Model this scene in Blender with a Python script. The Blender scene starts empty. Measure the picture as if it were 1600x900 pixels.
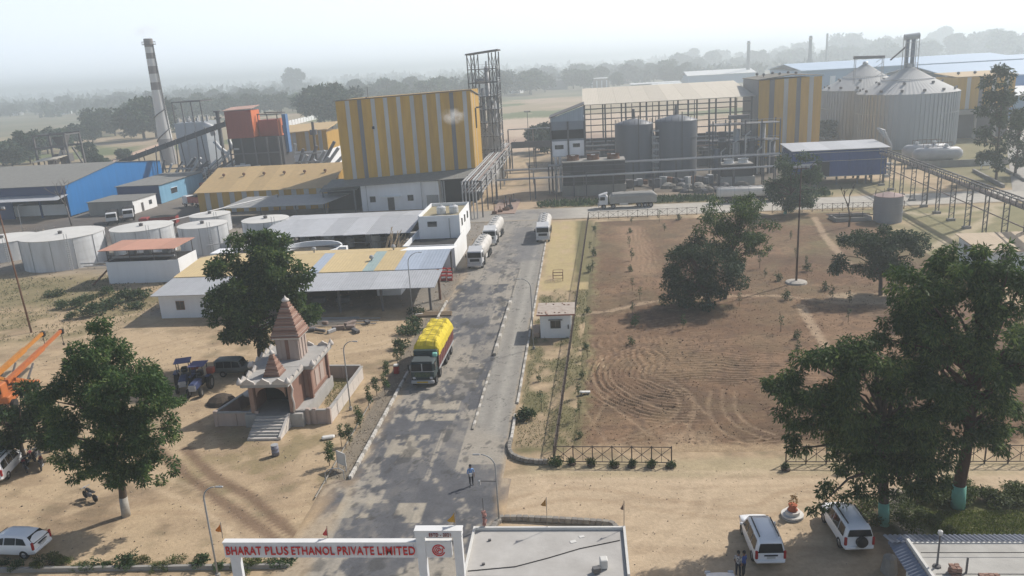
import bpy, math, random
import numpy as np
from mathutils import Vector, Matrix

S = bpy.context.scene
COL = S.collection
# ------------------------------------------------------------------ camera
H = 30.0
F_PX, PITCH, ROLL, YAW = 1228.6, math.radians(15.78), math.radians(3.316), math.radians(5.582)
FW = np.array([-math.sin(YAW) * math.cos(PITCH), math.cos(YAW) * math.cos(PITCH), -math.sin(PITCH)])
RT = np.array([math.cos(YAW), math.sin(YAW), 0.0])
UP = np.cross(RT, FW)
cr, sr = math.cos(ROLL), math.sin(ROLL)
CX, CY = cr * RT - sr * UP, sr * RT + cr * UP
cam = bpy.data.cameras.new('camera')
cam.sensor_width = 36.0
cam.lens = 36.0 * F_PX / 1600.0
cam.clip_start, cam.clip_end = 0.5, 20000
camo = bpy.data.objects.new('camera', cam)
COL.objects.link(camo)
camo.matrix_world = Matrix(((CX[0], CY[0], -FW[0], 0), (CX[1], CY[1], -FW[1], 0), (CX[2], CY[2], -FW[2], H), (0, 0, 0, 1)))
S.camera = camo

# ------------------------------------------------------------------ light
SUN_EL, SUN_DIR = math.radians(42), (0.79, 0.61)       # the sun stands ahead and to the right
a = math.atan2(SUN_DIR[0], SUN_DIR[1])                 # clockwise from +Y
sd = Vector((math.sin(a) * math.cos(SUN_EL), math.cos(a) * math.cos(SUN_EL), math.sin(SUN_EL)))
sun = bpy.data.lights.new('sun', 'SUN')
sun.energy, sun.angle, sun.color = 4.3, math.radians(0.6), (1.0, 0.945, 0.865)
suno = bpy.data.objects.new('sun', sun)
suno.rotation_euler = (-sd).to_track_quat('-Z', 'Y').to_euler()
suno.location = sd * 300
COL.objects.link(suno)
W = bpy.data.worlds.new('World')
S.world = W
W.use_nodes = True
wn = W.node_tree
sky = wn.nodes.new('ShaderNodeTexSky')
sky.sky_type = 'NISHITA'
sky.sun_disc = False
sky.sun_elevation, sky.sun_rotation = SUN_EL, a
sky.air_density, sky.dust_density, sky.ozone_density, sky.altitude = 1.0, 2.5, 1.5, 100
# a pale haze veil lies over the lower sky all round, a little brighter towards the sun
g_ = wn.nodes.new('ShaderNodeTexCoord'); sp = wn.nodes.new('ShaderNodeSeparateXYZ')
wn.links.new(g_.outputs['Generated'], sp.inputs[0])
vr = wn.nodes.new('ShaderNodeMapRange'); vr.interpolation_type = 'SMOOTHSTEP'
vr.inputs['From Min'].default_value, vr.inputs['From Max'].default_value = 0.36, 0.06
wn.links.new(sp.outputs['Z'], vr.inputs['Value'])
dt = wn.nodes.new('ShaderNodeVectorMath'); dt.operation = 'DOT_PRODUCT'; dt.inputs[1].default_value = sd
wn.links.new(g_.outputs['Generated'], dt.inputs[0])
br_ = wn.nodes.new('ShaderNodeMapRange'); br_.inputs['From Min'].default_value, br_.inputs['From Max'].default_value = -0.2, 0.85
br_.inputs['To Min'].default_value, br_.inputs['To Max'].default_value = 0.93, 1.12
wn.links.new(dt.outputs['Value'], br_.inputs['Value'])
vl = wn.nodes.new('ShaderNodeVectorMath'); vl.operation = 'SCALE'; vl.inputs[0].default_value = (1, 1, 1)
wn.links.new(br_.outputs[0], vl.inputs['Scale'])
tn = wn.nodes.new('ShaderNodeMapRange'); tn.inputs['From Min'].default_value, tn.inputs['From Max'].default_value = -0.4, 0.75
wn.links.new(dt.outputs['Value'], tn.inputs['Value'])
tm = wn.nodes.new('ShaderNodeMix'); tm.data_type = 'RGBA'      # bluer away from the sun, milky towards it
tm.inputs['A'].default_value, tm.inputs['B'].default_value = (9.3, 10.7, 12.2, 1), (10.6, 11.1, 11.5, 1)
wn.links.new(tn.outputs[0], tm.inputs['Factor']); wn.links.new(tm.outputs['Result'], vl.inputs[0])
mxs = wn.nodes.new('ShaderNodeMix'); mxs.data_type = 'RGBA'
wn.links.new(vr.outputs[0], mxs.inputs['Factor']); wn.links.new(sky.outputs[0], mxs.inputs['A']); wn.links.new(vl.outputs[0], mxs.inputs['B'])
wn.links.new(mxs.outputs['Result'], wn.nodes['Background'].inputs[0])
wn.nodes['Background'].inputs[1].default_value = 0.09
S.view_settings.view_transform = 'Standard'
S.view_settings.look = 'None'
S.view_settings.gamma = 1.0
S.view_settings.exposure = 0.16
S.render.engine = 'CYCLES'
S.cycles.use_denoising = True
S.cycles.max_bounces = 6
S.cycles.diffuse_bounces = 3
S.cycles.glossy_bounces = 2
S.cycles.transparent_max_bounces = 6
S.cycles.volume_bounces = 2
S.cycles.sample_clamp_indirect = 4.0
HAZE_DENSITY = 0.0007

# ------------------------------------------------------------------ picture -> place
def ray(px, py):
    x, y = (px - 800) / F_PX, (450 - py) / F_PX
    return FW + x * CX + y * CY
def G(px, py, z=0.0):
    d = ray(px, py); t = (z - H) / d[2]
    return float(d[0] * t), float(d[1] * t), z
def D(px, py, Y):
    d = ray(px, py); t = Y / d[1]
    return float(d[0] * t), Y, float(H + d[2] * t)

# ------------------------------------------------------------------ numpy noise
def _hash(ix, iy, s):
    h = (ix * 374761393 + iy * 668265263 + s * 1442695041) & 0xffffffff
    h = ((h ^ (h >> 13)) * 1274126177) & 0xffffffff
    return ((h ^ (h >> 16)) & 0xffff) / 65535.0
def vnoise(x, y, s=0):
    x = np.asarray(x, float); y = np.asarray(y, float)
    ix, iy = np.floor(x).astype(np.int64), np.floor(y).astype(np.int64)
    fx, fy = x - ix, y - iy
    fx, fy = fx * fx * (3 - 2 * fx), fy * fy * (3 - 2 * fy)
    return ((_hash(ix, iy, s) * (1 - fx) + _hash(ix + 1, iy, s) * fx) * (1 - fy)
            + (_hash(ix, iy + 1, s) * (1 - fx) + _hash(ix + 1, iy + 1, s) * fx) * fy)
def fbm(x, y, s=0, o=4):
    t, a_, n = 0, 0.5, 0
    for i in range(o):
        t = t + a_ * vnoise(x * 2 ** i + 17.3 * i, y * 2 ** i - 9.1 * i, s + i); n += a_; a_ *= 0.55
    return t / n
def sstep(a_, b_, x):
    t = np.clip((x - a_) / (b_ - a_), 0, 1)
    return t * t * (3 - 2 * t)
def polydist(x, y, pts):
    d = np.full(np.shape(x), 1e9)
    for (x0, y0), (x1, y1) in zip(pts[:-1], pts[1:]):
        dx, dy = x1 - x0, y1 - y0
        t = np.clip(((x - x0) * dx + (y - y0) * dy) / max(dx * dx + dy * dy, 1e-9), 0, 1)
        d = np.minimum(d, np.hypot(x - x0 - t * dx, y - y0 - t * dy))
    return d
def smooth_path(pts, n=8):
    out = []
    P = [pts[0]] + list(pts) + [pts[-1]]
    for i in range(1, len(P) - 2):
        for k in range(n):
            t = k / n
            out.append(tuple(0.5 * ((2 * P[i][c]) + (-P[i - 1][c] + P[i + 1][c]) * t + (2 * P[i - 1][c] - 5 * P[i][c] + 4 * P[i + 1][c] - P[i + 2][c]) * t * t
                             + (-P[i - 1][c] + 3 * P[i][c] - 3 * P[i + 1][c] + P[i + 2][c]) * t ** 3) for c in range(len(pts[0]))))
    out.append(tuple(pts[-1]))
    return out
def px_path(pxs, z=0.0, n=8):
    return [(p[0], p[1]) for p in smooth_path([G(x, y, z) for x, y in pxs], n)]

# ------------------------------------------------------------------ materials
def srgb(r, g, b):
    f = lambda c: (c / 255 / 12.92) if c / 255 <= 0.04045 else ((c / 255 + 0.055) / 1.055) ** 2.4
    return (f(r), f(g), f(b))
MATS = {}
def M(name, col, col2=None, scale=1.5, rough=0.8, bump=0.0, bscale=None, metal=0.0, streak=False, detail=6, sharp=0.35, island=0.0, spec=0.3):
    """Base colour with a second, weathered tone broken in by noise (streak: stretched downwards), and fine relief."""
    if name in MATS: return MATS[name]
    m = bpy.data.materials.new(name); m.use_nodes = True
    nt = m.node_tree; N = nt.nodes; L = nt.links
    b = N['Principled BSDF']
    b.inputs['Roughness'].default_value = rough
    b.inputs['Metallic'].default_value = metal
    b.inputs['Specular IOR Level'].default_value = spec
    tc = N.new('ShaderNodeTexCoord')
    mp = N.new('ShaderNodeMapping')
    L.new(tc.outputs['Object'], mp.inputs['Vector'])
    if streak: mp.inputs['Scale'].default_value = (1, 1, 0.12)
    n = N.new('ShaderNodeTexNoise'); n.inputs['Scale'].default_value = scale; n.inputs['Detail'].default_value = detail; n.inputs['Roughness'].default_value = 0.62
    L.new(mp.outputs[0], n.inputs['Vector'])
    r = N.new('ShaderNodeMapRange'); r.inputs['From Min'].default_value = 0.5 - sharp; r.inputs['From Max'].default_value = 0.5 + sharp
    L.new(n.outputs['Fac'], r.inputs['Value'])
    mx = N.new('ShaderNodeMix'); mx.data_type = 'RGBA'
    c2 = col2 if col2 else tuple(c * 0.8 for c in col)
    mx.inputs['A'].default_value = (*col, 1); mx.inputs['B'].default_value = (*c2, 1)
    L.new(r.outputs[0], mx.inputs['Factor'])
    out = mx.outputs['Result']
    if island > 0:
        g = N.new('ShaderNodeNewGeometry')
        mr = N.new('ShaderNodeMapRange'); mr.inputs['To Min'].default_value = 1 - island; mr.inputs['To Max'].default_value = 1 + island
        L.new(g.outputs['Random Per Island'], mr.inputs['Value'])
        vm = N.new('ShaderNodeVectorMath'); vm.operation = 'SCALE'
        L.new(out, vm.inputs[0]); L.new(mr.outputs[0], vm.inputs['Scale'])
        out = vm.outputs[0]
    L.new(out, b.inputs['Base Color'])
    if bump > 0:
        bn = N.new('ShaderNodeTexNoise'); bn.inputs['Scale'].default_value = bscale or scale * 6; bn.inputs['Detail'].default_value = 4
        L.new(tc.outputs['Object'], bn.inputs['Vector'])
        bp = N.new('ShaderNodeBump'); bp.inputs['Strength'].default_value = bump; bp.inputs['Distance'].default_value = 0.05
        L.new(bn.outputs['Fac'], bp.inputs['Height']); L.new(bp.outputs[0], b.inputs['Normal'])
    MATS[name] = m
    return m
def corrugated(name, col, col2, pitch=0.25, axis='X', rough=0.55, metal=0.0, strength=0.6, scale=0.35):
    """Profiled sheet: fine ribs as relief, rain streaks as colour."""
    if name in MATS: return MATS[name]
    m = M(name, col, col2, scale=scale * 3, rough=rough, metal=metal, sharp=0.24, streak=True)
    nt = m.node_tree; N = nt.nodes; L = nt.links
    tc = N.new('ShaderNodeTexCoord')
    w = N.new('ShaderNodeTexWave'); w.bands_direction = axis; w.inputs['Scale'].default_value = 0.314 / pitch; w.wave_profile = 'SIN'
    L.new(tc.outputs['Object'], w.inputs['Vector'])
    bp = N.new('ShaderNodeBump'); bp.inputs['Strength'].default_value = strength; bp.inputs['Distance'].default_value = 0.03
    L.new(w.outputs['Fac'], bp.inputs['Height']); L.new(bp.outputs[0], N['Principled BSDF'].inputs['Normal'])
    oi = N.new('ShaderNodeObjectInfo'); mr = N.new('ShaderNodeMapRange'); mr.inputs['To Min'].default_value = .88; mr.inputs['To Max'].default_value = 1.08
    L.new(oi.outputs['Random'], mr.inputs['Value'])
    vm = N.new('ShaderNodeVectorMath'); vm.operation = 'SCALE'
    src = N['Principled BSDF'].inputs['Base Color'].links[0].from_socket
    L.new(src, vm.inputs[0]); L.new(mr.outputs[0], vm.inputs['Scale']); L.new(vm.outputs[0], N['Principled BSDF'].inputs['Base Color'])
    return m
def attr_mat(name, fine=6.0, fine_amt=0.35, bump=0.5, bscale=9.0, rough=0.95):
    """Ground: colour from the sheet's own colour attribute, broken up by fine noise, with fine relief."""
    m = bpy.data.materials.new(name); m.use_nodes = True
    nt = m.node_tree; N = nt.nodes; L = nt.links; b = N['Principled BSDF']
    b.inputs['Roughness'].default_value = rough; b.inputs['Specular IOR Level'].default_value = 0.15
    at = N.new('ShaderNodeAttribute'); at.attribute_name = 'ground_colour'
    tc = N.new('ShaderNodeTexCoord')
    tot = None
    for sc, amt in ((fine, fine_amt), (fine * 0.22, fine_amt * 0.8)):
        n = N.new('ShaderNodeTexNoise'); n.inputs['Scale'].default_value = sc; n.inputs['Detail'].default_value = 5; n.inputs['Roughness'].default_value = 0.7
        L.new(tc.outputs['Object'], n.inputs['Vector'])
        r = N.new('ShaderNodeMapRange'); r.inputs['From Min'].default_value = 0.25; r.inputs['From Max'].default_value = 0.75
        r.inputs['To Min'].default_value = 1 - amt; r.inputs['To Max'].default_value = 1 + amt
        L.new(n.outputs['Fac'], r.inputs['Value'])
        if tot is None: tot = r.outputs[0]
        else:
            mu = N.new('ShaderNodeMath'); mu.operation = 'MULTIPLY'; L.new(tot, mu.inputs[0]); L.new(r.outputs[0], mu.inputs[1]); tot = mu.outputs[0]
    vm = N.new('ShaderNodeVectorMath'); vm.operation = 'SCALE'
    L.new(at.outputs['Color'], vm.inputs[0]); L.new(tot, vm.inputs['Scale']); L.new(vm.outputs[0], b.inputs['Base Color'])
    bn = N.new('ShaderNodeTexNoise'); bn.inputs['Scale'].default_value = bscale; bn.inputs['Detail'].default_value = 6; bn.inputs['Roughness'].default_value = 0.7
    L.new(tc.outputs['Object'], bn.inputs['Vector'])
    bp = N.new('ShaderNodeBump'); bp.inputs['Strength'].default_value = bump; bp.inputs['Distance'].default_value = 0.08
    L.new(bn.outputs['Fac'], bp.inputs['Height']); L.new(bp.outputs[0], b.inputs['Normal'])
    return m
def leaf_mat(name, dark, mid, light, trans=0.22):
    if name in MATS: return MATS[name]
    m = bpy.data.materials.new(name); m.use_nodes = True
    nt = m.node_tree; N = nt.nodes; L = nt.links; b = N['Principled BSDF']
    b.inputs['Roughness'].default_value = 0.6; b.inputs['Specular IOR Level'].default_value = 0.25
    g = N.new('ShaderNodeNewGeometry')
    cr_ = N.new('ShaderNodeValToRGB')
    e = cr_.color_ramp.elements
    e[0].color = (*dark, 1); e[1].color = (*light, 1); e[1].position = 1.0
    k = e.new(0.55); k.color = (*mid, 1)
    oi = N.new('ShaderNodeObjectInfo')
    tc = N.new('ShaderNodeTexCoord')
    n = N.new('ShaderNodeTexNoise'); n.inputs['Scale'].default_value = 0.45; n.inputs['Detail'].default_value = 3
    L.new(tc.outputs['Object'], n.inputs['Vector'])
    ad = N.new('ShaderNodeMath'); ad.operation = 'MULTIPLY_ADD'; ad.inputs[1].default_value = 0.55
    L.new(g.outputs['Random Per Island'], ad.inputs[0])
    sc = N.new('ShaderNodeMath'); sc.operation = 'MULTIPLY_ADD'; sc.inputs[1].default_value = 1.1; sc.inputs[2].default_value = -0.3
    L.new(n.outputs['Fac'], sc.inputs[0]); L.new(sc.outputs[0], ad.inputs[2])
    L.new(ad.outputs[0], cr_.inputs[0])
    hs = N.new('ShaderNodeHueSaturation')
    mr = N.new('ShaderNodeMapRange'); mr.inputs['To Min'].default_value = 0.75; mr.inputs['To Max'].default_value = 1.2
    L.new(oi.outputs['Random'], mr.inputs['Value']); L.new(mr.outputs[0], hs.inputs['Value'])
    L.new(cr_.outputs[0], hs.inputs['Color'])
    L.new(hs.outputs[0], b.inputs['Base Color'])
    tr = N.new('ShaderNodeBsdfTranslucent'); L.new(hs.outputs[0], tr.inputs['Color'])
    mix = N.new('ShaderNodeMixShader'); mix.inputs[0].default_value = trans
    L.new(b.outputs[0], mix.inputs[1]); L.new(tr.outputs[0], mix.inputs[2]); L.new(mix.outputs[0], N['Material Output'].inputs['Surface'])
    MATS[name] = m
    return m
def glass(name='window_glass', col=(0.02, 0.025, 0.03), rough=0.08):
    return M(name, col, tuple(c * 1.6 for c in col), scale=0.6, rough=rough, spec=0.6)

# ------------------------------------------------------------------ mesh building
class MB:
    def __init__(s): s.v = []; s.f = []; s.m = []; s.cur = 0
    def add(s, vs, fs):
        o = len(s.v); s.v += [tuple(map(float, p)) for p in vs]
        for f in fs: s.f.append([i + o for i in f]); s.m.append(s.cur)
        return s
    def box(s, x0, x1, y0, y1, z0, z1):
        return s.add([(x0, y0, z0), (x1, y0, z0), (x1, y1, z0), (x0, y1, z0), (x0, y0, z1), (x1, y0, z1), (x1, y1, z1), (x0, y1, z1)],
                     [(3, 2, 1, 0), (4, 5, 6, 7), (0, 1, 5, 4), (1, 2, 6, 5), (2, 3, 7, 6), (3, 0, 4, 7)])
    def bx(s, cx, cy, cz, sx, sy, sz, rz=0.0, bev=0.0):
        c, n = math.cos(rz), math.sin(rz)
        hx, hy = sx / 2, sy / 2
        if bev > 0:
            b = bev
            o = [(-hx + b, -hy), (hx - b, -hy), (hx, -hy + b), (hx, hy - b), (hx - b, hy), (-hx + b, hy), (-hx, hy - b), (-hx, -hy + b)]
            i_ = [(x * (1 - b / hx), y * (1 - b / hy)) for x, y in o]
            V = []
            for ring, z in ((i_, cz - sz / 2), (o, cz - sz / 2 + b), (o, cz + sz / 2 - b), (i_, cz + sz / 2)):
                V += [(cx + x * c - y * n, cy + x * n + y * c, z) for x, y in ring]
            Fs = [tuple(range(7, -1, -1)), tuple(range(24, 32))]
            for r_ in range(3):
                for k in range(8): Fs.append((r_ * 8 + k, r_ * 8 + (k + 1) % 8, r_ * 8 + 8 + (k + 1) % 8, r_ * 8 + 8 + k))
            return s.add(V, Fs)
        V = []
        for z in (cz - sz / 2, cz + sz / 2):
            for x, y in ((-hx, -hy), (hx, -hy), (hx, hy), (-hx, hy)): V.append((cx + x * c - y * n, cy + x * n + y * c, z))
        return s.add(V, [(3, 2, 1, 0), (4, 5, 6, 7), (0, 1, 5, 4), (1, 2, 6, 5), (2, 3, 7, 6), (3, 0, 4, 7)])
    def bar(s, p0, p1, w, h=None):
        p0, p1 = Vector(p0), Vector(p1); h = h or w
        d = (p1 - p0)
        if d.length < 1e-6: return s
        d.normalize()
        u = d.cross(Vector((0, 0, 1)))
        if u.length < 1e-3: u = Vector((1, 0, 0))
        u.normalize(); t = u.cross(d)
        V = []
        for p in (p0, p1):
            for a_, b_ in ((-1, -1), (1, -1), (1, 1), (-1, 1)): V.append(p + u * a_ * w / 2 + t * b_ * h / 2)
        return s.add(V, [(3, 2, 1, 0), (4, 5, 6, 7), (0, 1, 5, 4), (1, 2, 6, 5), (2, 3, 7, 6), (3, 0, 4, 7)])
    def tube(s, pts, r, n=6, r1=None, caps=True):
        P = [Vector(p) for p in pts]; k = len(P); V = []; pu = None
        for i, p in enumerate(P):
            d = (P[min(i + 1, k - 1)] - P[max(i - 1, 0)]).normalized()
            u = d.cross(Vector((0, 0, 1))) if pu is None else pu - d * pu.dot(d)
            if u.length < 1e-3: u = d.cross(Vector((1, 0, 0)))
            u.normalize(); pu = u; t = u.cross(d)
            rr = r if r1 is None else r + (r1 - r) * i / max(k - 1, 1)
            for j in range(n):
                a_ = 2 * math.pi * j / n; V.append(p + (u * math.cos(a_) + t * math.sin(a_)) * rr)
        Fs = [(i * n + j, i * n + (j + 1) % n, (i + 1) * n + (j + 1) % n, (i + 1) * n + j) for i in range(k - 1) for j in range(n)]
        if caps: Fs += [tuple(range(n - 1, -1, -1)), tuple((k - 1) * n + j for j in range(n))]
        return s.add(V, Fs)
    def cyl(s, p0, p1, r0, r1=None, n=14, caps=True):
        return s.tube([p0, p1], r0, n, r0 if r1 is None else r1, caps)
    def lathe(s, prof, n=24, cx=0, cy=0, close=True):
        V = []
        for r, z in prof:
            for j in range(n):
                a_ = 2 * math.pi * j / n; V.append((cx + r * math.cos(a_), cy + r * math.sin(a_), z))
        k = len(prof)
        Fs = [(i * n + j, i * n + (j + 1) % n, (i + 1) * n + (j + 1) % n, (i + 1) * n + j) for i in range(k - 1) for j in range(n)]
        if close: Fs += [tuple(range(n - 1, -1, -1)), tuple((k - 1) * n + j for j in range(n))]
        return s.add(V, Fs)
    def extr(s, pts, vec):
        """A flat polygon (3-D points) thickened by vec."""
        n = len(pts); v = Vector(vec)
        V = [Vector(p) for p in pts] + [Vector(p) + v for p in pts]
        return s.add(V, [tuple(range(n - 1, -1, -1)), tuple(range(n, 2 * n))] + [(i, (i + 1) % n, n + (i + 1) % n, n + i) for i in range(n)])
    def slab(s, a_, b_, c_, d_, t):
        return s.extr([a_, b_, c_, d_], (0, 0, -t))
    def grid(s, P):
        k, n = len(P), len(P[0])
        return s.add([p for row in P for p in row], [(i * n + j, i * n + j + 1, (i + 1) * n + j + 1, (i + 1) * n + j) for i in range(k - 1) for j in range(n - 1)])
    def mesh(s, name, mats, smooth=False):
        me = bpy.data.meshes.new(name)
        me.from_pydata(s.v, [], s.f)
        mats = mats if isinstance(mats, (list, tuple)) else [mats]
        for m in mats: me.materials.append(m)
        if len(mats) > 1: me.polygons.foreach_set('material_index', s.m)
        if smooth: me.polygons.foreach_set('use_smooth', [True] * len(me.polygons))
        me.validate(); me.update()
        return me
    def build(s, name, mats, parent=None, smooth=False, kind=None, loc=(0, 0, 0)):
        return obj(name, s.mesh(name, mats, smooth), parent, loc, kind)
def obj(name, me, parent=None, loc=(0, 0, 0), kind=None, rz=0.0):
    o = bpy.data.objects.new(name, me); COL.objects.link(o)
    o.location = loc; o.rotation_euler = (0, 0, rz)
    if parent is not None: o.parent = parent
    if kind: o['kind'] = kind
    return o
def tag(o, label, cat, group=None):
    o['label'] = label; o['category'] = cat
    if group: o['group'] = group
    return o
def thing(name, label, cat, loc=(0, 0, 0), rz=0.0, group=None):
    o = bpy.data.objects.new(name, None); COL.objects.link(o)
    o.empty_display_size = 0.3
    o.location = loc; o.rotation_euler = (0, 0, rz)
    return tag(o, label, cat, group)
def kids(o): return [c for c in CHILD.get(o.name, [])]
CHILD = {}
def copy_tree(root, loc, rz=0.0, label=None, scale=None, name=None):
    def cp(o, parent):
        c = o.copy()
        COL.objects.link(c)
        if parent is not None: c.parent = parent
        for ch in o.children: cp(ch, c)
        return c
    c = cp(root, None)
    c.location = loc; c.rotation_euler = (0, 0, rz)
    if label: c['label'] = label
    if scale: c.scale = scale if isinstance(scale, (tuple, list)) else (scale,) * 3
    return c
def mesh_np(name, V, Fq, mats, smooth=False, nper=4):
    me = bpy.data.meshes.new(name)
    V = np.asarray(V, np.float32); Fq = np.asarray(Fq, np.int32)
    me.vertices.add(len(V)); me.vertices.foreach_set('co', V.ravel())
    me.loops.add(Fq.size); me.loops.foreach_set('vertex_index', Fq.ravel())
    me.polygons.add(len(Fq)); me.polygons.foreach_set('loop_start', np.arange(0, Fq.size, nper, dtype=np.int32))
    try: me.polygons.foreach_set('loop_total', np.full(len(Fq), nper, np.int32))
    except Exception: pass
    if smooth: me.polygons.foreach_set('use_smooth', np.ones(len(Fq), bool))
    for m in (mats if isinstance(mats, (list, tuple)) else [mats]): me.materials.append(m)
    me.update(calc_edges=True)
    return me
def sheet(name, xs, ys, zf, cf, mat, warp=None):
    """A ground sheet on a grid, height zf(x, y) and colour cf(x, y) -> (n, 3)."""
    X, Y = np.meshgrid(xs, ys)
    if warp: X, Y = warp(X, Y)
    Z = zf(X, Y) * np.ones_like(X)
    nx, ny = len(xs), len(ys)
    V = np.stack([X, Y, Z], -1).reshape(-1, 3)
    i = (np.arange(ny - 1)[:, None] * nx + np.arange(nx - 1)[None, :]).ravel()
    Fq = np.stack([i, i + 1, i + nx + 1, i + nx], -1)
    me = mesh_np(name, V, Fq, mat, smooth=True)
    c = cf(X.ravel(), Y.ravel())
    ca = me.color_attributes.new('ground_colour', 'FLOAT_COLOR', 'POINT')
    ca.data.foreach_set('color', np.concatenate([np.clip(c, 0.01, 0.9), np.ones((len(c), 1))], 1).astype(np.float32).ravel())
    o = obj(name, me, kind='structure')
    return o
def mixc(c, col, w):
    w = np.asarray(w)[:, None]
    return c * (1 - w) + np.asarray(col)[None, :] * w
# ------------------------------------------------------------------ the ground
SAND, SAND2, SOIL, OLIVE, STRAW = (.42, .318, .205), (.30, .22, .145), (.205, .135, .088), (.13, .125, .06), (.40, .32, .17)
CONC, ASPH, COAL = (.33, .31, .275), (.092, .094, .102), (.075, .07, .07)
def inrect(x, y, x0, x1, y0, y1, s=1.5, wob=1.5, seed=3):
    w = (fbm(x * .25, y * .25, seed) - .5) * 2 * wob
    x = x + w; y = y + (fbm(x * .25 + 40, y * .25, seed + 5) - .5) * 2 * wob
    return sstep(x0 - s, x0 + s, x) * (1 - sstep(x1 - s, x1 + s, x)) * sstep(y0 - s, y0 + s, y) * (1 - sstep(y1 - s, y1 + s, y))
track_a = px_path([(235, 690), (268, 722), (315, 760), (372, 800), (440, 850)])
track_b = px_path([(290, 700), (335, 745), (390, 775), (430, 810), (480, 850)])
yard_tracks = [px_path(p) for p in ([(800, 752), (960, 740), (1150, 745), (1400, 735), (1600, 742)], [(790, 790), (900, 770), (1050, 790), (1180, 800), (1260, 770), (1500, 755)], [(1000, 860), (1080, 800), (1100, 760), (1180, 740)], [(0, 780), (120, 800), (260, 790), (420, 800), (500, 790)], [(60, 700), (200, 735), (330, 790), (420, 860)],
                                    [(230, 545), (330, 525), (450, 530), (600, 515), (640, 500)], [(240, 520), (400, 560), (560, 545), (620, 530)], [(30, 480), (60, 520), (150, 560), (250, 600), (320, 650), (330, 700)], [(600, 780), (650, 800), (760, 790), (840, 760)])]
path_px = [px_path(p) for p in ([(800, 497), (930, 490), (1040, 470), (1200, 463), (1330, 475), (1500, 470)], [(1272, 340), (1290, 372), (1310, 395), (1330, 420)],
                                [(1250, 478), (1275, 520), (1290, 545)], [(1430, 395), (1470, 380), (1530, 350), (1560, 325)], [(1400, 330), (1470, 335), (1560, 320)])]
def fence_x(y): return -2.9 + (y - 55.0) * 0.0385
def ground_col(x, y):
    n1, n2, n3 = fbm(x * .12, y * .12, 1), fbm(x * .6, y * .6, 2, 5), fbm(x * .035, y * .035, 4)
    c = np.ones((len(x), 1)) * np.asarray(SAND)[None]
    c = mixc(c, SAND2, sstep(.45, .75, n1 * .6 + n2 * .4))
    c = mixc(c, (.20, .17, .10), .55 * sstep(.5, .66, n2) * sstep(.42, .58, n1))
    c = mixc(c, (.24, .175, .115), .5 * sstep(.55, .7, fbm(x * .2 + 7, y * .34, 3, 5)))
    # far plain: parcels of stubble, green crop and bare earth
    far = sstep(240, 330, y)
    px_, py_ = np.floor(x / 55 + n3 * 2), np.floor(y / 38 + n3 * 2)
    h = _hash(px_.astype(np.int64), py_.astype(np.int64), 7)
    fc = mixc(np.ones((len(x), 1)) * np.asarray((.29, .235, .15))[None], (.12, .14, .06), sstep(.8, .84, h))
    fc = mixc(fc, (.35, .27, .19), 1 - sstep(.25, .3, h))
    c = mixc(c, (0, 0, 0), far * 0) * (1 - far[:, None]) + fc * far[:, None]
    c = mixc(c, (.46, .36, .27), .9 * inrect(x, y, -60, 55, 285, 470, 12, 14))       # levelled sandy land
    c = mixc(c, (.26, .18, .14), .75 * inrect(x, y, -34, 12, 300, 345, 8, 12, 6))
    # plaza in front of the field
    c = mixc(c, (.455, .355, .245), .8 * inrect(x, y, -6, 60, 30, 53.6, 1.0, 1.0, 9))
    c = mixc(c, SAND2, .45 * inrect(x, y, -6, 60, 30, 54, 1, 1) * sstep(.52, .68, fbm(x * .12, y * 1.3, 12)))
    c = mixc(c, (.36, .30, .19), .7 * inrect(x, y, -5, 40, 53.0, 55.5, .5, .8, 10))
    # right verge: grass near, straw beyond
    vg = inrect(x, y, -6.4, 2.2, 57, 154, .5, .5, 11)
    c = mixc(c, OLIVE, vg * (.85 * sstep(.35, .6, fbm(x * .5, y * .25, 14))) * (1 - sstep(100, 112, y)))
    c = mixc(c, STRAW, inrect(x, y, -6.3, 0.2, 104, 153, .5, .6, 15) * .95 * sstep(.2, .5, n2))
    c = mixc(c, OLIVE, .8 * inrect(x, y, -1.5, 2.0, 108, 152, .5, .6, 16))
    c = mixc(c, (.36, .27, .18), .7 * inrect(x, y, -6.3, -3.4, 58, 64, .5, .5, 17))
    # left side along the kerb, temple court, tree ground
    c = mixc(c, (.17, .155, .13), .8 * inrect(x, y, -20.4, -18.4, 53, 100, .3, .4, 18))
    c = mixc(c, (.25, .20, .11), .6 * inrect(x, y, -34, -20.5, 52, 62, 1.5, 2, 19) * sstep(.4, .6, n2))
    c = mixc(c, (.21, .185, .09), .75 * inrect(x, y, -28, -23, 63, 74, .5, .7, 20) * sstep(.35, .55, n2))
    c = mixc(c, (.15, .135, .065), .7 * inrect(x, y, -84, -60, 88, 112, 3, 4, 21) * sstep(.4, .6, fbm(x * .3, y * .3, 22)))
    c = mixc(c, (.12, .12, .055), .6 * inrect(x, y, -120, -74, 103, 122, 3, 3, 23))
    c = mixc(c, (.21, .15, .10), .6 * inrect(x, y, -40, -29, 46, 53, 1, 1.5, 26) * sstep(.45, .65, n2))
    for i_, tr in enumerate(yard_tracks):
        for o_ in (-.75, .75):
            d = np.abs(polydist(x, y, tr) - .75) if o_ > 0 else 9 + 0 * x
            c = mixc(c, (.31, .22, .14) if i_ % 2 else (.50, .39, .27), .42 * (1 - sstep(.12, .3, d + (n2 - .5) * .25)))
    for tr in (track_a, track_b):
        d = polydist(x, y, tr) + (n2 - .5) * .5
        c = mixc(c, (.16, .105, .07), .85 * (1 - sstep(.28, .6, d)))
    # plant yard: grey trodden ground, coal dust by the blue shed
    c = mixc(c, (.20, .19, .175), .85 * inrect(x, y, -60, -18.6, 97, 162, 1.5, 1.5, 24))
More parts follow.
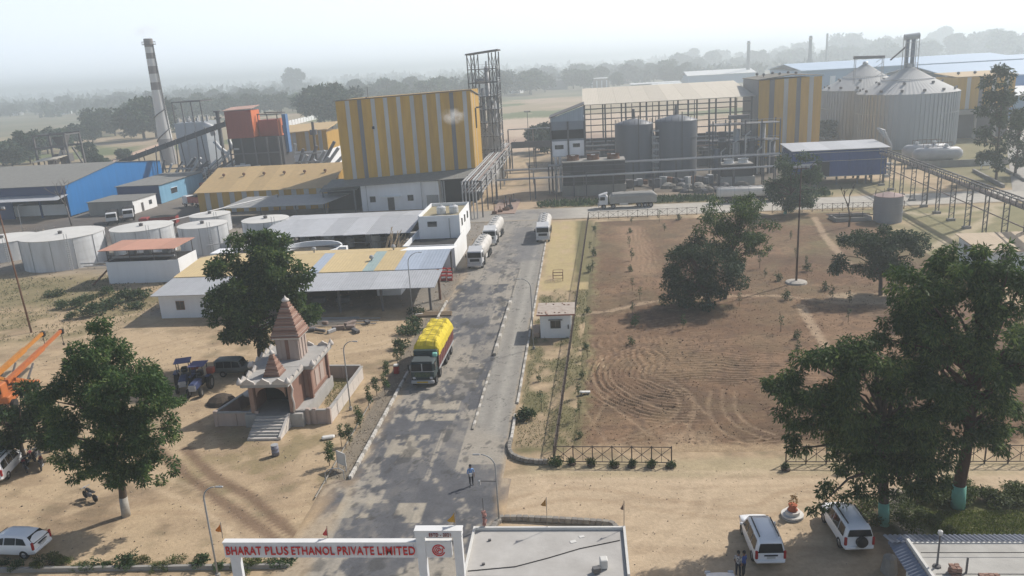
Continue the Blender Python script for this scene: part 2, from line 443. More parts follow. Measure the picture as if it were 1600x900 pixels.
    c = mixc(c, (.20, .19, .175), .8 * inrect(x, y, -128, -50, 124, 182, 5, 3, 25))
    c = mixc(c, COAL, .8 * inrect(x, y, -165, -84, 146, 200, 6, 5, 27))
    c = mixc(c, (.16, .145, .13), .8 * inrect(x, y, -130, -40, 182, 262, 6, 5, 28))
    c = mixc(c, (.38, .29, .20), .8 * inrect(x, y, -18, -6, 160, 200, 2, 2, 29))
    c = mixc(c, (.10, .095, .088), .85 * inrect(x, y, -12, 60, 184, 268, 5, 3, 30))
    c = mixc(c, (.13, .15, .055), .85 * inrect(x, y, -7, 52, 169, 174.5, .6, 1, 31))
    c = mixc(c, (.19, .16, .13), .8 * inrect(x, y, -5, 60, 176, 186, 1.5, 2, 32))
    c = mixc(c, (.17, .17, .085), .8 * inrect(x, y, 44, 120, 104, 153, 3, 3, 33) * sstep(.25, .5, n1))
    c = mixc(c, (.20, .19, .10), .7 * inrect(x, y, 44, 72, 170, 186, 2, 2, 34))
    c = mixc(c, (.12, .13, .06), .7 * inrect(x, y, 84, 150, 172, 260, 5, 5, 35))
    for p, w in zip(path_px, (.45, .5, .45, .8, .9)):
        c = mixc(c, (.45, .37, .26), .75 * (1 - sstep(w * .6, w * 1.5, polydist(x, y, p) + (n2 - .5) * .6)))
    # lawn ground behind the blue-roofed building
    c = mixc(c, (.10, .11, .04), .95 * inrect(x, y, 18.6, 60, 43.5, 49.6, .5, .4, 36))
    c = mixc(c, (.28, .25, .22), .9 * (1 - sstep(.5, .9, polydist(x, y, px_path([(1402, 770), (1412, 805), (1428, 835)])))))
    c = mixc(c, (.12, .09, .065), .7 * inrect(x, y, 17.3, 19.3, 40, 50, .4, .5, 37))
    return c
def ground_z(x, y):
    near = 1 - sstep(0, 60, np.abs(x) - 60)
    return -.075 + .06 * fbm(x * .45, y * .45, 51) * (1 - sstep(120, 200, y)) + 1.6 * np.clip(fbm(x * .05, y * .05, 52) - .45, 0, 1) * inrect(x, y, -40, 20, 300, 420, 15, 10)
def spaced(a_, b_, fine0, fine1, st, grow):
    v = [fine0]
    while v[-1] < fine1: v.append(v[-1] + st)
    s_ = st
    while v[-1] < b_: s_ = min(s_ * grow, 6); v.append(v[-1] + s_)
    w = [fine0]; s_ = st
    while w[-1] > a_: s_ = min(s_ * grow, 6); w.append(w[-1] - s_)
    return np.array(w[:0:-1] + v)
GROUND = attr_mat('ground_earth', fine=3.2, fine_amt=.15, bump=.5, bscale=5.0)
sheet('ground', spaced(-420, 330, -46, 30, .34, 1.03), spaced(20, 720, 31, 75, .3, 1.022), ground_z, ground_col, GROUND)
pm = M('plain_earth', (.20, .175, .115), (.105, .115, .06), scale=.012, rough=1.0, detail=8, sharp=.12)
MB().add([(-6200, -60, -.9), (6200, -60, -.9), (6200, 7600, -.9), (-6200, 7600, -.9)], [(0, 1, 2, 3)]).build('plain', pm, kind='structure')

# ploughed field: real furrows
turn_c = G(1072, 585)
trk = [px_path(p) for p in ([(905, 702), (960, 690), (1015, 672), (1050, 655), (1062, 632), (1050, 612), (1020, 598), (985, 590)],
                            [(930, 707), (1000, 685), (1050, 665), (1080, 648), (1084, 625), (1066, 606), (1035, 590), (1000, 580)],
                            [(1112, 612), (1108, 640), (1122, 668), (1160, 690), (1205, 703)], [(1130, 610), (1130, 640), (1150, 665), (1190, 685), (1225, 692)],
                            [(1060, 610), (1080, 625), (1105, 648)], [(960, 700), (1020, 690), (1070, 700), (1100, 712)], [(905, 600), (915, 640), (940, 680), (960, 705)], [(922, 585), (945, 625), (990, 660), (1030, 690)], [(940, 560), (960, 600), (1010, 630), (1050, 645)], [(1150, 612), (1150, 640), (1172, 665), (1212, 680)],
                                    [(1060, 700), (1075, 670), (1090, 640)], [(1090, 705), (1085, 680), (1070, 660)], [(895, 690), (930, 660), (950, 620)])]
def furrow(x, y):
    wob = (fbm(x * .18, y * .18, 61) - .5) * 2.6 + (fbm(x * .8, y * .8, 62, 3) - .5) * .55
    d = np.hypot(x - turn_c[0], (y - turn_c[1]))
    base = np.sin((y + wob + .06 * x) * 2 * math.pi / .62)
    arc = np.sin((d + wob * .5) * 2 * math.pi / .58)
    wa = sstep(2.5, 4.5, d) * (1 - sstep(9.5, 12.5, d)) * (1 - sstep(turn_c[0] - 1.5, turn_c[0] + .8, x))
    d2 = np.hypot(x - turn_c[0] + 7.5, (y - 112) * .45)
    far = np.sin((x + wob) * 2 * math.pi / .7)
    wf = inrect(x, y, -2, 8, 74, 84, 1.5, 1.5, 63) * .8 + inrect(x, y, 7, 12, 112, 142, 1.5, 1.5, 64) + inrect(x, y, 6, 10, 54, 58.5, .5, .5, 65)
    wf = np.clip(wf, 0, 1)
    h = base * (1 - wa) * (1 - wf) + arc * wa * 1.25 + far * wf
    amp = (.12 + .8 * sstep(.45, .62, fbm(x * .11, y * .11, 66))) * sstep(.28, .62, fbm(x * .8, y * .9, 69, 3)) * 1.2
    amp = np.maximum(amp, np.maximum(wa, wf) * (.25 + 1.2 * sstep(.3, .65, fbm(x * .7, y * .8, 79, 3)))) * (1 - .45 * sstep(80, 95, y))
    return h * amp, wa
def tracks(x, y):
    t = np.zeros_like(x)
    for p in trk:
        d = polydist(x, y, p)
        t = np.maximum(t, (1 - sstep(.1, .26, np.abs(d))) * (.35 + .65 * vnoise(x * 1.1, y * 1.1, 97)))
    return t
def field_z(x, y):
    h, _ = furrow(x, y)
    e = sstep(0, 1.2, x - fence_x(y) - .9) * sstep(57.3, 58.6, y + (fbm(x * .5, y * .5, 67) - .5)) * (1 - sstep(149.5, 151, y))
    b_ = sstep(0, 1.0, np.minimum.reduce([x - fence_x(y) - .9, y - 56.4, 151.4 - y]))
    return -.11 + .13 * b_ + e * (.075 + .075 * h + .06 * (fbm(x * 1.6, y * 1.6, 68, 5) - .5)) - .07 * tracks(x, y) * e
def field_col(x, y):
    h, wa = furrow(x, y)
    n1, n2 = fbm(x * .1, y * .14, 71), fbm(x * 1.3, y * .9, 72, 5)
    c = np.ones((len(x), 1)) * np.asarray((.158, .098, .060))[None]
    c = mixc(c, (.215, .138, .085), sstep(.42, .68, n1))
    c = mixc(c, (.105, .072, .047), .6 * sstep(.52, .66, fbm(x * .14, y * .2, 70, 5)))
    c = mixc(c, (.115, .075, .052), .75 * sstep(.48, .75, n2))
    c = mixc(c, (.27, .19, .125), .6 * sstep(.0, .9, h))
    c = mixc(c, (.17, .145, .085), .25 * sstep(.52, .62, fbm(x * .35, y * .2, 73)) * sstep(86, 98, y))
    c = mixc(c, (.27, .18, .115), .8 * inrect(x, y, 6.0, 10.5, 110, 145, 1.5, 1.5, 64))
    c = mixc(c, (.30, .215, .14), .8 * inrect(x, y, 5.5, 9.8, 56.5, 60, .6, .8, 74))
    c = mixc(c, (.28, .20, .13), .75 * tracks(x, y))
    c = mixc(c, (.20, .185, .095), .75 * (1 - sstep(.6, 2.0, x - fence_x(y) - .8 + (n2 - .5) * 2.5)))
    c = mixc(c, (.38, .28, .175), .85 * (1 - sstep(57.2, 58.6, y + (n2 - .5) * 1.6)))
    c = mixc(c, (.19, .145, .085), .3 * sstep(.5, .66, fbm(x * .22, y * .16, 78, 5)))
    c = mixc(c, OLIVE, .6 * inrect(x, y, 10, 17.5, 93, 98, 1.5, 2, 75) * sstep(.4, .6, n2))
    c = mixc(c, OLIVE, .45 * inrect(x, y, 35, 52, 112, 150, 4, 5, 76) * sstep(.35, .6, n1))
    c = mixc(c, (.36, .285, .20), .8 * inrect(x, y, 30, 44, 93.5, 97.5, 1, 1.5, 77))
    for p, w in zip(path_px[:3], (.4, .55, .5)):
        c = mixc(c, (.40, .30, .205), .7 * (1 - sstep(w * .6, w * 1.4, polydist(x, y, p) + (n2 - .5) * .7)))
    return c
ys_ = [56.4]
while ys_[-1] < 151.5: ys_.append(ys_[-1] + (.11 if ys_[-1] < 76 else min(.11 + (ys_[-1] - 76) * .02, .45)))
FIELD = attr_mat('ploughed_soil', fine=7, fine_amt=.3, bump=.8, bscale=8)
sheet('ploughed_field', np.concatenate([np.arange(0, 26, .17), np.arange(26, 50, .32)]), np.array(ys_), field_z, field_col, FIELD,
      warp=lambda X, Y: (fence_x(Y) + .9 + X, Y))

# ------------------------------------------------------------------ roads
RX0, RX1 = -18.35, -6.72
def road_col(x, y):
    n1, n2, n3 = fbm(x * .30, y * .22, 81, 5), fbm(x * 1.2, y * .8, 82, 5), fbm(x * .07, y * .05, 83)
    n4 = fbm(x * 3.2, y * 1.4, 88, 4)
    c = np.ones((len(x), 1)) * np.asarray(ASPH)[None] * (.85 + .5 * n2[:, None])
    lane = sstep(-10.2, -9.8, x) * sstep(59, 62, y + (x + 8) * .7)
    dust = sstep(.46, .53, n1 * .5 + n2 * .3 + n4 * .2 + .05 * (n3 - .5) + .035 * sstep(60, 75, y) - .03 * inrect(x, y, -16, -10, 40, 58, 1, 1) - .05 * inrect(x, y, -18.3, -15.5, 80, 112, .8, 1.5))
    c = mixc(c, (.315, .285, .24), dust * .97)
    c = mixc(c, (.25, .235, .215), .6 * sstep(108, 122, y))
    # rectangular resurfacing, its straight edges kept
    for x0, x1, y0, y1, k in ((-15.4, -12.8, 50, 61.5, .9), (-17.6, -13.6, 44.5, 49.6, .85), (-18.3, -15.4, 70, 79, .5), (-12.6, -10.4, 77, 90, .45), (-16.4, -13, 92, 108, .45), (-14.2, -12.2, 40, 44.2, .8), (-12.4, -10.6, 53, 63.5, .8), (-18.2, -10, 61.2, 62.6, .45), (-13.5, -11.3, 65, 76, .5), (-9.6, -6.8, 50.5, 55.2, .9), (-15, -11.8, 82, 101, .35)):
        r_ = ((x > x0) & (x < x1) & (y > y0) & (y < y1)) * k * (.55 + .45 * sstep(.38, .55, n2))
        c = mixc(c, (.115, .117, .125), r_)
    for x0, x1, y0, y1 in ((-18.3, -15.8, 47.6, 51.8), (-16.8, -13.6, 56.5, 60.4), (-15.5, -12, 63.2, 67.5), (-13.9, -11.9, 47, 49.6)):
        r_ = ((x > x0) & (x < x1) & (y > y0) & (y < y1)) * sstep(.36, .5, n2)
        c = mixc(c, (.36, .32, .255), r_ * .85)
    c = mixc(c, (.275, .262, .235), lane * .92)
    c = mixc(c, (.225, .21, .19), lane * .6 * (np.exp(-((x + 9.0) / .42) ** 2) + .8 * np.exp(-((x + 7.35) / .35) ** 2)))
    c = mixc(c, (.35, .33, .29), .5 * lane * np.exp(-((x + 8.2) / .35) ** 2))
    jo = np.minimum.reduce([np.abs(x + 15.5), np.abs(x + 12.6)])
    c = mixc(c, (.12, .115, .11), .5 * (1 - sstep(.03, .1, jo)) * sstep(.4, .6, vnoise(x * .2, y * .15, 84)))
    for px0, w_, k in ((-16.9, .35, .3), (-14.6, .35, .3), (-13.1, .3, .22), (-11.2, .3, .22)):
        c = mixc(c, (.13, .125, .12), k * np.exp(-((x - px0 + (n1 - .5) * .6) / w_) ** 2) * sstep(.35, .6, n2))
    crk = np.abs(fbm(x * .35 + 9, y * .3, 89, 4) - .5)
    c = mixc(c, (.07, .068, .065), .75 * (1 - sstep(.002, .006, crk)))
    c = mixc(c, (.06, .06, .06), .6 * sstep(.66, .72, fbm(x * .8, y * .5, 90, 3)) * (1 - lane))
    wet = inrect(x, y, -13.5, -7.2, 121, 152, 1.5, 2, 85) * sstep(.42, .55, fbm(x * .5, y * .22, 86))
    c = mixc(c, (.15, .15, .155), wet * .75)
    side = np.maximum(1 - sstep(RX0, RX0 + .9, x + (n2 - .5) * .8), sstep(RX1 - .5, RX1 + .1, x + (n2 - .5) * .5))
    c = mixc(c, (.38, .29, .19), .6 * side * sstep(.3, .6, n1))
    mouth = (1 - sstep(46, 56, y)) * np.maximum(sstep(-7.6, -6.4, x + (n1 - .5) * 3), 1 - sstep(-20.2, -18.9, x + (n1 - .5) * 2))
    c = mixc(c, (.41, .30, .185), np.clip(mouth, 0, 1))
    return c
def road_z(x, y): return .012 + .012 * fbm(x * .3, y * .3, 87)
ROAD = attr_mat('road_surface', fine=4.5, fine_amt=.16, bump=.35, bscale=14)
sheet('main_road', np.linspace(RX0 - .1, RX1 + .04, 120), np.concatenate([np.arange(53.0, 80, .16), np.linspace(80, 154.6, 214)]), road_z, road_col, ROAD)
sheet('road_mouth', np.linspace(-20.6, -5.9, 95), np.linspace(33, 53.0, 126), lambda x, y: road_z(x, y) - .1 * (1 - sstep(0, .5, np.minimum(x + 20.6, -5.9 - x))), road_col, ROAD)
def cross_col(x, y):
    n1, n2 = fbm(x * .15, y * .3, 91), fbm(x * .8, y * .8, 92, 5)
    c = np.ones((len(x), 1)) * np.asarray((.40, .375, .33))[None] * (.85 + .3 * n2[:, None])
    c = mixc(c, (.25, .235, .215), .8 * (1 - sstep(-7, 1, x + (n1 - .5) * 8)))
    c = mixc(c, (.16, .155, .155), .7 * inrect(x, y, -17, -7, 158, 165, 1.5, 2, 93) * sstep(.4, .6, n2))
    e = np.minimum(y - 154.5, 167.6 - y)
    return mixc(c, (.30, .24, .165), .7 * (1 - sstep(.2, 1.3, e + (n2 - .5))))
sheet('cross_road', np.arange(-42, 152, .7), np.arange(154.6, 167.6, .4), lambda x, y: .02 + 0 * x, cross_col, ROAD)
def spur_warp(X, Y):      # the road that leaves to the upper right
    return 86 + X * 9 + Y * 44, 165 + Y * 92 + X * .4
sheet('side_road', np.linspace(0, 1.4, 16), np.linspace(0, 1.3, 60), lambda x, y: .027 + 0 * x, lambda x, y: np.ones((len(x), 1)) * np.asarray((.33, .31, .28))[None] * (.8 + .4 * fbm(x, y, 94)[:, None]), ROAD, warp=spur_warp)

KERB_W = M('kerb_white_paint', (.62, .60, .55), (.34, .31, .27), scale=2.2, rough=.8, bump=.3, sharp=.2)
KERB_D = M('kerb_dark_concrete', (.16, .15, .14), (.27, .25, .22), scale=2.5, rough=.9, bump=.4)
KERB_G = M('kerb_concrete', (.33, .305, .265), (.2, .185, .16), scale=2.0, rough=.9, bump=.4)
def kerb_run(name, pts, w, h, seg, mats, gap=.03, seed=0):
    """Kerb stones laid one by one along a line: each a part of its kerb."""
    root = bpy.data.objects.new(name, None); COL.objects.link(root); root['kind'] = 'structure'
    rnd = random.Random(seed)
    P = [Vector((*p, 0)) for p in pts]
    meshes = [MB().bx(0, 0, h / 2, w, seg - gap, h, 0, .02).mesh('kerb_stone', m) for m in mats]
    acc, k, i = 0, 0, 0
    L_ = sum((b_ - a_).length for a_, b_ in zip(P, P[1:]))
    n = int(L_ / seg)
    for j in range(n):
        s_ = (j + .5) * seg
        i = 0; t = s_
        while i < len(P) - 2 and t > (P[i + 1] - P[i]).length: t -= (P[i + 1] - P[i]).length; i += 1
        d = (P[i + 1] - P[i]).normalized(); p = P[i] + d * t
        o = obj('kerb_stone', meshes[j % len(meshes)], root, (p.x + rnd.uniform(-.012, .012), p.y, rnd.uniform(-.03, 0)))
        o.rotation_euler = (0, rnd.uniform(-.02, .02), math.atan2(d.y, d.x) - math.pi / 2 + rnd.uniform(-.015, .015))
    return root
kerb_run('kerb', [(-18.55, 53.0), (-18.6, 100)], .24, .3, .55, [KERB_W, KERB_W, KERB_W, KERB_G], seed=1)
kerb_run('kerb', [(-6.58, 59.2), (-6.6, 64)], .22, .26, .8, [KERB_W], seed=2)
kerb_run('kerb', [(-6.6, 66.5), (-6.66, 100), (-6.8, 153.5)], .22, .2, 1.2, [KERB_W, KERB_W, KERB_G], seed=3)
kerb_run('kerb', smooth_path([(-6.58, 59.2), (-6.62, 57.8), (-6.3, 56.5), (-5.5, 55.75), (-4.4, 55.35), (-3.0, 55.25)], 6), .3, .34, .38, [KERB_D, KERB_G], seed=4)
kerb_run('lane_divider', [(-10.1, 61.2), (-10.05, 75)], .2, .16, .9, [KERB_G, KERB_W], seed=5)
kerb_run('lane_divider', [(-10.05, 79), (-9.95, 99)], .34, .34, 1.1, [KERB_G, KERB_G, KERB_W], seed=6)
kerb_run('lane_divider', [(-9.95, 101), (-9.9, 116)], .2, .16, 1.1, [KERB_G], seed=7)
kerb_run('garden_kerb', smooth_path([(-6.7, 45.9), (-6.5, 46.9), (-5.9, 47.35), (-3, 47.15), (.6, 46.75), (1.35, 46.4), (1.6, 45.4)], 8), .32, .36, .42, [KERB_D, KERB_D, KERB_G], seed=8)
# clods of the ploughed soil, stones and litter of the yards
def lumps(name, label, n, fx, fy, s0, s1, mat, seed, zf=None, keep=None):
    rng = np.random.default_rng(seed)
    x, y = rng.uniform(*fx, n), rng.uniform(*fy, n) 
    if keep is not None: k = keep(x, y); x, y = x[k], y[k]
    n = len(x); s_ = rng.uniform(s0, s1, (n, 1, 1)) * rng.uniform(.3, 1, (n, 1, 1))
    base = np.array([[1, 0, 0], [-.5, .87, 0], [-.5, -.87, 0], [0, 0, .8], [0, 0, -.4]], float)[None] + rng.normal(size=(n, 5, 3)) * .25
    z = zf(x, y) if zf else np.full(n, -.03)
    V = base * s_ + np.stack([x, y, z], -1)[:, None, :]
    T = np.array([[0, 1, 3], [1, 2, 3], [2, 0, 3], [1, 0, 4], [2, 1, 4], [0, 2, 4]])
    Fq = (T[None] + np.arange(n)[:, None, None] * 5).reshape(-1, 3)
    o = obj(name, mesh_np(name, V.reshape(-1, 3), Fq, mat, nper=3), kind='stuff'); o['label'] = label
CLOD = M('soil_clod', (.165, .105, .07), (.10, .065, .045), scale=1.5, rough=1, island=.35)
lumps('soil_clods', 'loose clods scattered over the ploughed field', 13000, (-2, 46), (58, 112), .04, .13, CLOD, 5, field_z, lambda x, y: x > fence_x(y) + 1.8)
STN = M('loose_stone', (.33, .27, .2), (.2, .17, .14), scale=3, rough=1, island=.45)
lumps('gravel', 'stones and rubble scattered over the sandy yard at left', 4500, (-75, -20.8), (38, 93), .03, .11, STN, 6)
lumps('gravel', 'stones scattered over the sandy yard at right', 1300, (-5, 40), (36, 55), .025, .08, STN, 7)
lumps('gravel', 'stones and chippings along the road edges', 2600, (-20.4, -18.75), (50, 118), .03, .1, STN, 8)
lumps('gravel', 'rubble strewn over the plant yard', 7000, (-130, -20), (98, 170), .06, .25, STN, 9)
# pipe lying along the left kerb
tag(MB().tube([(-20.4, 50.2, .12), (-20.5, 58, .12), (-20.62, 68, .12)], .055, 6).build('pipe', KERB_G), 'thin pale pipe lying on the ground beside the left kerb', 'pipe')
# ------------------------------------------------------------------ plants
BARK = M('bark', (.10, .075, .055), (.05, .038, .03), scale=5, rough=.95, bump=.8)
BARK_RED = M('bark_reddish', (.10, .055, .04), (.045, .028, .022), scale=5, rough=.95, bump=.8)
MINT = M('mint_paint', (.16, .40, .33), (.12, .27, .22), scale=4, rough=.8)
LIME = M('lime_paint', (.42, .40, .36), (.25, .23, .2), scale=4, rough=.9)
LEAF_A = leaf_mat('leaf_mango', (.014, .035, .012), (.044, .094, .028), (.17, .225, .066), .42)
LEAF_B = leaf_mat('leaf_sissoo', (.014, .034, .012), (.048, .094, .026), (.185, .24, .07), .42)
LEAF_C = leaf_mat('leaf_acacia', (.011, .028, .015), (.03, .066, .028), (.09, .14, .052), .26)
LEAF_F = leaf_mat('leaf_far', (.016, .036, .022), (.032, .062, .034), (.065, .095, .05), .1)
LEAF_S = leaf_mat('leaf_sapling', (.020, .04, .018), (.045, .085, .03), (.10, .14, .055))
LEAF_Y = leaf_mat('leaf_pale', (.06, .075, .03), (.11, .13, .05), (.19, .19, .08))
LEAF_L = leaf_mat('leaf_lawn', (.06, .085, .015), (.12, .16, .035), (.22, .25, .07))
LEAF_H = leaf_mat('leaf_hedge', (.03, .045, .012), (.07, .10, .025), (.17, .19, .05))

def leaf_quads(P, Dr, L, Wd, rng):
    n = len(P)
    Dr = Dr / (np.linalg.norm(Dr, axis=1, keepdims=True) + 1e-9)
    R = rng.normal(size=(n, 3)); S_ = np.cross(Dr, R); S_ /= (np.linalg.norm(S_, axis=1, keepdims=True) + 1e-9)
    l = (L * rng.uniform(.6, 1.35, (n, 1))); w = (Wd * rng.uniform(.6, 1.3, (n, 1)))
    N_ = np.cross(Dr, S_)
    mid = P + Dr * l * .5 + N_ * l * .08
    V = np.stack([P, mid + S_ * w * .5, P + Dr * l - N_ * l * .1, mid - S_ * w * .5], 1).reshape(-1, 3)
    Fq = np.arange(n * 4).reshape(-1, 4)
    return V, Fq
def clumps_from(blobs, rng):
    out = []
    for bx_, by_, bz_, rx, ry, rz, n in blobs:
        n = int(n * 1.3)
        v = rng.normal(size=(n, 3)); v /= np.linalg.norm(v, axis=1, keepdims=True)
        k = rng.uniform(.45, 1.0, (n, 1)) ** .6
        c = np.array([[bx_, by_, bz_]]) + v * k * np.array([[rx, ry, rz]])
        r_ = (rx + ry + rz) / 3 * rng.uniform(.24, .42, n)
        out += [(*c[i], r_[i]) for i in range(n)]
    return out
def crown_mesh(name, clumps, per, L, Wd, droop, seed, mat, flat=.8):
    rng = np.random.default_rng(seed)
    Ps, Ds = [], []
    for cx_, cy_, cz_, r_ in clumps:
        n = max(6, int(per * 1.45 * r_ * r_ * rng.uniform(.7, 1.3)))
        v = rng.normal(size=(n, 3)); v /= np.linalg.norm(v, axis=1, keepdims=True)
        k = rng.uniform(0, 1, (n, 1)) ** .45
        Ps.append(np.array([[cx_, cy_, cz_]]) + v * k * r_ * np.array([[1.1, 1.1, flat]]))
        Ds.append(v * .7 + rng.normal(size=(n, 3)) * .55 + np.array([[0, 0, -droop]]))
    V, Fq = leaf_quads(np.concatenate(Ps), np.concatenate(Ds), L, Wd, rng)
    return mesh_np(name, V, Fq, mat)
def add_trunk(root, top, r0, r1, seed, mat, clumps, limbs, band=None, bandh=1.3, lean=None):
    rnd = random.Random(seed)
    pts = [Vector((0, 0, -.15))]
    n = 6
    for i in range(1, n + 1):
        t = i / n
        pts.append(Vector((top[0] * t + rnd.uniform(-.12, .12) * r0 * 3, top[1] * t + rnd.uniform(-.12, .12) * r0 * 3, top[2] * t)))
    m = MB(); m.tube(pts, r0, 9, r1); m.build('trunk', mat, root, smooth=True)
    b = MB()
    cl = sorted(clumps, key=lambda c: rnd.random())[:limbs]
    for c in cl:
        e = Vector(c[:3])
        t = min(max(.35 + .5 * (e.z / max(top[2], .1)) * rnd.uniform(.5, .9), .3), .98)
        k = t * n; i = min(int(k), n - 1); s0 = pts[i].lerp(pts[i + 1], k - i)
        mid = s0.lerp(e, .5) + Vector((rnd.uniform(-.3, .3), rnd.uniform(-.3, .3), .12 * (e - s0).length))
        b.tube([s0, s0.lerp(mid, .6), mid, mid.lerp(e, .6), e], r1 * rnd.uniform(.55, .9), 5, .02)
    if cl: b.build('branches', mat, root, smooth=True)
    if band:
        k = (bandh / max(top[2], .1)) * n; i = min(int(k), n - 1); p = pts[i].lerp(pts[i + 1], k - i)
        MB().tube([pts[0], pts[0].lerp(p, .5), p], r0 * 1.06, 10, (r0 + (r1 - r0) * k / n) * 1.07).build('painted_band', band, root, smooth=True)
    return pts
def mpp(Y, x=0, z=0):
    return float((np.array([x, Y, z - H]) @ FW)) / F_PX
def tree(name, label, base, pblobs, leafm, r0=.28, r1=.14, per=260, L=.34, Wd=.17, droop=.5, seed=1, bark=None, band=None, bandh=1.3, limbs=26, cat='tree', group=None, top=None, flat=.8):
    """A tree whose crown masses are given where they stand: (px, py, dY, half-width px, half-height px, clumps)."""
    bx_, by_, _ = base
    root = thing(name, label, cat, (bx_, by_, 0), 0, group)
    blobs = []
    for px, py, dY, hx, hz, n in pblobs:
        x, y, z = D(px, py, by_ + dY); s_ = mpp(y, x, z)
        z = max(z, hz * s_ * .75 + .4)
        blobs.append((x - bx_, y - by_, z, hx * s_, (hx + hz) * .5 * s_, hz * s_, n))
    rng = np.random.default_rng(seed)
    cl = clumps_from(blobs, rng)
    cz = sum(b[2] for b in blobs) / len(blobs); cx_ = sum(b[0] for b in blobs) / len(blobs); cy_ = sum(b[1] for b in blobs) / len(blobs)
    obj('crown', crown_mesh('crown', cl, per, L, Wd, droop, seed, leafm, flat), root)
    tp = top or (cx_ * .6, cy_ * .6, cz * .95)
    add_trunk(root, tp, r0, r1, seed, bark or BARK, cl, limbs, band, bandh)
    return root

B = G(197, 805)
tree('broadleaf_tree', 'big dark tree', B,
     [(150, 560, 1, 50, 44, 15), (112, 625, 0, 44, 46, 15), (205, 610, 0, 58, 46, 18), (150, 675, -1, 60, 46, 17), (235, 670, 0, 40, 44, 12), (180, 725, -1, 52, 32, 11), (120, 705, 0, 36, 26, 6), (160, 520, 1, 26, 22, 7), (262, 630, 0, 24, 34, 6), (205, 745, -1, 30, 20, 5), (112, 735, 0, 32, 22, 6), (245, 728, -1, 34, 26, 8), (118, 560, 0, 18, 20, 4)],
     LEAF_A, .30, .16, 430, .28, .12, .55, 11, band=LIME, bandh=1.5)['label'] = 'large dark green tree with lime-washed trunk below and left of the temple'
tree('broadleaf_tree', 'smaller dark tree at the left picture edge below the orange crane booms', G(38, 722),
     [(25, 640, 0, 48, 36, 14), (65, 655, 0, 34, 34, 10), (0, 670, 0, 40, 35, 10), (40, 690, 0, 45, 18, 8)], LEAF_A, .22, .12, 330, .34, .15, .55, 12)
tree('broadleaf_tree', 'tall dense tree between the temple spire and the long yellow-roofed shed', G(408, 566),
     [(398, 395, 2, 50, 36, 16), (362, 440, 0, 46, 42, 16), (440, 440, 0, 44, 40, 14), (400, 470, -1, 55, 40, 16), (378, 515, 0, 40, 28, 10), (455, 490, 0, 42, 28, 12), (420, 520, 0, 38, 22, 8), (345, 480, 0, 26, 34, 7)],
     LEAF_B, .32, .18, 230, .42, .2, .45, 13)
tree('broadleaf_tree', 'dark rounded tree with mint painted trunk standing in the ploughed field', G(1110, 480),
     [(1088, 408, 0, 44, 32, 14), (1058, 440, 0, 28, 34, 10), (1120, 430, 0, 40, 40, 14), (1090, 462, 0, 50, 20, 12), (1075, 385, 1, 24, 18, 6)], LEAF_C, .28, .16, 230, .36, .15, .5, 14, band=MINT, bandh=1.9)
tree('broadleaf_tree', 'taller feathery tree leaning right behind the dark rounded field tree', G(1132, 468),
     [(1140, 335, 1, 44, 28, 14), (1118, 365, 0, 34, 30, 10), (1180, 350, 2, 28, 32, 9), (1150, 385, 0, 34, 26, 9), (1185, 385, 1, 15, 22, 5), (1165, 318, 1, 30, 16, 6)], LEAF_B, .24, .12, 190, .36, .12, .6, 15)
tree('broadleaf_tree', 'flat-topped dark tree between the grey water tank and the tall right-hand trees', G(1376, 462),
     [(1338, 395, 0, 42, 30, 13), (1400, 392, 0, 44, 32, 13), (1370, 372, 1, 52, 18, 10), (1388, 425, 0, 30, 26, 8), (1318, 418, 0, 20, 20, 5), (1430, 380, 1, 22, 20, 5)], LEAF_C, .26, .15, 240, .36, .15, .4, 16)
tree('broadleaf_tree', 'dark green tree by the far road left of the blue raised shed', G(1226, 334),
     [(1240, 262, 0, 32, 24, 11), (1222, 295, 0, 24, 26, 10), (1262, 290, 0, 24, 28, 10), (1245, 312, 0, 32, 14, 8), (1270, 255, 0, 14, 18, 4)], LEAF_C, .3, .18, 130, .5, .2, .5, 17, band=MINT, bandh=1.5)
tree('sissoo_tree', 'tall drooping tree with reddish trunk and mint base beside the lawn', G(1497, 792),
     [(1500, 430, 1, 68, 42, 20), (1435, 455, 1, 48, 46, 16), (1562, 450, 0, 48, 50, 16), (1480, 525, 0, 70, 50, 20), (1555, 545, 0, 50, 60, 16), (1530, 640, 0, 42, 56, 14), (1595, 540, 0, 34, 70, 10), (1470, 600, 0, 46, 46, 12), (1550, 410, 0, 40, 26, 8), (1400, 520, 0, 34, 36, 8), (1588, 640, 0, 30, 48, 9), (1545, 690, 0, 34, 26, 7), (1472, 660, 0, 38, 34, 9)],
     LEAF_B, .42, .2, 330, .33, .11, .8, 18, bark=BARK_RED, band=MINT, bandh=1.6, limbs=40, top=(.4, .2, 11))
tree('sissoo_tree', 'spreading drooping tree with mint painted foot overhanging the parked white cars', G(1381, 818),
     [(1285, 590, 0, 62, 46, 18), (1360, 575, 0, 60, 44, 18), (1238, 625, 0, 40, 40, 12), (1420, 620, 0, 56, 54, 18), (1320, 650, 0, 58, 40, 16), (1385, 690, 0, 74, 48, 20), (1440, 690, 0, 50, 50, 14), (1250, 685, 0, 18, 42, 6), (1310, 765, -1, 44, 18, 8), (1280, 790, -1.5, 26, 10, 4), (1420, 745, 0, 32, 34, 8), (1340, 720, 0, 40, 24, 8), (1440, 742, 0, 36, 28, 7), (1385, 755, -.5, 40, 18, 6)],
     LEAF_B, .34, .2, 350, .31, .11, .9, 19, band=MINT, bandh=1.5, limbs=40, top=(-.6, .2, 8.5))
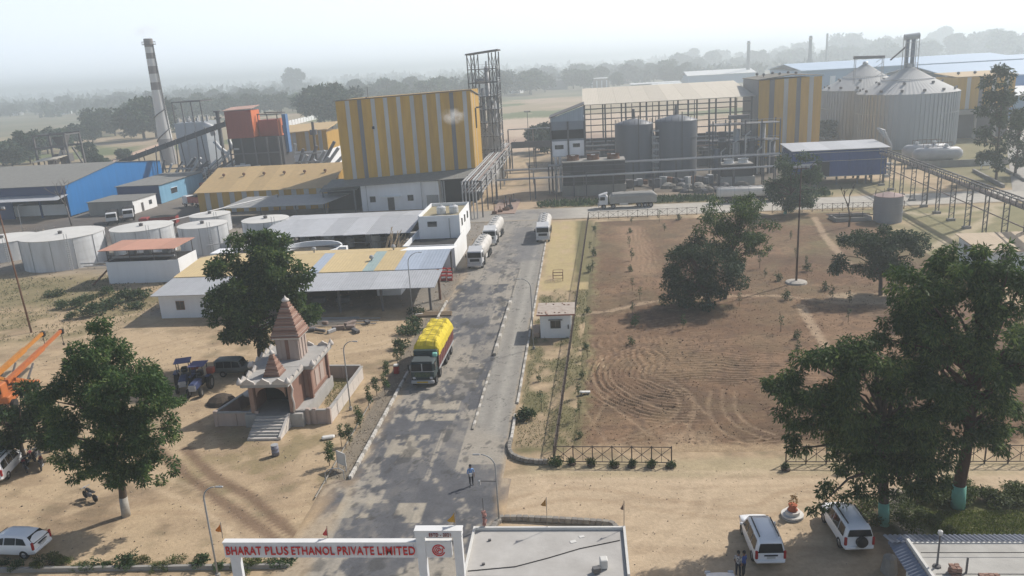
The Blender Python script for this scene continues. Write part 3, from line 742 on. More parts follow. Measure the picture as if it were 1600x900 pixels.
for k, (bx0, by0, bl, lb) in enumerate([((1556, 285), 0, [(1562, 125, 0, 24, 22, 9), (1555, 165, 0, 26, 22, 9), (1548, 205, 0, 20, 20, 7), (1572, 195, 0, 26, 26, 8), (1556, 240, 0, 26, 22, 8)], 'tall sparse tree rising before the striped building right of the silos'),
                                        ((1586, 275), 0, [(1592, 165, 0, 22, 24, 8), (1600, 200, 0, 22, 30, 8), (1590, 235, 0, 24, 22, 8)], 'sparse tree at the right picture edge beyond the side road')]):
    tree('sparse_tree', lb, G(*bx0), bl, LEAF_C, .3, .14, 60, .75, .3, .5, 30 + k, limbs=20)
def bare_tree(label, base, hpx, seed, r0=.12, mat=None):
    bx_, by_, _ = base
    root = thing('bare_tree', label, 'tree', (bx_, by_, 0))
    rnd = random.Random(seed); m = MB(); h = hpx * mpp(by_)
    def grow(p, d, l, r_, dep):
        q = p + d * l
        m.tube([p, p.lerp(q, .5) + Vector((rnd.uniform(-.06, .06), rnd.uniform(-.06, .06), 0)) * l, q], r_, 5, r_ * .6)
        if dep == 0: return
        for _ in range(rnd.choice((2, 3))):
            nd = (d + Vector((rnd.uniform(-.8, .8), rnd.uniform(-.8, .8), rnd.uniform(-.1, .5)))).normalized()
            grow(q, nd, l * rnd.uniform(.5, .75), r_ * .6, dep - 1)
    grow(Vector((0, 0, -.1)), Vector((rnd.uniform(-.15, .15), 0, 1)).normalized(), h * .42, r0, 3)
    m.build('trunk', mat or BARK, root, smooth=True)
bare_tree('leafless forked tree in front of the open blue coal shed', G(112, 352), 80, 3, .22, M('bark_grey', (.22, .2, .18), (.12, .1, .09), scale=4))
bare_tree('leafless tree beside the steel distillation tower', G(797, 262), 55, 5, .2)
bare_tree('bare pole-like tree at the field edge left of the grey tank', G(1326, 355), 78, 8, .2)

# bushes on the dirt by the pump house
def bush_mesh(seed, leafm, L=.3, n=7, per=230):
    rng = np.random.default_rng(seed)
    cl = [(rng.normal() * .55, rng.normal() * .5, rng.uniform(.25, .9), rng.uniform(.35, .6)) for _ in range(n)]
    return crown_mesh('foliage', cl, per, L, L * .5, .1, seed, leafm)
BUSH = [bush_mesh(70 + i, LEAF_S) for i in range(3)]
for i, (px, py, s_) in enumerate([(84, 462, 1.1), (122, 480, 1.2), (150, 492, 1.5), (178, 478, 1.5), (200, 470, 1.5), (222, 466, 1.2), (140, 470, 1.1), (95, 482, 1.0), (165, 460, 1.0), (212, 482, 1.1), (110, 498, .8)]):
    x, y, _ = G(px, py)
    r_ = thing('bush', 'leafy bush growing on the dirt below the white pump house', 'bush', (x, y, 0), i * 1.7, 'bushes on the dirt below the pump house')
    o = obj('foliage', BUSH[i % 3], r_); o.scale = (s_ * 1.1, s_, s_ * .95)

# saplings of the field and verges
def sapling_proto(h, seed, leafm, wide=.3, bare=.35, per=420):
    rng = np.random.default_rng(seed)
    cl = [(rng.normal() * wide * .4, rng.normal() * wide * .4, h * (bare + (1 - bare) * t), wide * rng.uniform(.5, 1.0)) for t in np.linspace(0, 1, 6)]
    return crown_mesh('foliage', cl, per, .17, .08, .4, seed, leafm), MB().tube([(0, 0, -.05), (.02, 0, h * .5), (0, 0, h * .95)], .035, 5, .015).mesh('stem', BARK)
def sapling_set(label, group, name, spots, protos, s0=.8, s1=1.25, cat='sapling', seed=0):
    rnd = random.Random(seed)
    for i, (x, y) in enumerate(spots):
        r_ = thing(name, label, cat, (x, y, 0), rnd.uniform(0, 6), group)
        f, st = protos[i % len(protos)]
        s_ = rnd.uniform(s0, s1)
        a_ = obj('foliage', f, r_); b_ = obj('stem', st, r_); a_.scale = b_.scale = (s_, s_, s_)
SP = [sapling_proto(1.5, 81, LEAF_S, .26, .45), sapling_proto(1.0, 82, LEAF_S, .34, .25), sapling_proto(1.8, 83, LEAF_S, .2, .5)]
fld = [(987, 350), (984, 365), (983, 388), (987, 408), (985, 425), (988, 455), (988, 490), (992, 510), (1030, 348), (1038, 362), (1060, 345), (1187, 420), (1195, 435), (1216, 440), (1243, 405), (1260, 415), (1262, 425), (1155, 480), (1067, 515), (1230, 470), (1220, 520), (1327, 475), (1245, 530),
       (1325, 505), (1245, 560), (1400, 520), (1175, 380), (1235, 375), (985, 540), (1000, 470), (1300, 470), (1288, 455), (905, 655), (903, 622), (928, 400), (930, 370), (926, 425)]
sapling_set('young sapling on the ploughed field', 'saplings planted in the ploughed field', 'sapling', [G(*p)[:2] for p in fld], SP, .85, 1.35, seed=4)
vrg = [(928, 360), (922, 395), (920, 425), (917, 470), (919, 490), (911, 512), (914, 545), (918, 560), (911, 590), (846, 640), (842, 596), (899, 660), (905, 685)]
sapling_set('small sapling or shrub growing along the verge fence beside the guard cabin', 'shrubs along the verge fence', 'verge_shrub', [G(*p)[:2] for p in vrg], [SP[1], SP[2]], .6, 1.0, 'shrub', 5)
ASH = [sapling_proto(2.1, 91, LEAF_A, .36, .3, 800), sapling_proto(2.4, 92, LEAF_A, .3, .42, 800), sapling_proto(1.8, 93, LEAF_S, .32, .35, 700)]
ksp = [(515, 727), (534, 697), (546, 695), (563, 668), (577, 640), (589, 618), (603, 590), (602, 618), (621, 568), (627, 560), (640, 540), (632, 545), (655, 520), (663, 510), (731, 497)]
sapling_set('slim young ashoka sapling in the row along the left kerb', 'row of slim saplings along the left kerb', 'slim_sapling', [G(*p)[:2] for p in ksp[:10]], ASH, .75, 1.05, seed=6)
for i, (px, py, s_) in enumerate([(637, 520, 1.25), (650, 508, 1.0), (627, 545, .9), (652, 490, .9), (818, 655, .85), (827, 650, .55)]):
    x, y, _ = G(px, py)
    kerbside = i >= 4
    r_ = thing('bush', 'bright green bush growing over the right kerb below the cabin' if kerbside else 'leafy kerbside bush behind the yellow-topped truck', 'bush', (x, y, 0), i, 'bushes over the right kerb' if kerbside else 'bushes behind the yellow-topped truck')
    o = obj('foliage', BUSH[i % 3], r_); o.scale = (s_, s_, s_)
# hedge and shrubs round the lawn, plants below the gate
HB = [bush_mesh(101 + i, LEAF_H, .22, 8, 330) for i in range(3)]
hed = [(1420, 795), (1438, 788), (1455, 782), (1470, 790), (1520, 792), (1540, 788), (1560, 793), (1578, 788), (1596, 790), (1432, 812), (1416, 822), (1478, 775), (1345, 820), (1365, 800), (1615, 790), (1505, 775)]
for i, (px, py) in enumerate(hed):
    x, y, _ = G(px, py - 9 * (py < 800))
    r_ = thing('hedge_shrub', 'leafy green shrub in the bed round the lawn', 'shrub', (x, y, 0), i * 1.3, 'shrubs round the lawn')
    o = obj('foliage', HB[i % 3], r_); o.scale = (.95, .85, .62 + .1 * (i % 3))
for i, px in enumerate([5, 30, 55, 78, 100, 122, 140, 165, 200, 222, 245, 268, 300, 318, 345, 372, 395, 418, 438, 205, 170]):
    x, y, _ = G(px, 884 + (i * 7) % 9 - 4)
    r_ = thing('bed_shrub', 'low scrubby plant in the strip behind the entrance sign', 'shrub', (x, y, 0), i * 2.1, 'plants in the strip along the bottom left edge')
    o = obj('foliage', (BUSH + HB)[i % 6], r_); s_ = (.32, .5, .28, .62, .38)[i % 5]; o.scale = (s_ * 1.2, s_, s_)
# lawn
rng = np.random.default_rng(5)
gx, gy = rng.uniform(21.5, 45, 26000), rng.uniform(43.6, 48.2, 26000)
P_ = np.stack([gx, gy, np.full_like(gx, -.03)], 1)
V, Fq = leaf_quads(P_, np.stack([rng.normal(size=len(gx)) * .5, rng.normal(size=len(gx)) * .5, np.ones(len(gx))], 1), .16, .06, rng)
obj('grass', mesh_np('grass', V, Fq, LEAF_L), kind='stuff')['label'] = 'green lawn grass behind the blue-roofed building'
# rough grass on the verge and by the temple
def tufts(name, label, n, fx, fy, mat, L, seed):
    rng = np.random.default_rng(seed)
    x, y = rng.uniform(*fx, n), rng.uniform(*fy, n)
    k = fbm(x * .5, y * .25, 14) > .47
    x, y = x[k], y[k]
    V, Fq = leaf_quads(np.stack([x, y, np.full_like(x, -.04)], 1), np.stack([rng.normal(size=len(x)) * .7, rng.normal(size=len(x)) * .7, np.full(len(x), .8)], 1), L, L * .3, rng)
    o = obj(name, mesh_np(name, V, Fq, mat), kind='stuff'); o['label'] = label
tufts('grass', 'rough olive grass on the road verge round the cabin', 6500, (-6.2, -.2), (58, 104), LEAF_Y, .2, 3)
tufts('grass', 'dry weeds inside the temple court', 3000, (-28, -23.6), (63.5, 73), LEAF_Y, .18, 4)
tufts('grass', 'weedy scrub below the storage tanks', 9000, (-118, -60), (88, 121), LEAF_Y, .32, 6)
# crop and weeds along the far road
rng = np.random.default_rng(8)
cx0 = rng.uniform(-10, 52, 2600)
cyy = rng.uniform(168.3, 174, 2600)
V, Fq = leaf_quads(np.stack([cx0, cyy, np.full_like(cx0, 0)], 1), np.stack([rng.normal(size=2600) * .5, rng.normal(size=2600) * .5, np.ones(2600)], 1), 1.0, .4, rng)
obj('undergrowth', mesh_np('undergrowth', V, Fq, LEAF_S), kind='stuff')['label'] = 'green crop strip beyond the far road'

# ---- trees of the plain
def far_tree_proto(seed, mat, tall=1.0):
    rng = np.random.default_rng(seed)
    cl = clumps_from([(0, 0, 6.2 * tall, 4.2, 4.2, 3.0 * tall, 16), (1.6, .5, 4.4, 3, 3, 2.2, 8), (-1.8, -.3, 4.2, 3, 3, 2.0, 8)], rng)
    return crown_mesh('crown', cl, 46, 1.0, .6, .1, seed, mat), MB().tube([(0, 0, -1), (.1, 0, 2.5), (0, .1, 5)], .35, 5, .18).mesh('trunk', BARK)
FP = [far_tree_proto(201, LEAF_F), far_tree_proto(202, LEAF_F, 1.25), far_tree_proto(203, LEAF_C, .85), far_tree_proto(204, LEAF_F, 1.1), far_tree_proto(205, LEAF_C, 1.4)]
def plain_tree(px, py, hpx, i, label='hazy tree on the plain beyond the plant', group='trees on the plain beyond the plant', wide=1.0):
    x, y, _ = G(px, py)
    h = hpx * mpp(y, x)
    s_ = h / (9.5, 11.5, 8, 10.3, 13)[i % 5]
    r_ = thing('plain_tree', label, 'tree', (x, y, -.5), i * 2.3, group)
    a_ = obj('crown', FP[i % 5][0], r_); b_ = obj('trunk', FP[i % 5][1], r_)
    a_.scale = (s_ * wide, s_ * wide, s_); b_.scale = (s_, s_, s_)
def hor(px): return 149 - px * .0581                       # picture height of the true horizon
rnd = random.Random(77)
near_list = [(20, 262, 42), (48, 255, 50), (5, 258, 36), (75, 240, 40), (100, 235, 36), (122, 226, 34), (145, 222, 36), (158, 214, 42), (180, 212, 34), (140, 252, 32), (195, 250, 20), (205, 216, 28),
             (226, 218, 60), (245, 216, 62), (260, 214, 50), (215, 205, 45), (520, 200, 66), (500, 196, 58), (540, 196, 60), (545, 190, 50), (405, 262, 40), (425, 262, 44), (445, 262, 38), (412, 255, 36), (436, 250, 34), (845, 236, 45), (856, 240, 38), (1290, 218, 30), (1284, 206, 34), (1260, 200, 26), (1300, 200, 30), (150, 262, 24), (165, 262, 16),
             (300, 190, 30), (330, 186, 34), (360, 186, 36), (390, 182, 34), (415, 180, 30), (440, 178, 32), (465, 176, 30), (480, 172, 28), (280, 190, 36), (310, 178, 30), (350, 176, 30), (375, 172, 28)]
for i, (px, py, hh) in enumerate(near_list):
    plain_tree(px, py, hh, i, *(('tree of the hazy clump behind the chimney', 'trees of the clump behind the chimney') if 200 < px < 265 and py < 225 else ('tree behind the blue coal shed roof', 'trees behind the blue coal shed roof') if px < 200 else ('dark tree standing before the red boiler house', 'trees before the red boiler house') if 400 < px < 450 and py > 240 else ('large dark tree behind the left end of the tall yellow building', 'trees behind the tall yellow building') if 490 < px < 550 else ('tree between the tall striped building and the silos', 'trees between the striped building and the silos') if px > 1200 else ('tree left of the grey panelled building', 'trees left of the panelled building') if px > 800 else ('hazy tree behind the boiler house', 'trees behind the boiler house')), wide=1.15)
i = 50
BELT = ['above the far left fields', 'between the chimney and the tall yellow building', 'behind the distillation tower', 'above the cream roofed shed', 'in the paler row far beyond the cream roof', 'beyond the long grey-blue factory shed', 'above the factory roofs behind the silos', 'in the faint far row on the left horizon']
for bi, (x0, x1, dy0, dy1, n, h0, h1) in enumerate(((-40, 230, 26, 40, 16, 14, 22), (240, 560, 36, 54, 26, 18, 30), (560, 830, 40, 52, 30, 22, 36), (780, 1080, 34, 44, 26, 20, 34), (830, 1100, 26, 34, 26, 16, 26), (1060, 1300, 18, 30, 30, 16, 30), (1290, 1640, 22, 34, 32, 26, 42), (-60, 400, 26, 34, 30, 14, 22))):
    for _ in range(n):
        px = rnd.uniform(x0, x1)
        plain_tree(px, hor(px) + rnd.uniform(dy0, dy1), rnd.uniform(h0, h1), i, 'hazy tree ' + BELT[bi], 'hazy trees ' + BELT[bi], wide=1.2); i += 1
plain_tree(462, 148, 40, 1, 'tall rounded tree standing above the hazy left horizon', None, 1.0)
# woods that read as hazy masses
def woods(name, label, Y0, Y1, half, n, seed, hmin, hmax, mat):
    rng = np.random.default_rng(seed)
    cl = []
    xs = rng.uniform(-half, half, n); yy = rng.uniform(Y0, Y1, n)
    keep = fbm(xs / 160, yy / 90, seed) > .5
    xs, yy = xs[keep], yy[keep]
    Ps, Ds = [], []
    for x, y in zip(xs, yy):
        h = rng.uniform(hmin, hmax); w = h * rng.uniform(.45, .7); k = 26
        v = rng.normal(size=(k, 3)); v /= np.linalg.norm(v, axis=1, keepdims=True)
        Ps.append(np.array([[x, y, h * .52]]) + v * np.array([[w, w, h * .45]]) * rng.uniform(.6, 1, (k, 1)))
        Ds.append(rng.normal(size=(k, 3)))
    sz = (Y0 + Y1) / 2 / 330 + 2
    V, Fq = leaf_quads(np.concatenate(Ps), np.concatenate(Ds), sz * 1.5, sz, rng)
    o = obj(name, mesh_np(name, V, Fq, mat), kind='stuff'); o['label'] = label
woods('distant_woods', 'hazy line of distant woods', 950, 1500, 1100, 1100, 301, 9, 15, LEAF_F)
woods('distant_woods', 'paler hazy woods farther away', 1500, 2600, 1900, 1500, 302, 10, 17, LEAF_F)
woods('distant_woods', 'faint woods on the horizon', 2600, 4800, 3600, 1800, 303, 12, 22, LEAF_F)
# ------------------------------------------------------------------ plant buildings
YEL = corrugated('yellow_sheet', (.53, .315, .045), (.38, .22, .04), .35, 'X', .5)
STRIP = corrugated('translucent_strip', (.50, .49, .47), (.37, .37, .36), .35, 'X', .4)
STRIP_D = corrugated('dark_strip', (.12, .12, .13), (.2, .19, .19), .35, 'X', .4)
YROOF = corrugated('yellow_roof_sheet', (.55, .39, .19), (.43, .31, .16), .4, 'X', .5)
GSHEET = corrugated('galvanised_sheet', (.36, .36, .35), (.25, .25, .245), .35, 'X', .55)
GSHEETL = corrugated('pale_roof_sheet', (.47, .48, .50), (.38, .39, .405), .35, 'X', .5)
CREAM = corrugated('cream_roof_sheet', (.62, .56, .46), (.52, .47, .38), .5, 'X', .6)
BLUE = corrugated('blue_sheet', (.018, .16, .42), (.016, .13, .34), .35, 'Y', .45)
BLUEL = corrugated('light_blue_sheet', (.20, .40, .56), (.14, .30, .44), .35, 'Y', .5)
BLUED = corrugated('dark_blue_sheet', (.025, .055, .15), (.03, .06, .13), .35, 'X', .5)
GROOF = corrugated('grey_roof_sheet', (.24, .235, .215), (.17, .165, .15), .5, 'X', .7)
BROOF = M('brown_grey_roof', (.19, .175, .15), (.13, .12, .1), scale=.5, rough=.9)
RED = corrugated('red_oxide_sheet', (.31, .07, .048), (.23, .06, .042), .35, 'X', .6)
RED_LIT = corrugated('sunlit_red_sheet', (.62, .17, .06), (.5, .14, .06), .35, 'Y', .6)  # brighter sun-side copy of the red cladding, sunlight put into its colour
WHITE = M('white_wall', (.79, .81, .83), (.67, .68, .69), scale=.9, rough=.85, streak=True, bump=.1)
WHITE2 = M('white_plaster', (.81, .82, .82), (.69, .69, .68), scale=.7, rough=.9, streak=True)
STEEL = M('structural_steel', (.15, .15, .155), (.09, .085, .085), scale=2, rough=.7)
STEELL = M('light_steel', (.40, .41, .42), (.27, .275, .28), scale=2, rough=.5)
PIPE = M('lagged_pipe', (.50, .50, .50), (.34, .34, .34), scale=1.5, rough=.45, metal=.4)
PIPE_B = M('rusty_pipe', (.27, .22, .19), (.18, .13, .11), scale=2, rough=.7)
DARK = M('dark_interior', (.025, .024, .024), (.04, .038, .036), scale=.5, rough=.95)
TANKW = M('tank_white', (.66, .68, .70), (.45, .45, .44), scale=1.1, rough=.5, streak=True, sharp=.26)
TANKG = M('fermenter_grey', (.155, .165, .185), (.11, .12, .135), scale=.4, rough=.5, streak=True)
GALV = M('galvanised_wall', (.40, .43, .46), (.31, .335, .36), scale=.5, rough=.45, metal=.35, streak=True)
CONCW = M('concrete_wall', (.32, .305, .28), (.22, .21, .19), scale=.7, rough=.95, streak=True, bump=.15)
GLASS = glass()
FRAMEM = M('window_frame', (.10, .09, .085), (.07, .065, .06), scale=4, rough=.6)
RUST = M('rust_brown', (.20, .10, .06), (.12, .07, .045), scale=3, rough=.9)

def wallp(root, p0, p1, za, zb, bands, t=.07, name='cladding_panel'):
    """Cladding of one wall, sheet by sheet: bands of (u0, u1, material) between p0 and p1; za, zb = (z at p0, z at p1) of foot and head."""
    p0, p1 = Vector((*p0, 0)), Vector((*p1, 0)); d = p1 - p0
    nrm = Vector((d.y, -d.x, 0)).normalized()
    L_ = d.length
    for i, (u0, u1, m) in enumerate(bands):
        e = .012 / L_
        a_, b_ = p0 + d * (u0 + e), p0 + d * (u1 - e)
        z = lambda zz, u: zz[0] + (zz[1] - zz[0]) * u
        tt = t if m in (YEL,) else t - .025
        q = [a_ + Vector((0, 0, z(za, u0))), b_ + Vector((0, 0, z(za, u1))), b_ + Vector((0, 0, z(zb, u1))), a_ + Vector((0, 0, z(zb, u0)))]
        MB().extr(q, nrm * tt).build('light_strip' if m is STRIP else ('dark_strip' if m is STRIP_D else name), m, root)
def stripes(us, w=.031, base=None):
    """yellow with strips at the given places -> bands"""
    out, u = [], 0
    for s_, m in us:
        out.append((u, s_, base or YEL)); out.append((s_, s_ + w, m)); u = s_ + w
    out.append((u, 1, base or YEL))
    return out
def window(root, p, w, h, nrm=(0, -1), bars=2, fm=None, sill=True):
    """Window standing proud of a wall: frame part with its panes. p = centre of its foot on the wall face."""
    x, y, z = p; nx, ny = nrm; tx, ty = -ny, nx
    ang = math.atan2(ty, tx)
    f = MB(); t = .07
    c = lambda du, dz, dn: (x + tx * du + nx * dn, y + ty * du + ny * dn, z + dz)
    for du in (-w / 2, w / 2): f.bar(c(du, 0, .03), c(du, h, .03), t, .08)
    for dz in (0, h): f.bar(c(-w / 2 - t / 2, dz, .035), c(w / 2 + t / 2, dz, .035), .08, t)
    for k in range(1, bars): f.bar(c(-w / 2 + w * k / bars, 0, .03), c(-w / 2 + w * k / bars, h, .03), t * .7, .06)
    fr = f.build('window', fm or FRAMEM, root)
    for k in range(bars):
        g = MB()
        u0, u1 = -w / 2 + w * k / bars, -w / 2 + w * (k + 1) / bars
        g.extr([c(u0, 0, .004), c(u1, 0, .004), c(u1, h, .004), c(u0, h, .004)], Vector((nx, ny, 0)) * .012)
        g.build('pane', GLASS, fr)
    if sill: MB().bar(c(-w / 2 - .12, h + .12, .1), c(w / 2 + .12, h + .12, .1), .22, .07).build('sunshade', WHITE, root)
    return fr
def vent(root, x, y, z, s_=1.0, m=None):
    v = MB(); v.lathe([(.12 * s_, -.1), (.14 * s_, .25 * s_), (.36 * s_, .35 * s_), (.42 * s_, .6 * s_), (.3 * s_, .85 * s_), (.05 * s_, .95 * s_)], 10, x, y)
    vv = MB(); vv.v = [(p[0], p[1], p[2] + z) for p in v.v]; vv.f = v.f; vv.m = v.m
    vv.build('roof_ventilator', m or RUST, root)

# --- tall yellow process building
r = thing('process_building', 'tall yellow building with pale vertical strips at the centre of the plant', 'building', (-54.3, 176, 0))
P0, P1 = (0, 0), (29.9, 3.0)
core = [(0, 0), (29.9, 3), (30.1, 16), (0, 16)]
zt = lambda x: 24.5 + .7 * x / 29.9
zb_ = lambda x: 6.9 + 1.1 * x / 29.9
MB().add([(x, y, zb_(x)) for x, y in core] + [(x, y, zt(x)) for x, y in core], [(3, 2, 1, 0), (4, 5, 6, 7), (0, 1, 5, 4), (1, 2, 6, 5), (2, 3, 7, 6), (3, 0, 4, 7)]).build('wall', YEL, r)
wallp(r, P0, P1, (6.9, 8), (24.4, 25.1), stripes([(.07, STRIP), (.16, STRIP_D), (.26, STRIP), (.353, STRIP), (.45, STRIP), (.55, STRIP), (.645, STRIP), (.745, STRIP), (.845, STRIP_D), (.943, STRIP)]))
wallp(r, (29.9, 3), (30.1, 16), (8, 8), (25.1, 23.4), [(0, .14, YEL), (.14, .2, STRIP), (.2, .45, YEL), (.45, .52, STRIP), (.52, 1, YEL)])
MB().extr([(-.3, -.35, 24.5), (30.3, 2.7, 25.25), (30.4, 16.4, 23.6), (-.3, 16.4, 23.2)], (0, 0, .18)).build('roof', BROOF, r)
MB().box(29.98, 30.22, 8.4, 9.8, 16.5, 21).build('opening', DARK, r)
MB().bar((30, 10.5, 21), (31.6, 10.5, 21.2), .35).build('bracket', STEEL, r)
f_ = MB()
for x, y in ((.5, .6), (7.5, 1.3), (15, 2.1), (22.5, 2.8), (29.4, 3.6), (.5, 15.5), (29.5, 15.5), (15, 15.5)): f_.box(x - .25, x + .25, y - .25, y + .25, -.1, 8)
f_.build('column', STEEL, r)
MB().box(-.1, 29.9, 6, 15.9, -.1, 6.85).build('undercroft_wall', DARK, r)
MB().slab((-3.5, -4.6, 5.9), (31.2, -2.4, 6.6), (30.6, 3.0, 7.9), (-3, .6, 7.1), .14).build('lean_to_roof', GROOF, r)
vent(r, 5, 8, 24.4, .5); MB().cyl((6.5, 4, 24.5), (6.5, 4, 27.2), .07, n=6).build('rod', STEEL, r)
MB().bx(7.85, .8 - .16, 18.3, .5, .2, .6).build('louvre', DARK, r)

# --- white office in front of it
r = thing('office_block', 'low white office block with small windows below the tall yellow building', 'building', (-50.0, 173.5, 0))
MB().box(0, 14.2, 0, 3.6, -.1, 6.15).build('wall', WHITE, r)
MB().box(14.2, 17.8, .3, 3.4, -.1, 6.05).build('annex_wall', WHITE2, r)
MB().box(-.15, 17.9, -.2, 3.4, 6.17, 6.36).build('roof', CONCW, r)
for x in (2.6, 11.3): window(r, (x, 0, 2.0), 1.25, 1.25, (0, -1), 2, sill=False)
MB().box(6.0, 7.5, -.05, .02, 0, 2.9).build('door', FRAMEM, r)
MB().box(4.6, 9.2, -.9, 0, 3.05, 3.2).build('canopy', WHITE2, r)
MB().box(14.9, 17.6, .2, .28, 0, 3.0).build('shutter', GSHEET, r)
for x in (1.3, 13.9): MB().cyl((x, -.08, 0), (x, -.08, 6.1), .06, n=6).build('downpipe', STEELL, r)
r = thing('open_garage', 'dark open bay beside the white office block', 'garage', (-58.6, 172.6, 0))
MB().box(0, 7.6, 3.6, 3.8, -.1, 5.6).build('back_wall', DARK, r)
MB().slab((-.6, -.6, 5.0), (8.0, -.2, 5.2), (8.2, 3.9, 6.0), (-.6, 3.9, 5.9), .12).build('roof', GROOF, r)
for x in (0.1, 7.3): MB().box(x - .15, x + .15, -.1, .2, -.1, 5.0).build('column', STEEL, r)
r = thing('open_garage', 'dark covered bay right of the white office, beside the pipe rack', 'garage', (-31.9, 173.6, 0))
MB().box(0.3, 5.8, 4, 4.2, -.1, 5.9).build('back_wall', DARK, r)
for x in (0.5, 1.0, 5.7): MB().box(x - .12, x + .12, -.1, .2, -.1, 6.0).build('column', STEELL, r)

# --- yellow-roofed warehouse
r = thing('warehouse', 'long low warehouse with striped yellow walls and sand coloured roof vents', 'warehouse', (-91.7, 180, 0))
MB().add([(0, 0, 0), (32.4, 0, 0), (32.4, 28.5, 0), (0, 28.5, 0), (0, 0, 5), (32.4, 0, 5), (32.4, 28.5, 5), (0, 28.5, 5), (0, 14.2, 8.9), (32.4, 14.2, 8.9)],
         [(0, 1, 5, 4), (1, 2, 6, 9, 5), (2, 3, 7, 6), (3, 0, 4, 8, 7)]).build('wall', YEL, r)
wallp(r, (0, 0), (32.4, 0), (0, 0), (4.95, 4.95), stripes([(.055 + .094 * k, STRIP) for k in range(10)], .038))
for i in range(8):
    x0 = -.6 + i * 4.2; x1 = x0 + 4.18
    MB().slab((x0, -.7, 4.95), (x1, -.7, 4.95), (x1, 14.2, 9.1), (x0, 14.2, 9.1), .08).build('roof_sheet', YROOF, r)
MB().slab((-.6, 14.2, 9.1), (33.0, 14.2, 9.1), (33.0, 29.2, 4.95), (-.6, 29.2, 4.95), .08).build('rear_roof', YROOF, r)
for i in range(6): vent(r, 3.4 + i * 5.15, 8.2, 7.4, .95)
r = thing('lean_to', 'flat grey canopy in front of the striped warehouse', 'canopy', (-80, 166, 0))
MB().slab((0, 0, 3.2), (23.5, -.4, 3.3), (27, 11, 3.9), (2, 11, 3.9), .12).build('roof', GSHEET, r)
for x in (1, 9, 17, 24): MB().cyl((x, .6, -.1), (x, .6, 3.2), .1, n=6).build('post', STEEL, r)

# --- distant yellow and white building behind the warehouse
r = thing('striped_office', 'smaller yellow striped building on a white ground floor behind the warehouse', 'building', (-99.8, 252, 0))
MB().box(0, 18, 0, 14, -.1, 7.0).build('wall', WHITE, r)
MB().box(.05, 17.9, .05, 14, 7.0, 12.6).build('upper_wall', YEL, r)
wallp(r, (0, 0), (18, 0), (7, 7), (12.6, 13.4), stripes([(.12, STRIP), (.36, STRIP), (.6, STRIP), (.84, STRIP)], .07))
MB().extr([(-.4, -.6, 12.7), (18.5, -.6, 13.5), (18.5, 14.4, 15), (-.4, 14.4, 14.4)], (0, 0, .2)).build('roof', YROOF, r)
for x in (5, 13.5): window(r, (x, 0, 2.4), 1.2, 1.6, sill=False)
MB().box(-12, 8, -3.2, -.4, 2.9, 3.3).build('porch_roof', GROOF, r)

# --- blue coal shed
BX0 = -126.7
r = thing('coal_shed', 'big blue open shed with grey roof holding dark coal', 'shed', (BX0, 183, 0))
MB().slab((-75, -.6, 7.9), (.4, -.6, 7.9), (.4, 23, 10.9), (-75, 23, 10.9), .12).build('front_roof', GROOF, r)
MB().slab((-75, 23, 10.9), (.4, 23, 10.9), (.4, 46.6, 8.4), (-75, 46.6, 8.4), .12).build('rear_roof', GROOF, r)
MB().extr([(0, 0, .2), (0, 46, .2), (0, 46, 8.35), (0, 23, 10.75), (0, 0, 7.8)], (.12, 0, 0)).build('gable_wall', BLUE, r)
MB().box(-75, -.05, 45.8, 46, -.1, 8.3).build('back_wall', BLUED, r)
MB().box(-75, -.02, -.12, 0, 5.4, 7.75).build('fascia', BLUED, r)
MB().slab((-17.5, -4.6, 4.95), (.5, -4.6, 4.95), (.5, -.15, 5.6), (-17.5, -.15, 5.6), .1).build('awning', GSHEETL, r)
for x in (-.2, -7.5, -15, -22.5, -30, -45, -60): MB().box(x - .2, x + .2, -.05, .3, -.1, 7.7).build('column', BLUED, r)
MB().box(-19.8, -15.2, .3, .4, -.1, 5.4).build('side_panel', BLUED, r)
MB().box(-60, -.3, 4, 4.3, -.1, 2.6).build('low_wall', WHITE2, r)
cm = MB(); rnd = random.Random(4); P_ = []
for i in range(25):
    row = []
    for j in range(9):
        x = -36 + i * 1.4; y = 6 + j * 2.6
        row.append((x, y, -.1 + 4.2 * math.sin(math.pi * j / 8) * (.35 + .65 * abs(math.sin(i * .37))) * min(1, i / 4, (24 - i) / 4) + rnd.uniform(-.15, .15)))
    P_.append(row)
o = cm.grid(P_).build('coal_heap', M('coal', (.018, .018, .019), (.035, .033, .032), scale=2, rough=.9, bump=.6)); o.location = (BX0, 182, 0); o['kind'] = 'thing'
tag(o, 'dark heap of coal lying in the mouth of the blue shed', 'coal heap')
r = thing('blue_workshop', 'small blue workshop with grey flat roof beside the coal shed gable', 'workshop', (-122.8, 198, 0))
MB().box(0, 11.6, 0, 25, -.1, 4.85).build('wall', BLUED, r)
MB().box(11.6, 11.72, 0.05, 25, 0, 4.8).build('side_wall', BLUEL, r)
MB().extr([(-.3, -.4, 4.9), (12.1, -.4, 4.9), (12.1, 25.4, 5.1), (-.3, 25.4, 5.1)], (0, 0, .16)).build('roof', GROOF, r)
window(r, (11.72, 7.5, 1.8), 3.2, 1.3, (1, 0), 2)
r = thing('white_store', 'small white flat-roofed store in front of the blue workshop', 'store', (-122.0, 183.4, 0))
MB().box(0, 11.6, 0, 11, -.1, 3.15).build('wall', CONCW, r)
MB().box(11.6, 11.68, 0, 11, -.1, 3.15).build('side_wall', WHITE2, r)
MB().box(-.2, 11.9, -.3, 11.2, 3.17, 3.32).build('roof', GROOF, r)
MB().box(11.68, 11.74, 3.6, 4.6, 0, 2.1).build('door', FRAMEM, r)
window(r, (11.68, 8, 1.1), 1.3, 1.0, (1, 0), 2, sill=False)

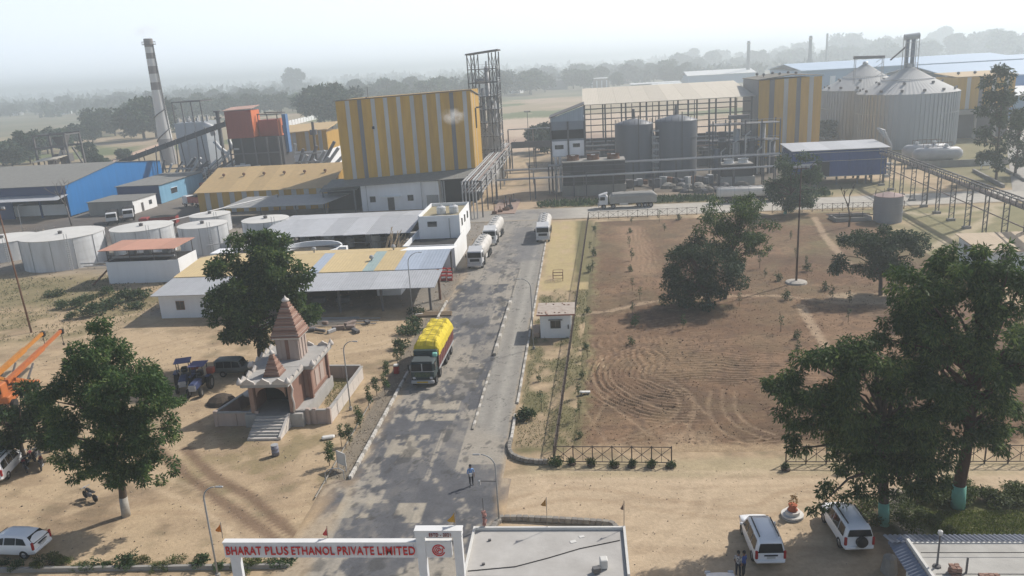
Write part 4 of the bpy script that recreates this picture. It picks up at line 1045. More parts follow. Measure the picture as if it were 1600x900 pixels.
# --- long shed with yellow and clear roof sheets
r = thing('long_shed', 'long open shed with yellow and clear roof sheets facing the main road', 'shed', (-56.8, 95, 0))
X1 = 37.6
yroof_m = corrugated('bright_yellow_roof', (.62, .48, .25), (.52, .40, .22), .45, 'X', .5)
clear_m = corrugated('clear_roof', (.40, .45, .53), (.33, .38, .45), .45, 'X', .35)
teal_m = corrugated('green_clear_roof', (.36, .46, .44), (.30, .38, .37), .45, 'X', .35)
def ustrip(name, x0, x1, m):
    MB().slab((x0 + .01, 6.3, 4.3), (x1 - .01, 6.3, 4.3), (x1 - .01, 14.6, 5.05), (x0 + .01, 14.6, 5.05), .07).build(name, m, r)
bounds = [(0, 3.9, yroof_m), (3.9, 7.8, yroof_m), (7.8, 11.7, yroof_m), (11.7, 15.6, yroof_m), (15.6, 18.9, yroof_m), (18.9, 20.5, clear_m), (20.5, 23.6, yroof_m), (23.6, 26.6, yroof_m), (26.6, 28.2, teal_m), (28.2, 31.1, yroof_m), (31.1, 34.4, clear_m), (34.4, X1, clear_m)]
for x0, x1, m in bounds: ustrip('roof_sheet', x0 - .3 * (x0 == 0), x1, m)
for i in range(9):
    x0, x1 = -.3 + i * 4.22, -.3 + (i + 1) * 4.22
    MB().slab((x0 + .01, -.2, 3.5), (x1 - .01, -.2, 3.5), (x1 - .01, 6.25, 4.2), (x0 + .01, 6.25, 4.2), .07).build('lower_roof_sheet', GSHEETL, r)
MB().slab((-.3, 14.65, 5.05), (30, 14.65, 5.05), (30, 20.5, 4.2), (-.3, 20.5, 4.2), .07).build('rear_roof', yroof_m, r)
MB().slab((30.03, 14.65, 5.05), (X1, 14.65, 5.05), (X1, 20.5, 4.2), (30.03, 20.5, 4.2), .07).build('rear_roof', WHITE2, r)
for x in (10.5, 17.5, 24.5, 30.2, 36.6):
    MB().box(x - .14, x + .14, 1.5, 1.8, -.1, 3.5).build('column', STEEL, r)
    MB().box(x - .12, x + .12, 19.5, 19.8, -.1, 4.2).build('column', STEEL, r)
MB().box(36.9, 37.2, 6, 6.3, -.1, 4.2).build('column', RUST, r)
MB().extr([(0, 1.2, -.1), (7.2, 1.2, -.1), (7.2, 1.2, 3.5), (0, 1.2, 3.3)], (0, .15, 0)).build('end_wall', WHITE, r)
MB().extr([(0, 1.25, -.1), (0, 20, -.1), (0, 20, 4.1), (0, 14.6, 4.9), (0, 1.25, 3.4)], (.15, 0, 0)).build('gable_wall', WHITE, r)
window(r, (2.9, 1.2, 1.15), 1.1, 1.15, (0, -1), 2, RUST)
MB().box(7.4, 27.5, 13.5, 13.7, 2.6, 3.95).build('inner_wall', CONCW, r); MB().box(7.4, 27.5, 13.4, 13.7, -.1, 2.59).build('shade_sheet', DARK, r)  # near-black sheet stands for the shade low inside the shed
MB().box(27.6, 31, 9, 13, -.1, 2.9).build('inner_room', WHITE, r)
for i, (x, y, z) in enumerate(((15.1, 9.4, 4.55), (26.9, 10.6, 4.7), (16.6, 16.5, 4.85), (28.8, 16, 4.9))): vent(r, x, y, z, .85, STEELL)
for k in range(5):
    o = MB().bx(0, 0, .35, random.Random(k).uniform(1.5, 3), 1.2, .7, .1, .05).build('machine', STEEL); o.location = (-47 + k * 3.4, 101.5, 0)
    tag(o, 'dark machine standing in the shade of the long shed', 'machine', 'machines under the long shed')
# pipes and bundles lying in front
for i in range(7):
    o = MB().tube([(-5.5 - (i % 3) * .8, 0, 0), (0, .1, 0), (6 + (i % 2) * 1.4, -.1, .02)], .07, 6).build('steel_pipe', PIPE)
    o.location = (-35 + (i % 2) * 1.5, 90.6 + i * .55, .1)
    tag(o, 'loose steel pipe lying in the shade before the long shed', 'pipe', 'pipes lying before the long shed')
rnd = random.Random(12)
for i in range(16):
    o = MB().bx(0, 0, rnd.uniform(.15, .35), rnd.uniform(.5, 1.6), rnd.uniform(.3, .9), rnd.uniform(.3, .7), rnd.uniform(0, 3), .04).build('scrap_piece', (STEEL, STEELL, PIPE_B)[i % 3])
    o.location = (rnd.uniform(-38, -27), rnd.uniform(88.3, 91.5), 0)
    tag(o, 'piece of scrap steel lying in front of the long shed', 'scrap', 'scrap lying before the long shed')
for i in range(4):
    o = MB().bx(0, 0, .12, 5.2 - i * .5, .25, .24, 0, .02).build('timber_beam', M('timber', (.27, .2, .13), (.16, .12, .08), scale=4, rough=.9)); o.location = (-19.6 + .2 * i, 93.6 + i * .42, 0)
    tag(o, 'long timber beam lying at the road end of the long shed', 'timber', 'timber beams at the road end of the long shed')

# --- two-storey white building at the road
r = thing('control_building', 'white two-level building with rooftop water tanks beside the parked tankers', 'building', (-28.4, 118.5, 0))
MB().box(0, 8.1, 0, 13.2, -.1, 2.9).build('wall', WHITE, r)
MB().box(8.1, 8.16, 0, 13.2, -.1, 3.7).build('road_wall', WHITE2, r)
MB().box(-.02, .18, -.02, 13.2, 2.9, 3.7).build('parapet', WHITE, r); MB().box(.18, 8.1, -.03, .17, 2.9, 3.7).build('parapet', WHITE, r)
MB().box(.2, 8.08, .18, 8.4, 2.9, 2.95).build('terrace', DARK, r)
MB().box(1.0, 7.85, 8.5, 20.5, 2.0, 6.3).build('upper_wall', WHITE, r)
MB().box(7.85, 7.92, 8.5, 20.5, 2.0, 6.9).build('upper_road_wall', WHITE2, r)
MB().box(1.0, 1.2, 8.5, 20.5, 6.3, 6.9).build('parapet', WHITE, r); MB().box(1.2, 7.85, 8.5, 8.7, 6.3, 6.75).build('parapet', WHITE, r); MB().box(1.2, 7.85, 20.3, 20.5, 6.3, 6.9).build('parapet', WHITE, r)
MB().box(1.2, 7.84, 8.7, 20.3, 6.3, 6.36).build('roof', M('yellowed_roof', (.34, .29, .18), (.24, .21, .14), scale=.8, rough=.95), r)
window(r, (3.3, 8.5, 5.0), 1.5, .8, (0, -1), 1, sill=False)
for y in (11, 14.2, 17.6): window(r, (7.92, y, 4.6), 1.0, 1.2, (1, 0), 2, sill=True)
MB().cyl((6.2, 8.42, 0), (6.2, 8.42, 6.3), .08, n=6).build('downpipe', STEELL, r)
for k, x in enumerate((4.3, 6.4)):
    t_ = thing('water_tank', ('left' if k == 0 else 'right') + ' one of the two pale water tanks on the white control building roof', 'water tank', (-28.4 + x, 118.5 + 12.3 + k * .4, 6.36))
    MB().lathe([(.75, 0), (.8, .3), (.78, .32), (.8, .7), (.78, .72), (.8, 1.1), (.72, 1.25), (.28, 1.4)], 14).build('barrel', TANKW, t_, smooth=False)
    MB().lathe([(.28, 1.38), (.3, 1.5), (.2, 1.55)], 10).build('lid', STEELL, t_)
# --- low process shed behind the long shed
r = thing('process_shed', 'low grey-roofed process shed left of the white control building', 'shed', (-56, 127.5, 0))
for i in range(7):
    x0 = i * 3.85
    MB().slab((x0, 0, 4.0), (x0 + 3.83, 0, 4.05), (x0 + 3.83, 11, 5.0), (x0, 11, 5.0), .08).build('roof_sheet', GSHEETL, r)
    MB().slab((x0, 11.05, 5.0), (x0 + 3.83, 11.05, 5.0), (x0 + 3.83, 19, 4.4), (x0, 19, 4.4), .08).build('rear_roof_sheet', GSHEETL, r)
for x in (.3, 6.8, 13.5, 20, 26.7):
    for y in (.3, 10.5, 18.6): MB().box(x - .1, x + .1, y - .1, y + .1, -.1, 4.0 + (y == 10.5) * .9).build('column', STEEL, r)
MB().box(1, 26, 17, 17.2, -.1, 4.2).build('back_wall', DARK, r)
for z in (1.4, 2.6): MB().bar((0, .2, z), (26.8, .2, z), .1).build('rail', STEEL, r)
m_ = MB()
for k in range(9): m_.cyl((2.5 + k * 2.8, 6 + (k % 3) * 3, 0), (2.5 + k * 2.8, 6 + (k % 3) * 3, 1.6 + (k % 4) * .5), .8, n=10)
m_.build('vessel', STEELL, r)
r = thing('open_tank', 'round white open-topped tank with dark contents behind the long shed', 'tank', (-43.6, 119.5, 0))
MB().lathe([(5.0, -.1), (5.0, 3.9), (4.75, 3.9), (4.75, 3.0)], 36, close=False).build('wall', WHITE, r)
MB().lathe([(0.01, 3.0), (4.76, 3.0)], 36, close=False).build('liquid', M('dark_sludge', (.05, .042, .03), (.08, .065, .04), scale=1, rough=.5), r)
MB().bar((-4.8, -1, 3.95), (4.8, 1, 3.95), .3, .12).build('walkway', STEEL, r)
MB().bx(5.6, -.6, 2.0, 1.1, 1.0, 4.0).build('stair_block', WHITE2, r)
# bamboo scaffold heap left of the control building
r = thing('scaffold', 'stack of leaning bamboo scaffold poles beside the control building', 'scaffold', (-29.2, 119.5, 0))
rnd = random.Random(9); BAM = M('bamboo', (.36, .27, .17), (.24, .18, .11), scale=4, rough=.9)
for i in range(16):
    MB().tube([(rnd.uniform(-3.6, -.2), rnd.uniform(-1.5, 0), 0), (rnd.uniform(-1.2, 1.4) - 1, rnd.uniform(2, 7), rnd.uniform(3.4, 6))], .06, 5).build('pole', BAM, r)
# white pump skid between tanks and sheds
r = thing('pump_skid', 'white boxed pump unit with pipework between the tree top and the process shed', 'machine', (-56.5, 116.5, 0))
MB().bx(0, 0, 3.4, 3.2, 3.4, 2.2, 0, .05).build('casing', WHITE, r)
MB().bx(2.2, 2.4, 4.9, .3, 4.4, 1.3, 0, .03).build('side_panel', WHITE2, r)
MB().bx(3.2, 0, 2.1, .2, 6, .2, 0).build('beam', TANKW, r)
for x, y in ((-1.5, -1.5), (1.5, -1.5), (3.2, -2.4), (3.2, 2.4), (-1.5, 1.5)): MB().bar((x, y, -.1), (x, y, 2.4), .16).build('leg', STEELL, r)
# red-white barriers
for i in range(9):
    x, y, _ = G(684 + (i % 3) * 9.5, 438 - (i // 3) * 5.5)
    b_ = thing('road_barrier', 'red and white barrier block stacked by the end of the long shed', 'barrier', (x, y, 0), .05 * i, 'red and white barrier blocks by the long shed')
    RW = M('barrier_red', (.40, .035, .03), (.3, .03, .03), scale=3, rough=.6)
    MB().extr([(-.4, -.3, 0), (.4, -.3, 0), (.4, -.12, .8), (-.4, -.12, .8)], (0, .42, 0)).build('block', RW, b_)
    MB().bx(0, -.22, .5, .62, .16, .2).build('white_band', WHITE2, b_)

# --- pump house with pink canopy
r = thing('pump_house', 'white walled pump house under a faded pink canopy', 'pump house', (-75.9, 115.6, 0))
PINK = corrugated('faded_red_roof', (.52, .27, .19), (.44, .24, .17), .4, 'X', .6)
MB().box(0, 12, 0, 6.1, -.1, 3.5).build('wall', WHITE, r)
MB().box(12.0, 12.07, 0, 6.1, -.1, 3.7).build('side_wall', WHITE2, r)
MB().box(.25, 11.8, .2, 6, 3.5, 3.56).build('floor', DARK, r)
for i in range(4):
    MB().slab((-.6 + i * 3.15, -.6, 5.5), (2.53 + i * 3.15, -.6, 5.5), (2.53 + i * 3.15, 6.6, 5.7), (-.6 + i * 3.15, 6.6, 5.7), .08).build('roof_sheet', PINK, r)
for x in (.3, 4, 8, 11.7):
    for y in (.3, 5.8): MB().bar((x, y, 3.5), (x, y, 5.5), .12).build('post', STEEL, r)
for z in (4.0, 4.5):
    MB().bar((.3, .3, z), (11.7, .3, z), .05).build('rail', STEEL, r)
MB().cyl((.6, 1.2, 4.0), (11, 1.2, 4.0), .18, n=8).build('pipe', PIPE, r)
MB().cyl((1, 2.4, 3.9), (10.4, 2.4, 3.9), .14, n=8).build('pipe', PIPE_B, r)
for x in (2.5, 5, 8.2): MB().bx(x, 3.9, 4.0, 1.0, .8, .9, 0, .05).build('pump', STEELL, r)
for y in (-1.3, -.9): MB().bar((-.3, 4, 3.2), (-2.4, .5 + y, 0), .1, .2).build('stair_stringer', RUST, r)

# --- storage tanks
def tank(label, cx_, cy_, R, h, n=8, group=None, ladder=.9, cone=.35):
    t_ = thing('storage_tank', label, 'tank', (cx_, cy_, 0), 0, group)
    MB().lathe([(R, -.1), (R, h)], 40, close=False).build('shell', TANKW, t_, smooth=True)
    MB().lathe([(R + .08, h - .06), (R + .1, h + .02), (.02, h + cone)], 40, close=False).build('roof', M('tank_roof', (.63, .62, .59), (.5, .49, .46), scale=.5, rough=.6), t_)
    for k in range(n):
        a_ = 2 * math.pi * k / n + .3
        MB().bar((R * 1.004 * math.cos(a_), R * 1.004 * math.sin(a_), 0), (R * 1.004 * math.cos(a_), R * 1.004 * math.sin(a_), h), .1).build('seam_pipe', STEELL, t_)
    for k in range(3): MB().lathe([(R + .04, h * (k + 1) / 3.6 - .03), (R + .04, h * (k + 1) / 3.6 + .03)], 40, close=False).build('shell_ring', TANKW, t_)
    MB().lathe([(.35, h + cone * .6), (.35, h + cone + .3), (.45, h + cone + .35), (.02, h + cone + .5)], 10, R * .1, -R * .2).build('vent', STEEL, t_)
    la = MB(); a0 = -ladder
    for s_ in (-.25, .25): la.bar(((R + .5) * math.cos(a0) + s_, (R + .5) * math.sin(a0), 0), ((R + .5) * math.cos(a0) + s_, (R + .5) * math.sin(a0), h + 1), .07)
    for k in range(int(h / .35)): la.bar(((R + .5) * math.cos(a0) - .25, (R + .5) * math.sin(a0), .35 * k), ((R + .5) * math.cos(a0) + .25, (R + .5) * math.sin(a0), .35 * k), .05)
    la.build('ladder', STEELL, t_)
    return t_
tank('largest white storage tank near the left edge of the plant', -93.7, 131.8, 6.9, 5.4, 12)
tank('white storage tank cut off by the left picture edge', -110.8, 139, 5.8, 3.6)
tank('white storage tank directly behind the pink-roofed pump house', -82.2, 138.2, 5.5, 5.0)
tank('white storage tank right of the pink-roofed pump house', -70.2, 137.8, 4.35, 5.0, 8)
tank('white storage tank half hidden by the tree top', -58.8, 139.5, 4.2, 5.2, 8)
tank('lower white tank partly hidden in front of the striped warehouse', -78.5, 158, 4.1, 3.4, 6)
r = thing('pipe_bridge', 'thin pipe run crossing the yard among the white storage tanks', 'pipework', (0, 0, 0))
for a_, b_, rr in (((-88, 127, .8), (-64, 128.5, .8), .12), ((-87, 126.2, .5), (-65, 127.6, .5), .1), ((-64, 128.5, .8), (-63, 150, 1.2), .12), ((-66.5, 131.2, 2.4), (-57, 137, 2.2), .1), ((-86, 150, 3.2), (-70, 175, 4.4), .12)):
    MB().tube([a_, b_], rr, 6).build('pipe', PIPE, r)
for x, y, z in ((-86, 150, 3.2), (-78, 162.5, 3.8), (-70, 175, 4.4)): MB().bar((x, y, -.1), (x, y, z), .16).build('post', STEEL, r)
# --- chimney
r = thing('chimney', 'tall white chimney with dark bands, smoking lightly at the left', 'chimney', (-162.2, 300, 0))
CHW = M('chimney_white', (.62, .62, .61), (.47, .47, .46), scale=.3, rough=.6, streak=True)
CHB = M('chimney_band', (.25, .225, .22), (.18, .165, .16), scale=.4, rough=.8)
CHG = M('chimney_duct_grey', (.30, .30, .31), (.22, .22, .23), scale=.4, rough=.7)
prof = [(3.0, -.5), (2.9, 4), (2.55, 14), (2.2, 20), (1.8, 32), (1.62, 46.9)]
def rad(z):
    for (r0, z0), (r1, z1) in zip(prof, prof[1:]):
        if z <= z1: return r0 + (r1 - r0) * (z - z0) / (z1 - z0)
    return prof[-1][0]
bands = [(-.5, 10, CHG, 'base'), (10, 28.6, CHW, 'shaft'), (28.6, 31.4, CHB, 'dark_band'), (31.4, 34.6, CHW, 'shaft'), (34.6, 37.4, CHB, 'dark_band'), (37.4, 40.1, CHW, 'shaft'), (40.1, 42.2, CHB, 'dark_band'), (42.2, 44.4, CHW, 'shaft'), (44.4, 47.4, CHB, 'dark_band')]
for z0, z1, m, nm in bands: MB().lathe([(rad(z0), z0), (rad((z0 + z1) / 2), (z0 + z1) / 2), (rad(z1), z1)], 20, close=False).build(nm, m, r, smooth=True)
MB().lathe([(1.7, 45.2), (2.5, 45.2), (2.5, 45.32), (1.7, 45.32)], 20, close=False).build('gallery', STEEL, r)
m_ = MB()
for k in range(10):
    a_ = 2 * math.pi * k / 10; m_.bar((2.45 * math.cos(a_), 2.45 * math.sin(a_), 45.3), (2.45 * math.cos(a_), 2.45 * math.sin(a_), 46.3), .07)
m_.lathe([(2.42, 46.25), (2.5, 46.25), (2.5, 46.33), (2.42, 46.33)], 20, close=False)
m_.build('gallery_rail', STEEL, r)
for z0, z1, s_ in ((9, 14, 1), (18, 21.5, 1)):
    pts = [((rad(z0) + .2) * math.cos(a_), (rad(z0) + .2) * math.sin(a_), z0 + (z1 - z0) * (a_ + 2.6) / 2.4) for a_ in np.linspace(-2.6, -.2, 10)]
    MB().tube(pts, .22, 5).build('spiral_stair', STEEL, r)
MB().bar((2.9, -.5, 0), (1.75, -.3, 45), .3).build('ladder', STEEL, r)

# --- boiler house: grey precipitator on legs with steel frame
r = thing('precipitator', 'big grey dust collector box with a steel frame on its roof by the chimney', 'dust collector', (-131.2, 250, 0))
MB().box(0, 10.2, 0, 9, 4.5, 11.8).build('casing', GALV, r); MB().box(-.05, 10.25, -.05, 9.05, 11.85, 18).build('upper_casing', GALV, r)
MB().box(.8, 9.6, .6, 8.6, 0, 4.4).build('hopper', STEEL, r)
for x in (.4, 3.6, 6.8, 9.8): MB().bar((x, -.25, -.1), (x, -.25, 4.5), .4).build('leg', STEEL, r)
for x in (.4, 3.4, 6.7, 9.8): MB().bar((x, .2, 18), (x - .2, .2, 24.6), .28).build('frame_post', STEEL, r)
MB().bar((.1, .2, 24.6), (9.8, .2, 24.6), .35).build('frame_beam', STEEL, r); MB().bar((.1, 8.5, 24.6), (9.8, 8.5, 24.6), .35).build('frame_beam', STEEL, r)
for x in (.2, 9.7): MB().bar((x, .2, 24.6), (x, 8.5, 24.6), .3).build('frame_beam', STEEL, r)
for k in range(9): MB().bx(.9 + k * 1.05, 1.2 + (k % 3) * 1.5, 18.8, .6, .6, 1.2 + (k % 3) * .5).build('motor', STEELL, r)
for x in (3.4, 6.9): MB().bar((x, -.12, 4.6), (x, -.12, 17.9), .25).build('stiffener', STEELL, r)
# white ducts between the collector and the boiler
r = thing('duct', 'white bent flue ducts left of the red boiler house', 'duct', (-112, 235, 0))
for pts, rr in ((((-2, 0, 18.0), (0, 0, 17.2), (.6, 0, 14.6)), .9), (((.4, 0, 12.8), (2.0, 0, 10.6), (4.0, 0, 9.0), (4.6, 0, 6)), .6), (((5.0, 0, 13.0), (5.8, 0, 10.8), (4.6, 0, 9.4)), .6), (((7.8, 0, 10.6), (8.2, 0, 6), (8.0, 0, .2)), .45), (((10.4, 0, 8), (10.4, 0, 4.5), (11, 0, .2)), .5)):
    MB().tube(pts, rr, 8).build('duct_section', TANKW, r, smooth=True)
r = thing('vent_stack', 'short dark vent stack above the conveyor beside the white ducts', 'stack', (-113.5, 244, 0))
MB().cyl((0, 0, 0), (0, 0, 21.5), .7, .6, 10).build('pipe', STEEL, r)
for z in (17, 19, 21): MB().lathe([(1.1, z), (1.1, z + .5)], 10).build('collar', STEEL, r)
# --- red boiler house
r = thing('boiler_house', 'red clad boiler house on a dark open base', 'boiler house', (-102.6, 225, 0))
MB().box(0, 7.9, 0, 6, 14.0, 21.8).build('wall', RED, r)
MB().box(7.9, 8.0, 0.02, 6, 14.2, 21.7).build('side_wall', RED_LIT, r)
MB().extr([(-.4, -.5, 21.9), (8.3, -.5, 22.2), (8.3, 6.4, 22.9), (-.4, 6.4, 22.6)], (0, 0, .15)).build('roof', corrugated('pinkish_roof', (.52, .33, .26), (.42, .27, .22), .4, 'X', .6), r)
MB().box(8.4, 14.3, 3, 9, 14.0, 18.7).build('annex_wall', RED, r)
MB().box(14.3, 14.4, 3, 9, 13.8, 18.9).build('annex_side', RED_LIT, r)
MB().box(14.36, 14.5, 6, 7.6, 14.5, 16.8).build('opening', DARK, r)
m_ = MB()
for x in (8.6, 11.4, 14.4): m_.bar((x, 3, 18.7), (x, 3, 20.4), .25)
m_.bar((8.4, 3, 20.4), (15, 3, 20.2), .3); m_.bar((8.4, 8.5, 20.6), (15, 8.5, 20.4), .3); m_.bar((14.8, 3, 20.2), (14.8, 8.5, 20.4), .3)
m_.build('roof_frame', STEEL, r)
MB().box(15.4, 16.5, 4, 6, 9, 20).build('blue_shaft', M('blue_duct', (.08, .18, .38), (.07, .15, .3), scale=1, rough=.6), r)
MB().box(.4, 15.6, 1.5, 9.5, -.1, 13.9).build('boiler', M('dark_boiler', (.05, .05, .055), (.08, .075, .075), scale=.4, rough=.8), r)
for x in (.1, 3.9, 7.8, 11.5, 15): MB().bar((x, .2, -.1), (x, .2, 14), .4).build('column', STEEL, r)
for z in (5, 9.5): MB().bar((0, .1, z), (15.4, .1, z), .3).build('beam', STEEL, r)
for x, z in ((2.2, 11), (3.4, 6.5), (1.2, 3), (6.4, 4)): MB().bx(x, -.1, z, 1.4, .5, .5).build('light_panel', STEELL, r)
# --- coal conveyor
r = thing('conveyor', 'long dark coal conveyor climbing from the blue shed to the red boiler house', 'conveyor', (0, 0, 0))
A_, B_ = Vector((-137.5, 226, 8.6)), Vector((-102.7, 226, 18.4))
MB().bar(A_, B_, 2.2, 1.3).build('gallery', M('conveyor_dark', (.055, .057, .062), (.08, .08, .085), scale=.6, rough=.7), r)
for k in range(12):
    p = A_.lerp(B_, k / 11); MB().bar(p + Vector((0, -1.2, -.9)), p + Vector((0, -1.2, 1.0)), .2).build('rib', STEEL, r)
for k in (0.08, .2, .36, .55, .74, .9):
    p = A_.lerp(B_, k)
    for s_ in (-1, 1): MB().bar(p + Vector((s_ * .2, s_ * 1.0, -.6)), (p.x + s_ * 1.0, p.y + s_ * 1.4, -.1), .3).build('trestle_leg', STEEL, r)
MB().cyl(A_ + Vector((-.8, -.5, .1)), A_ + Vector((-.8, .5, .1)), .6, n=10).build('tail_drum', TANKW, r)
r = thing('boiler_steelwork', 'cluster of white and dark columns under the conveyor', 'steelwork', (-126, 232, 0))
rnd = random.Random(2)
for k in range(24): MB().bar((k * .75 - 6, rnd.uniform(-2, 2), -.1), (k * 1.5 - 5, rnd.uniform(-2, 2), rnd.uniform(5, 9.5)), rnd.uniform(.25, .6)).build('column', (STEEL, STEELL, TANKW)[k % 3], r)
for z in (3, 5.5): MB().bar((-6, 0, z), (11, 0, z), .3).build('beam', STEEL, r)
r = thing('equipment_row', 'row of pale stacks and tanks between the boiler house and the striped office', 'equipment', (-92, 240, 0))
for k in range(14): MB().cyl((k * 1.15 - 4, (k % 2) * 2, -.1), (k * 1.7 - 3, (k % 2) * 2, 5 + (k * 5 % 7) * .9), .5, n=8).build('vessel', (STEELL, GALV, STEEL)[k % 3], r)
for z in (4.8, 7.4): MB().bar((-5, -.6, z), (12, -.6, z), .4).build('beam', STEELL, r)
MB().cyl((8, 6, 0), (8, 6, 16.5), .45, n=8).build('vent_pipe', STEEL, r); MB().lathe([(1.2, 12.5), (1.2, 14), (.9, 14)], 10, 8, 6).build('collar', STEEL, r)
r = thing('boiler_pipework', 'tangle of dark pipes and tanks at the foot of the red boiler house', 'pipework', (-112, 224, 0))
rnd = random.Random(51)
for k in range(22):
    x, z = rnd.uniform(-14, 26), rnd.uniform(.8, 6.5)
    MB().tube([(x, rnd.uniform(-6, 0), 0), (x, -2, z), (x + rnd.uniform(1, 5), -2, z)], rnd.uniform(.12, .35), 6).build('pipe', (STEEL, STEELL, PIPE_B, TANKW)[k % 4], r)
for k in range(9): MB().cyl((k * 3.8 - 12, -3 - k % 4, -.1), (k * 3.8 - 12, -3 - k % 4, rnd.uniform(1.5, 3.6)), .9, n=10).build('vessel', (STEEL, GALV)[k % 2], r)
# --- steel frame at far left
r = thing('crusher_frame', 'open steel frame with crushing machinery beyond the blue shed roof', 'steel frame', (-180.5, 250, 0))
for x in (0, 11.2):
    for y in (0, 8): MB().bar((x, y, -.1), (x - .3 * (x > 1), y, 16.4), .55).build('column', STEEL, r)
for y in (0, 8):
    for z in (16.3, 12.2): MB().bar((-.3, y, z), (11.4, y, z + .3), .5).build('beam', STEEL, r)
for x in (0, 11.1): MB().bar((x, 0, 16.3), (x, 8, 16.3), .4).build('beam', STEEL, r)
MB().add([(5, 2, 15.5), (9, 2, 15.8), (9, 6, 15.8), (5, 6, 15.5), (6.4, 3.4, 11), (7.6, 3.4, 11), (7.6, 4.6, 11), (6.4, 4.6, 11)], [(3, 2, 1, 0), (4, 5, 6, 7), (0, 1, 5, 4), (1, 2, 6, 5), (2, 3, 7, 6), (3, 0, 4, 7)]).build('hopper', STEEL, r)
for k, (a_, b_) in enumerate((((7, 3, 11), (4, 1, 4)), ((7.4, 3, 11), (10, 1, 3)), ((5, 2, 8), (2, 1, 2)))): MB().bar(a_, b_, 1.0).build('chute', (STEELL, STEEL, STEELL)[k], r)
for k in range(4): MB().bx(2.5 + 2.3 * k, 3, 7.6 + (k % 2), 1.5, 2, 2.6, 0, .1).build('machine', STEEL, r)
MB().bar((11.6, 2, 12), (15.5, 2, 4), .5).build('side_chute', STEEL, r)
r = thing('rail_shed', 'small pale roof among the trees beside the crusher frame', 'shed', (-181, 247, 0))
MB().slab((0, 0, 8.0), (9, 0, 8.8), (10, 5, 9.6), (1, 5, 8.8), .2).build('roof', CREAM, r)
for x in (.5, 4.5, 8.5): MB().bar((x, .3, -.1), (x, .3, 8.2), .3).build('post', STEEL, r)

# --- distillation tower
r = thing('distillation_tower', 'tall open steel tower full of columns behind the yellow building', 'tower', (-29.2, 213, 0))
TW, TD, TZ = 7.6, 8.0, 34.2
for x in (0, 1.9, 5.7, TW):
    for y in (0, TD): MB().bar((x, y, -.1), (x, y, TZ + .6 * x / TW - 1.0), .28).build('column', STEEL, r)
MB().extr([(-.4, -.4, TZ - 1.0), (TW + .6, -.4, TZ - .2), (TW + .6, TD + .4, TZ - .2), (-.4, TD + .4, TZ - 1.0)], (0, 0, .35)).build('roof', STEEL, r)
for k, z in enumerate((5, 8.5, 12, 15.5, 19, 22.5, 26, 29.5)):
    f = MB()
    for y in (0, TD): f.bar((0, y, z), (TW, y, z), .22)
    for x in (0, TW): f.bar((x, 0, z), (x, TD, z), .22)
    f.build('beam', STEEL, r)
    if z < 26: MB().box(.1, TW - .1, .1, TD - .1, z - .05, z + .04).build('platform', STEELL, r)
    rl = MB()
    for dz in (.55, 1.1): rl.bar((0, -.1, z + dz), (TW, -.1, z + dz), .07); rl.bar((TW + .1, 0, z + dz), (TW + .1, TD, z + dz), .07)
    rl.build('handrail', STEELL, r)
for k in range(4):
    d = MB(); z0, z1 = (5 + 7 * k, 12 + 7 * k) if k < 3 else (26, 33)
    for a0, a1, hh in ((0, 1.9, 7), (1.9, 0, 7), (5.7, TW, 7), (TW, 5.7, 7), (1.9, 5.7, 3.5), (5.7, 1.9, 3.5)): d.bar((a0, -.05, z0), (a1, -.05, z0 + hh), .13); d.bar((a0, TD, z0), (a1, TD, z0 + hh), .13)
    d.bar((TW, 0, z0), (TW, TD, z1), .13); d.bar((TW, TD, z0), (TW, 0, z1), .13)
    d.build('brace', STEEL, r)
for x, y, z1, rr in ((4.6, 3, 29, .6), (3.0, 5, 24.5, .5), (6.4, 2.4, 22.8, .42), (5.2, 5.6, 21, .5), (2.2, 1.6, 20.5, .35), (1.0, 4, 19, .3), (6.8, 5.5, 25, .3)): MB().cyl((x, y, 0), (x, y, z1), rr, n=12).build('column_vessel', STEELL, r, smooth=True)
MB().lathe([(.76, 29), (.5, 30), (.25, 30.3), (.2, 31.5)], 10, 4.6, 3).build('vessel_top', PIPE, r)
MB().cyl((1.6, 2, 26.4), (4.2, 2, 26.4), .7, n=10).build('condenser', PIPE, r)
for k in range(26): MB().tube([(.3 + k * .28, -.25 + .2 * (k % 3), 0.2), (.3 + k * .28, -.25 + .2 * (k % 3), 12 + (k * 7) % 12), (.3 + k * .28, 1.2, 12.6 + (k * 7) % 12)], .12, 5).build('pipe', PIPE, r)

# --- pipe rack beside the yellow building, running up the road axis
r = thing('pipe_rack', 'long pipe rack on posts running back from the road past the yellow building', 'pipe rack', (-24.8, 160, 0))
for k in range(9):
    y = k * 9.6
    for x in (0, 4.0): MB().bar((x, y, -.1), (x, y, 7.6), .26).build('post', STEEL, r)
    for z in (5.2, 7.5): MB().bar((-.2, y, z), (4.2, y, z), .22).build('cross_beam', STEEL, r)
for x in (0, 4.0):
    for z in (5.1, 7.4): MB().bar((x, 0, z), (x, 77, z), .2).build('side_beam', STEELL, r)
    br = MB()
    for k in range(16): br.bar((x, k * 4.8, 5.1 + 2.3 * (k % 2)), (x, (k + 1) * 4.8, 7.4 - 2.3 * (k % 2)), .1)
    br.build('lattice', STEELL, r)
for k, x in enumerate((.5, 1.1, 1.7, 2.4, 3.0, 3.5)):
    MB().cyl((x, -1, 7.75 + .05 * (k % 2)), (x, 77, 7.75), .2 if k % 2 else .13, n=7).build('pipe', (PIPE, STEELL, PIPE_B)[k % 3], r)
    MB().cyl((x, 0, 5.45), (x, 77, 5.45), .14, n=7).build('pipe', (PIPE_B, PIPE, STEELL)[k % 3], r)
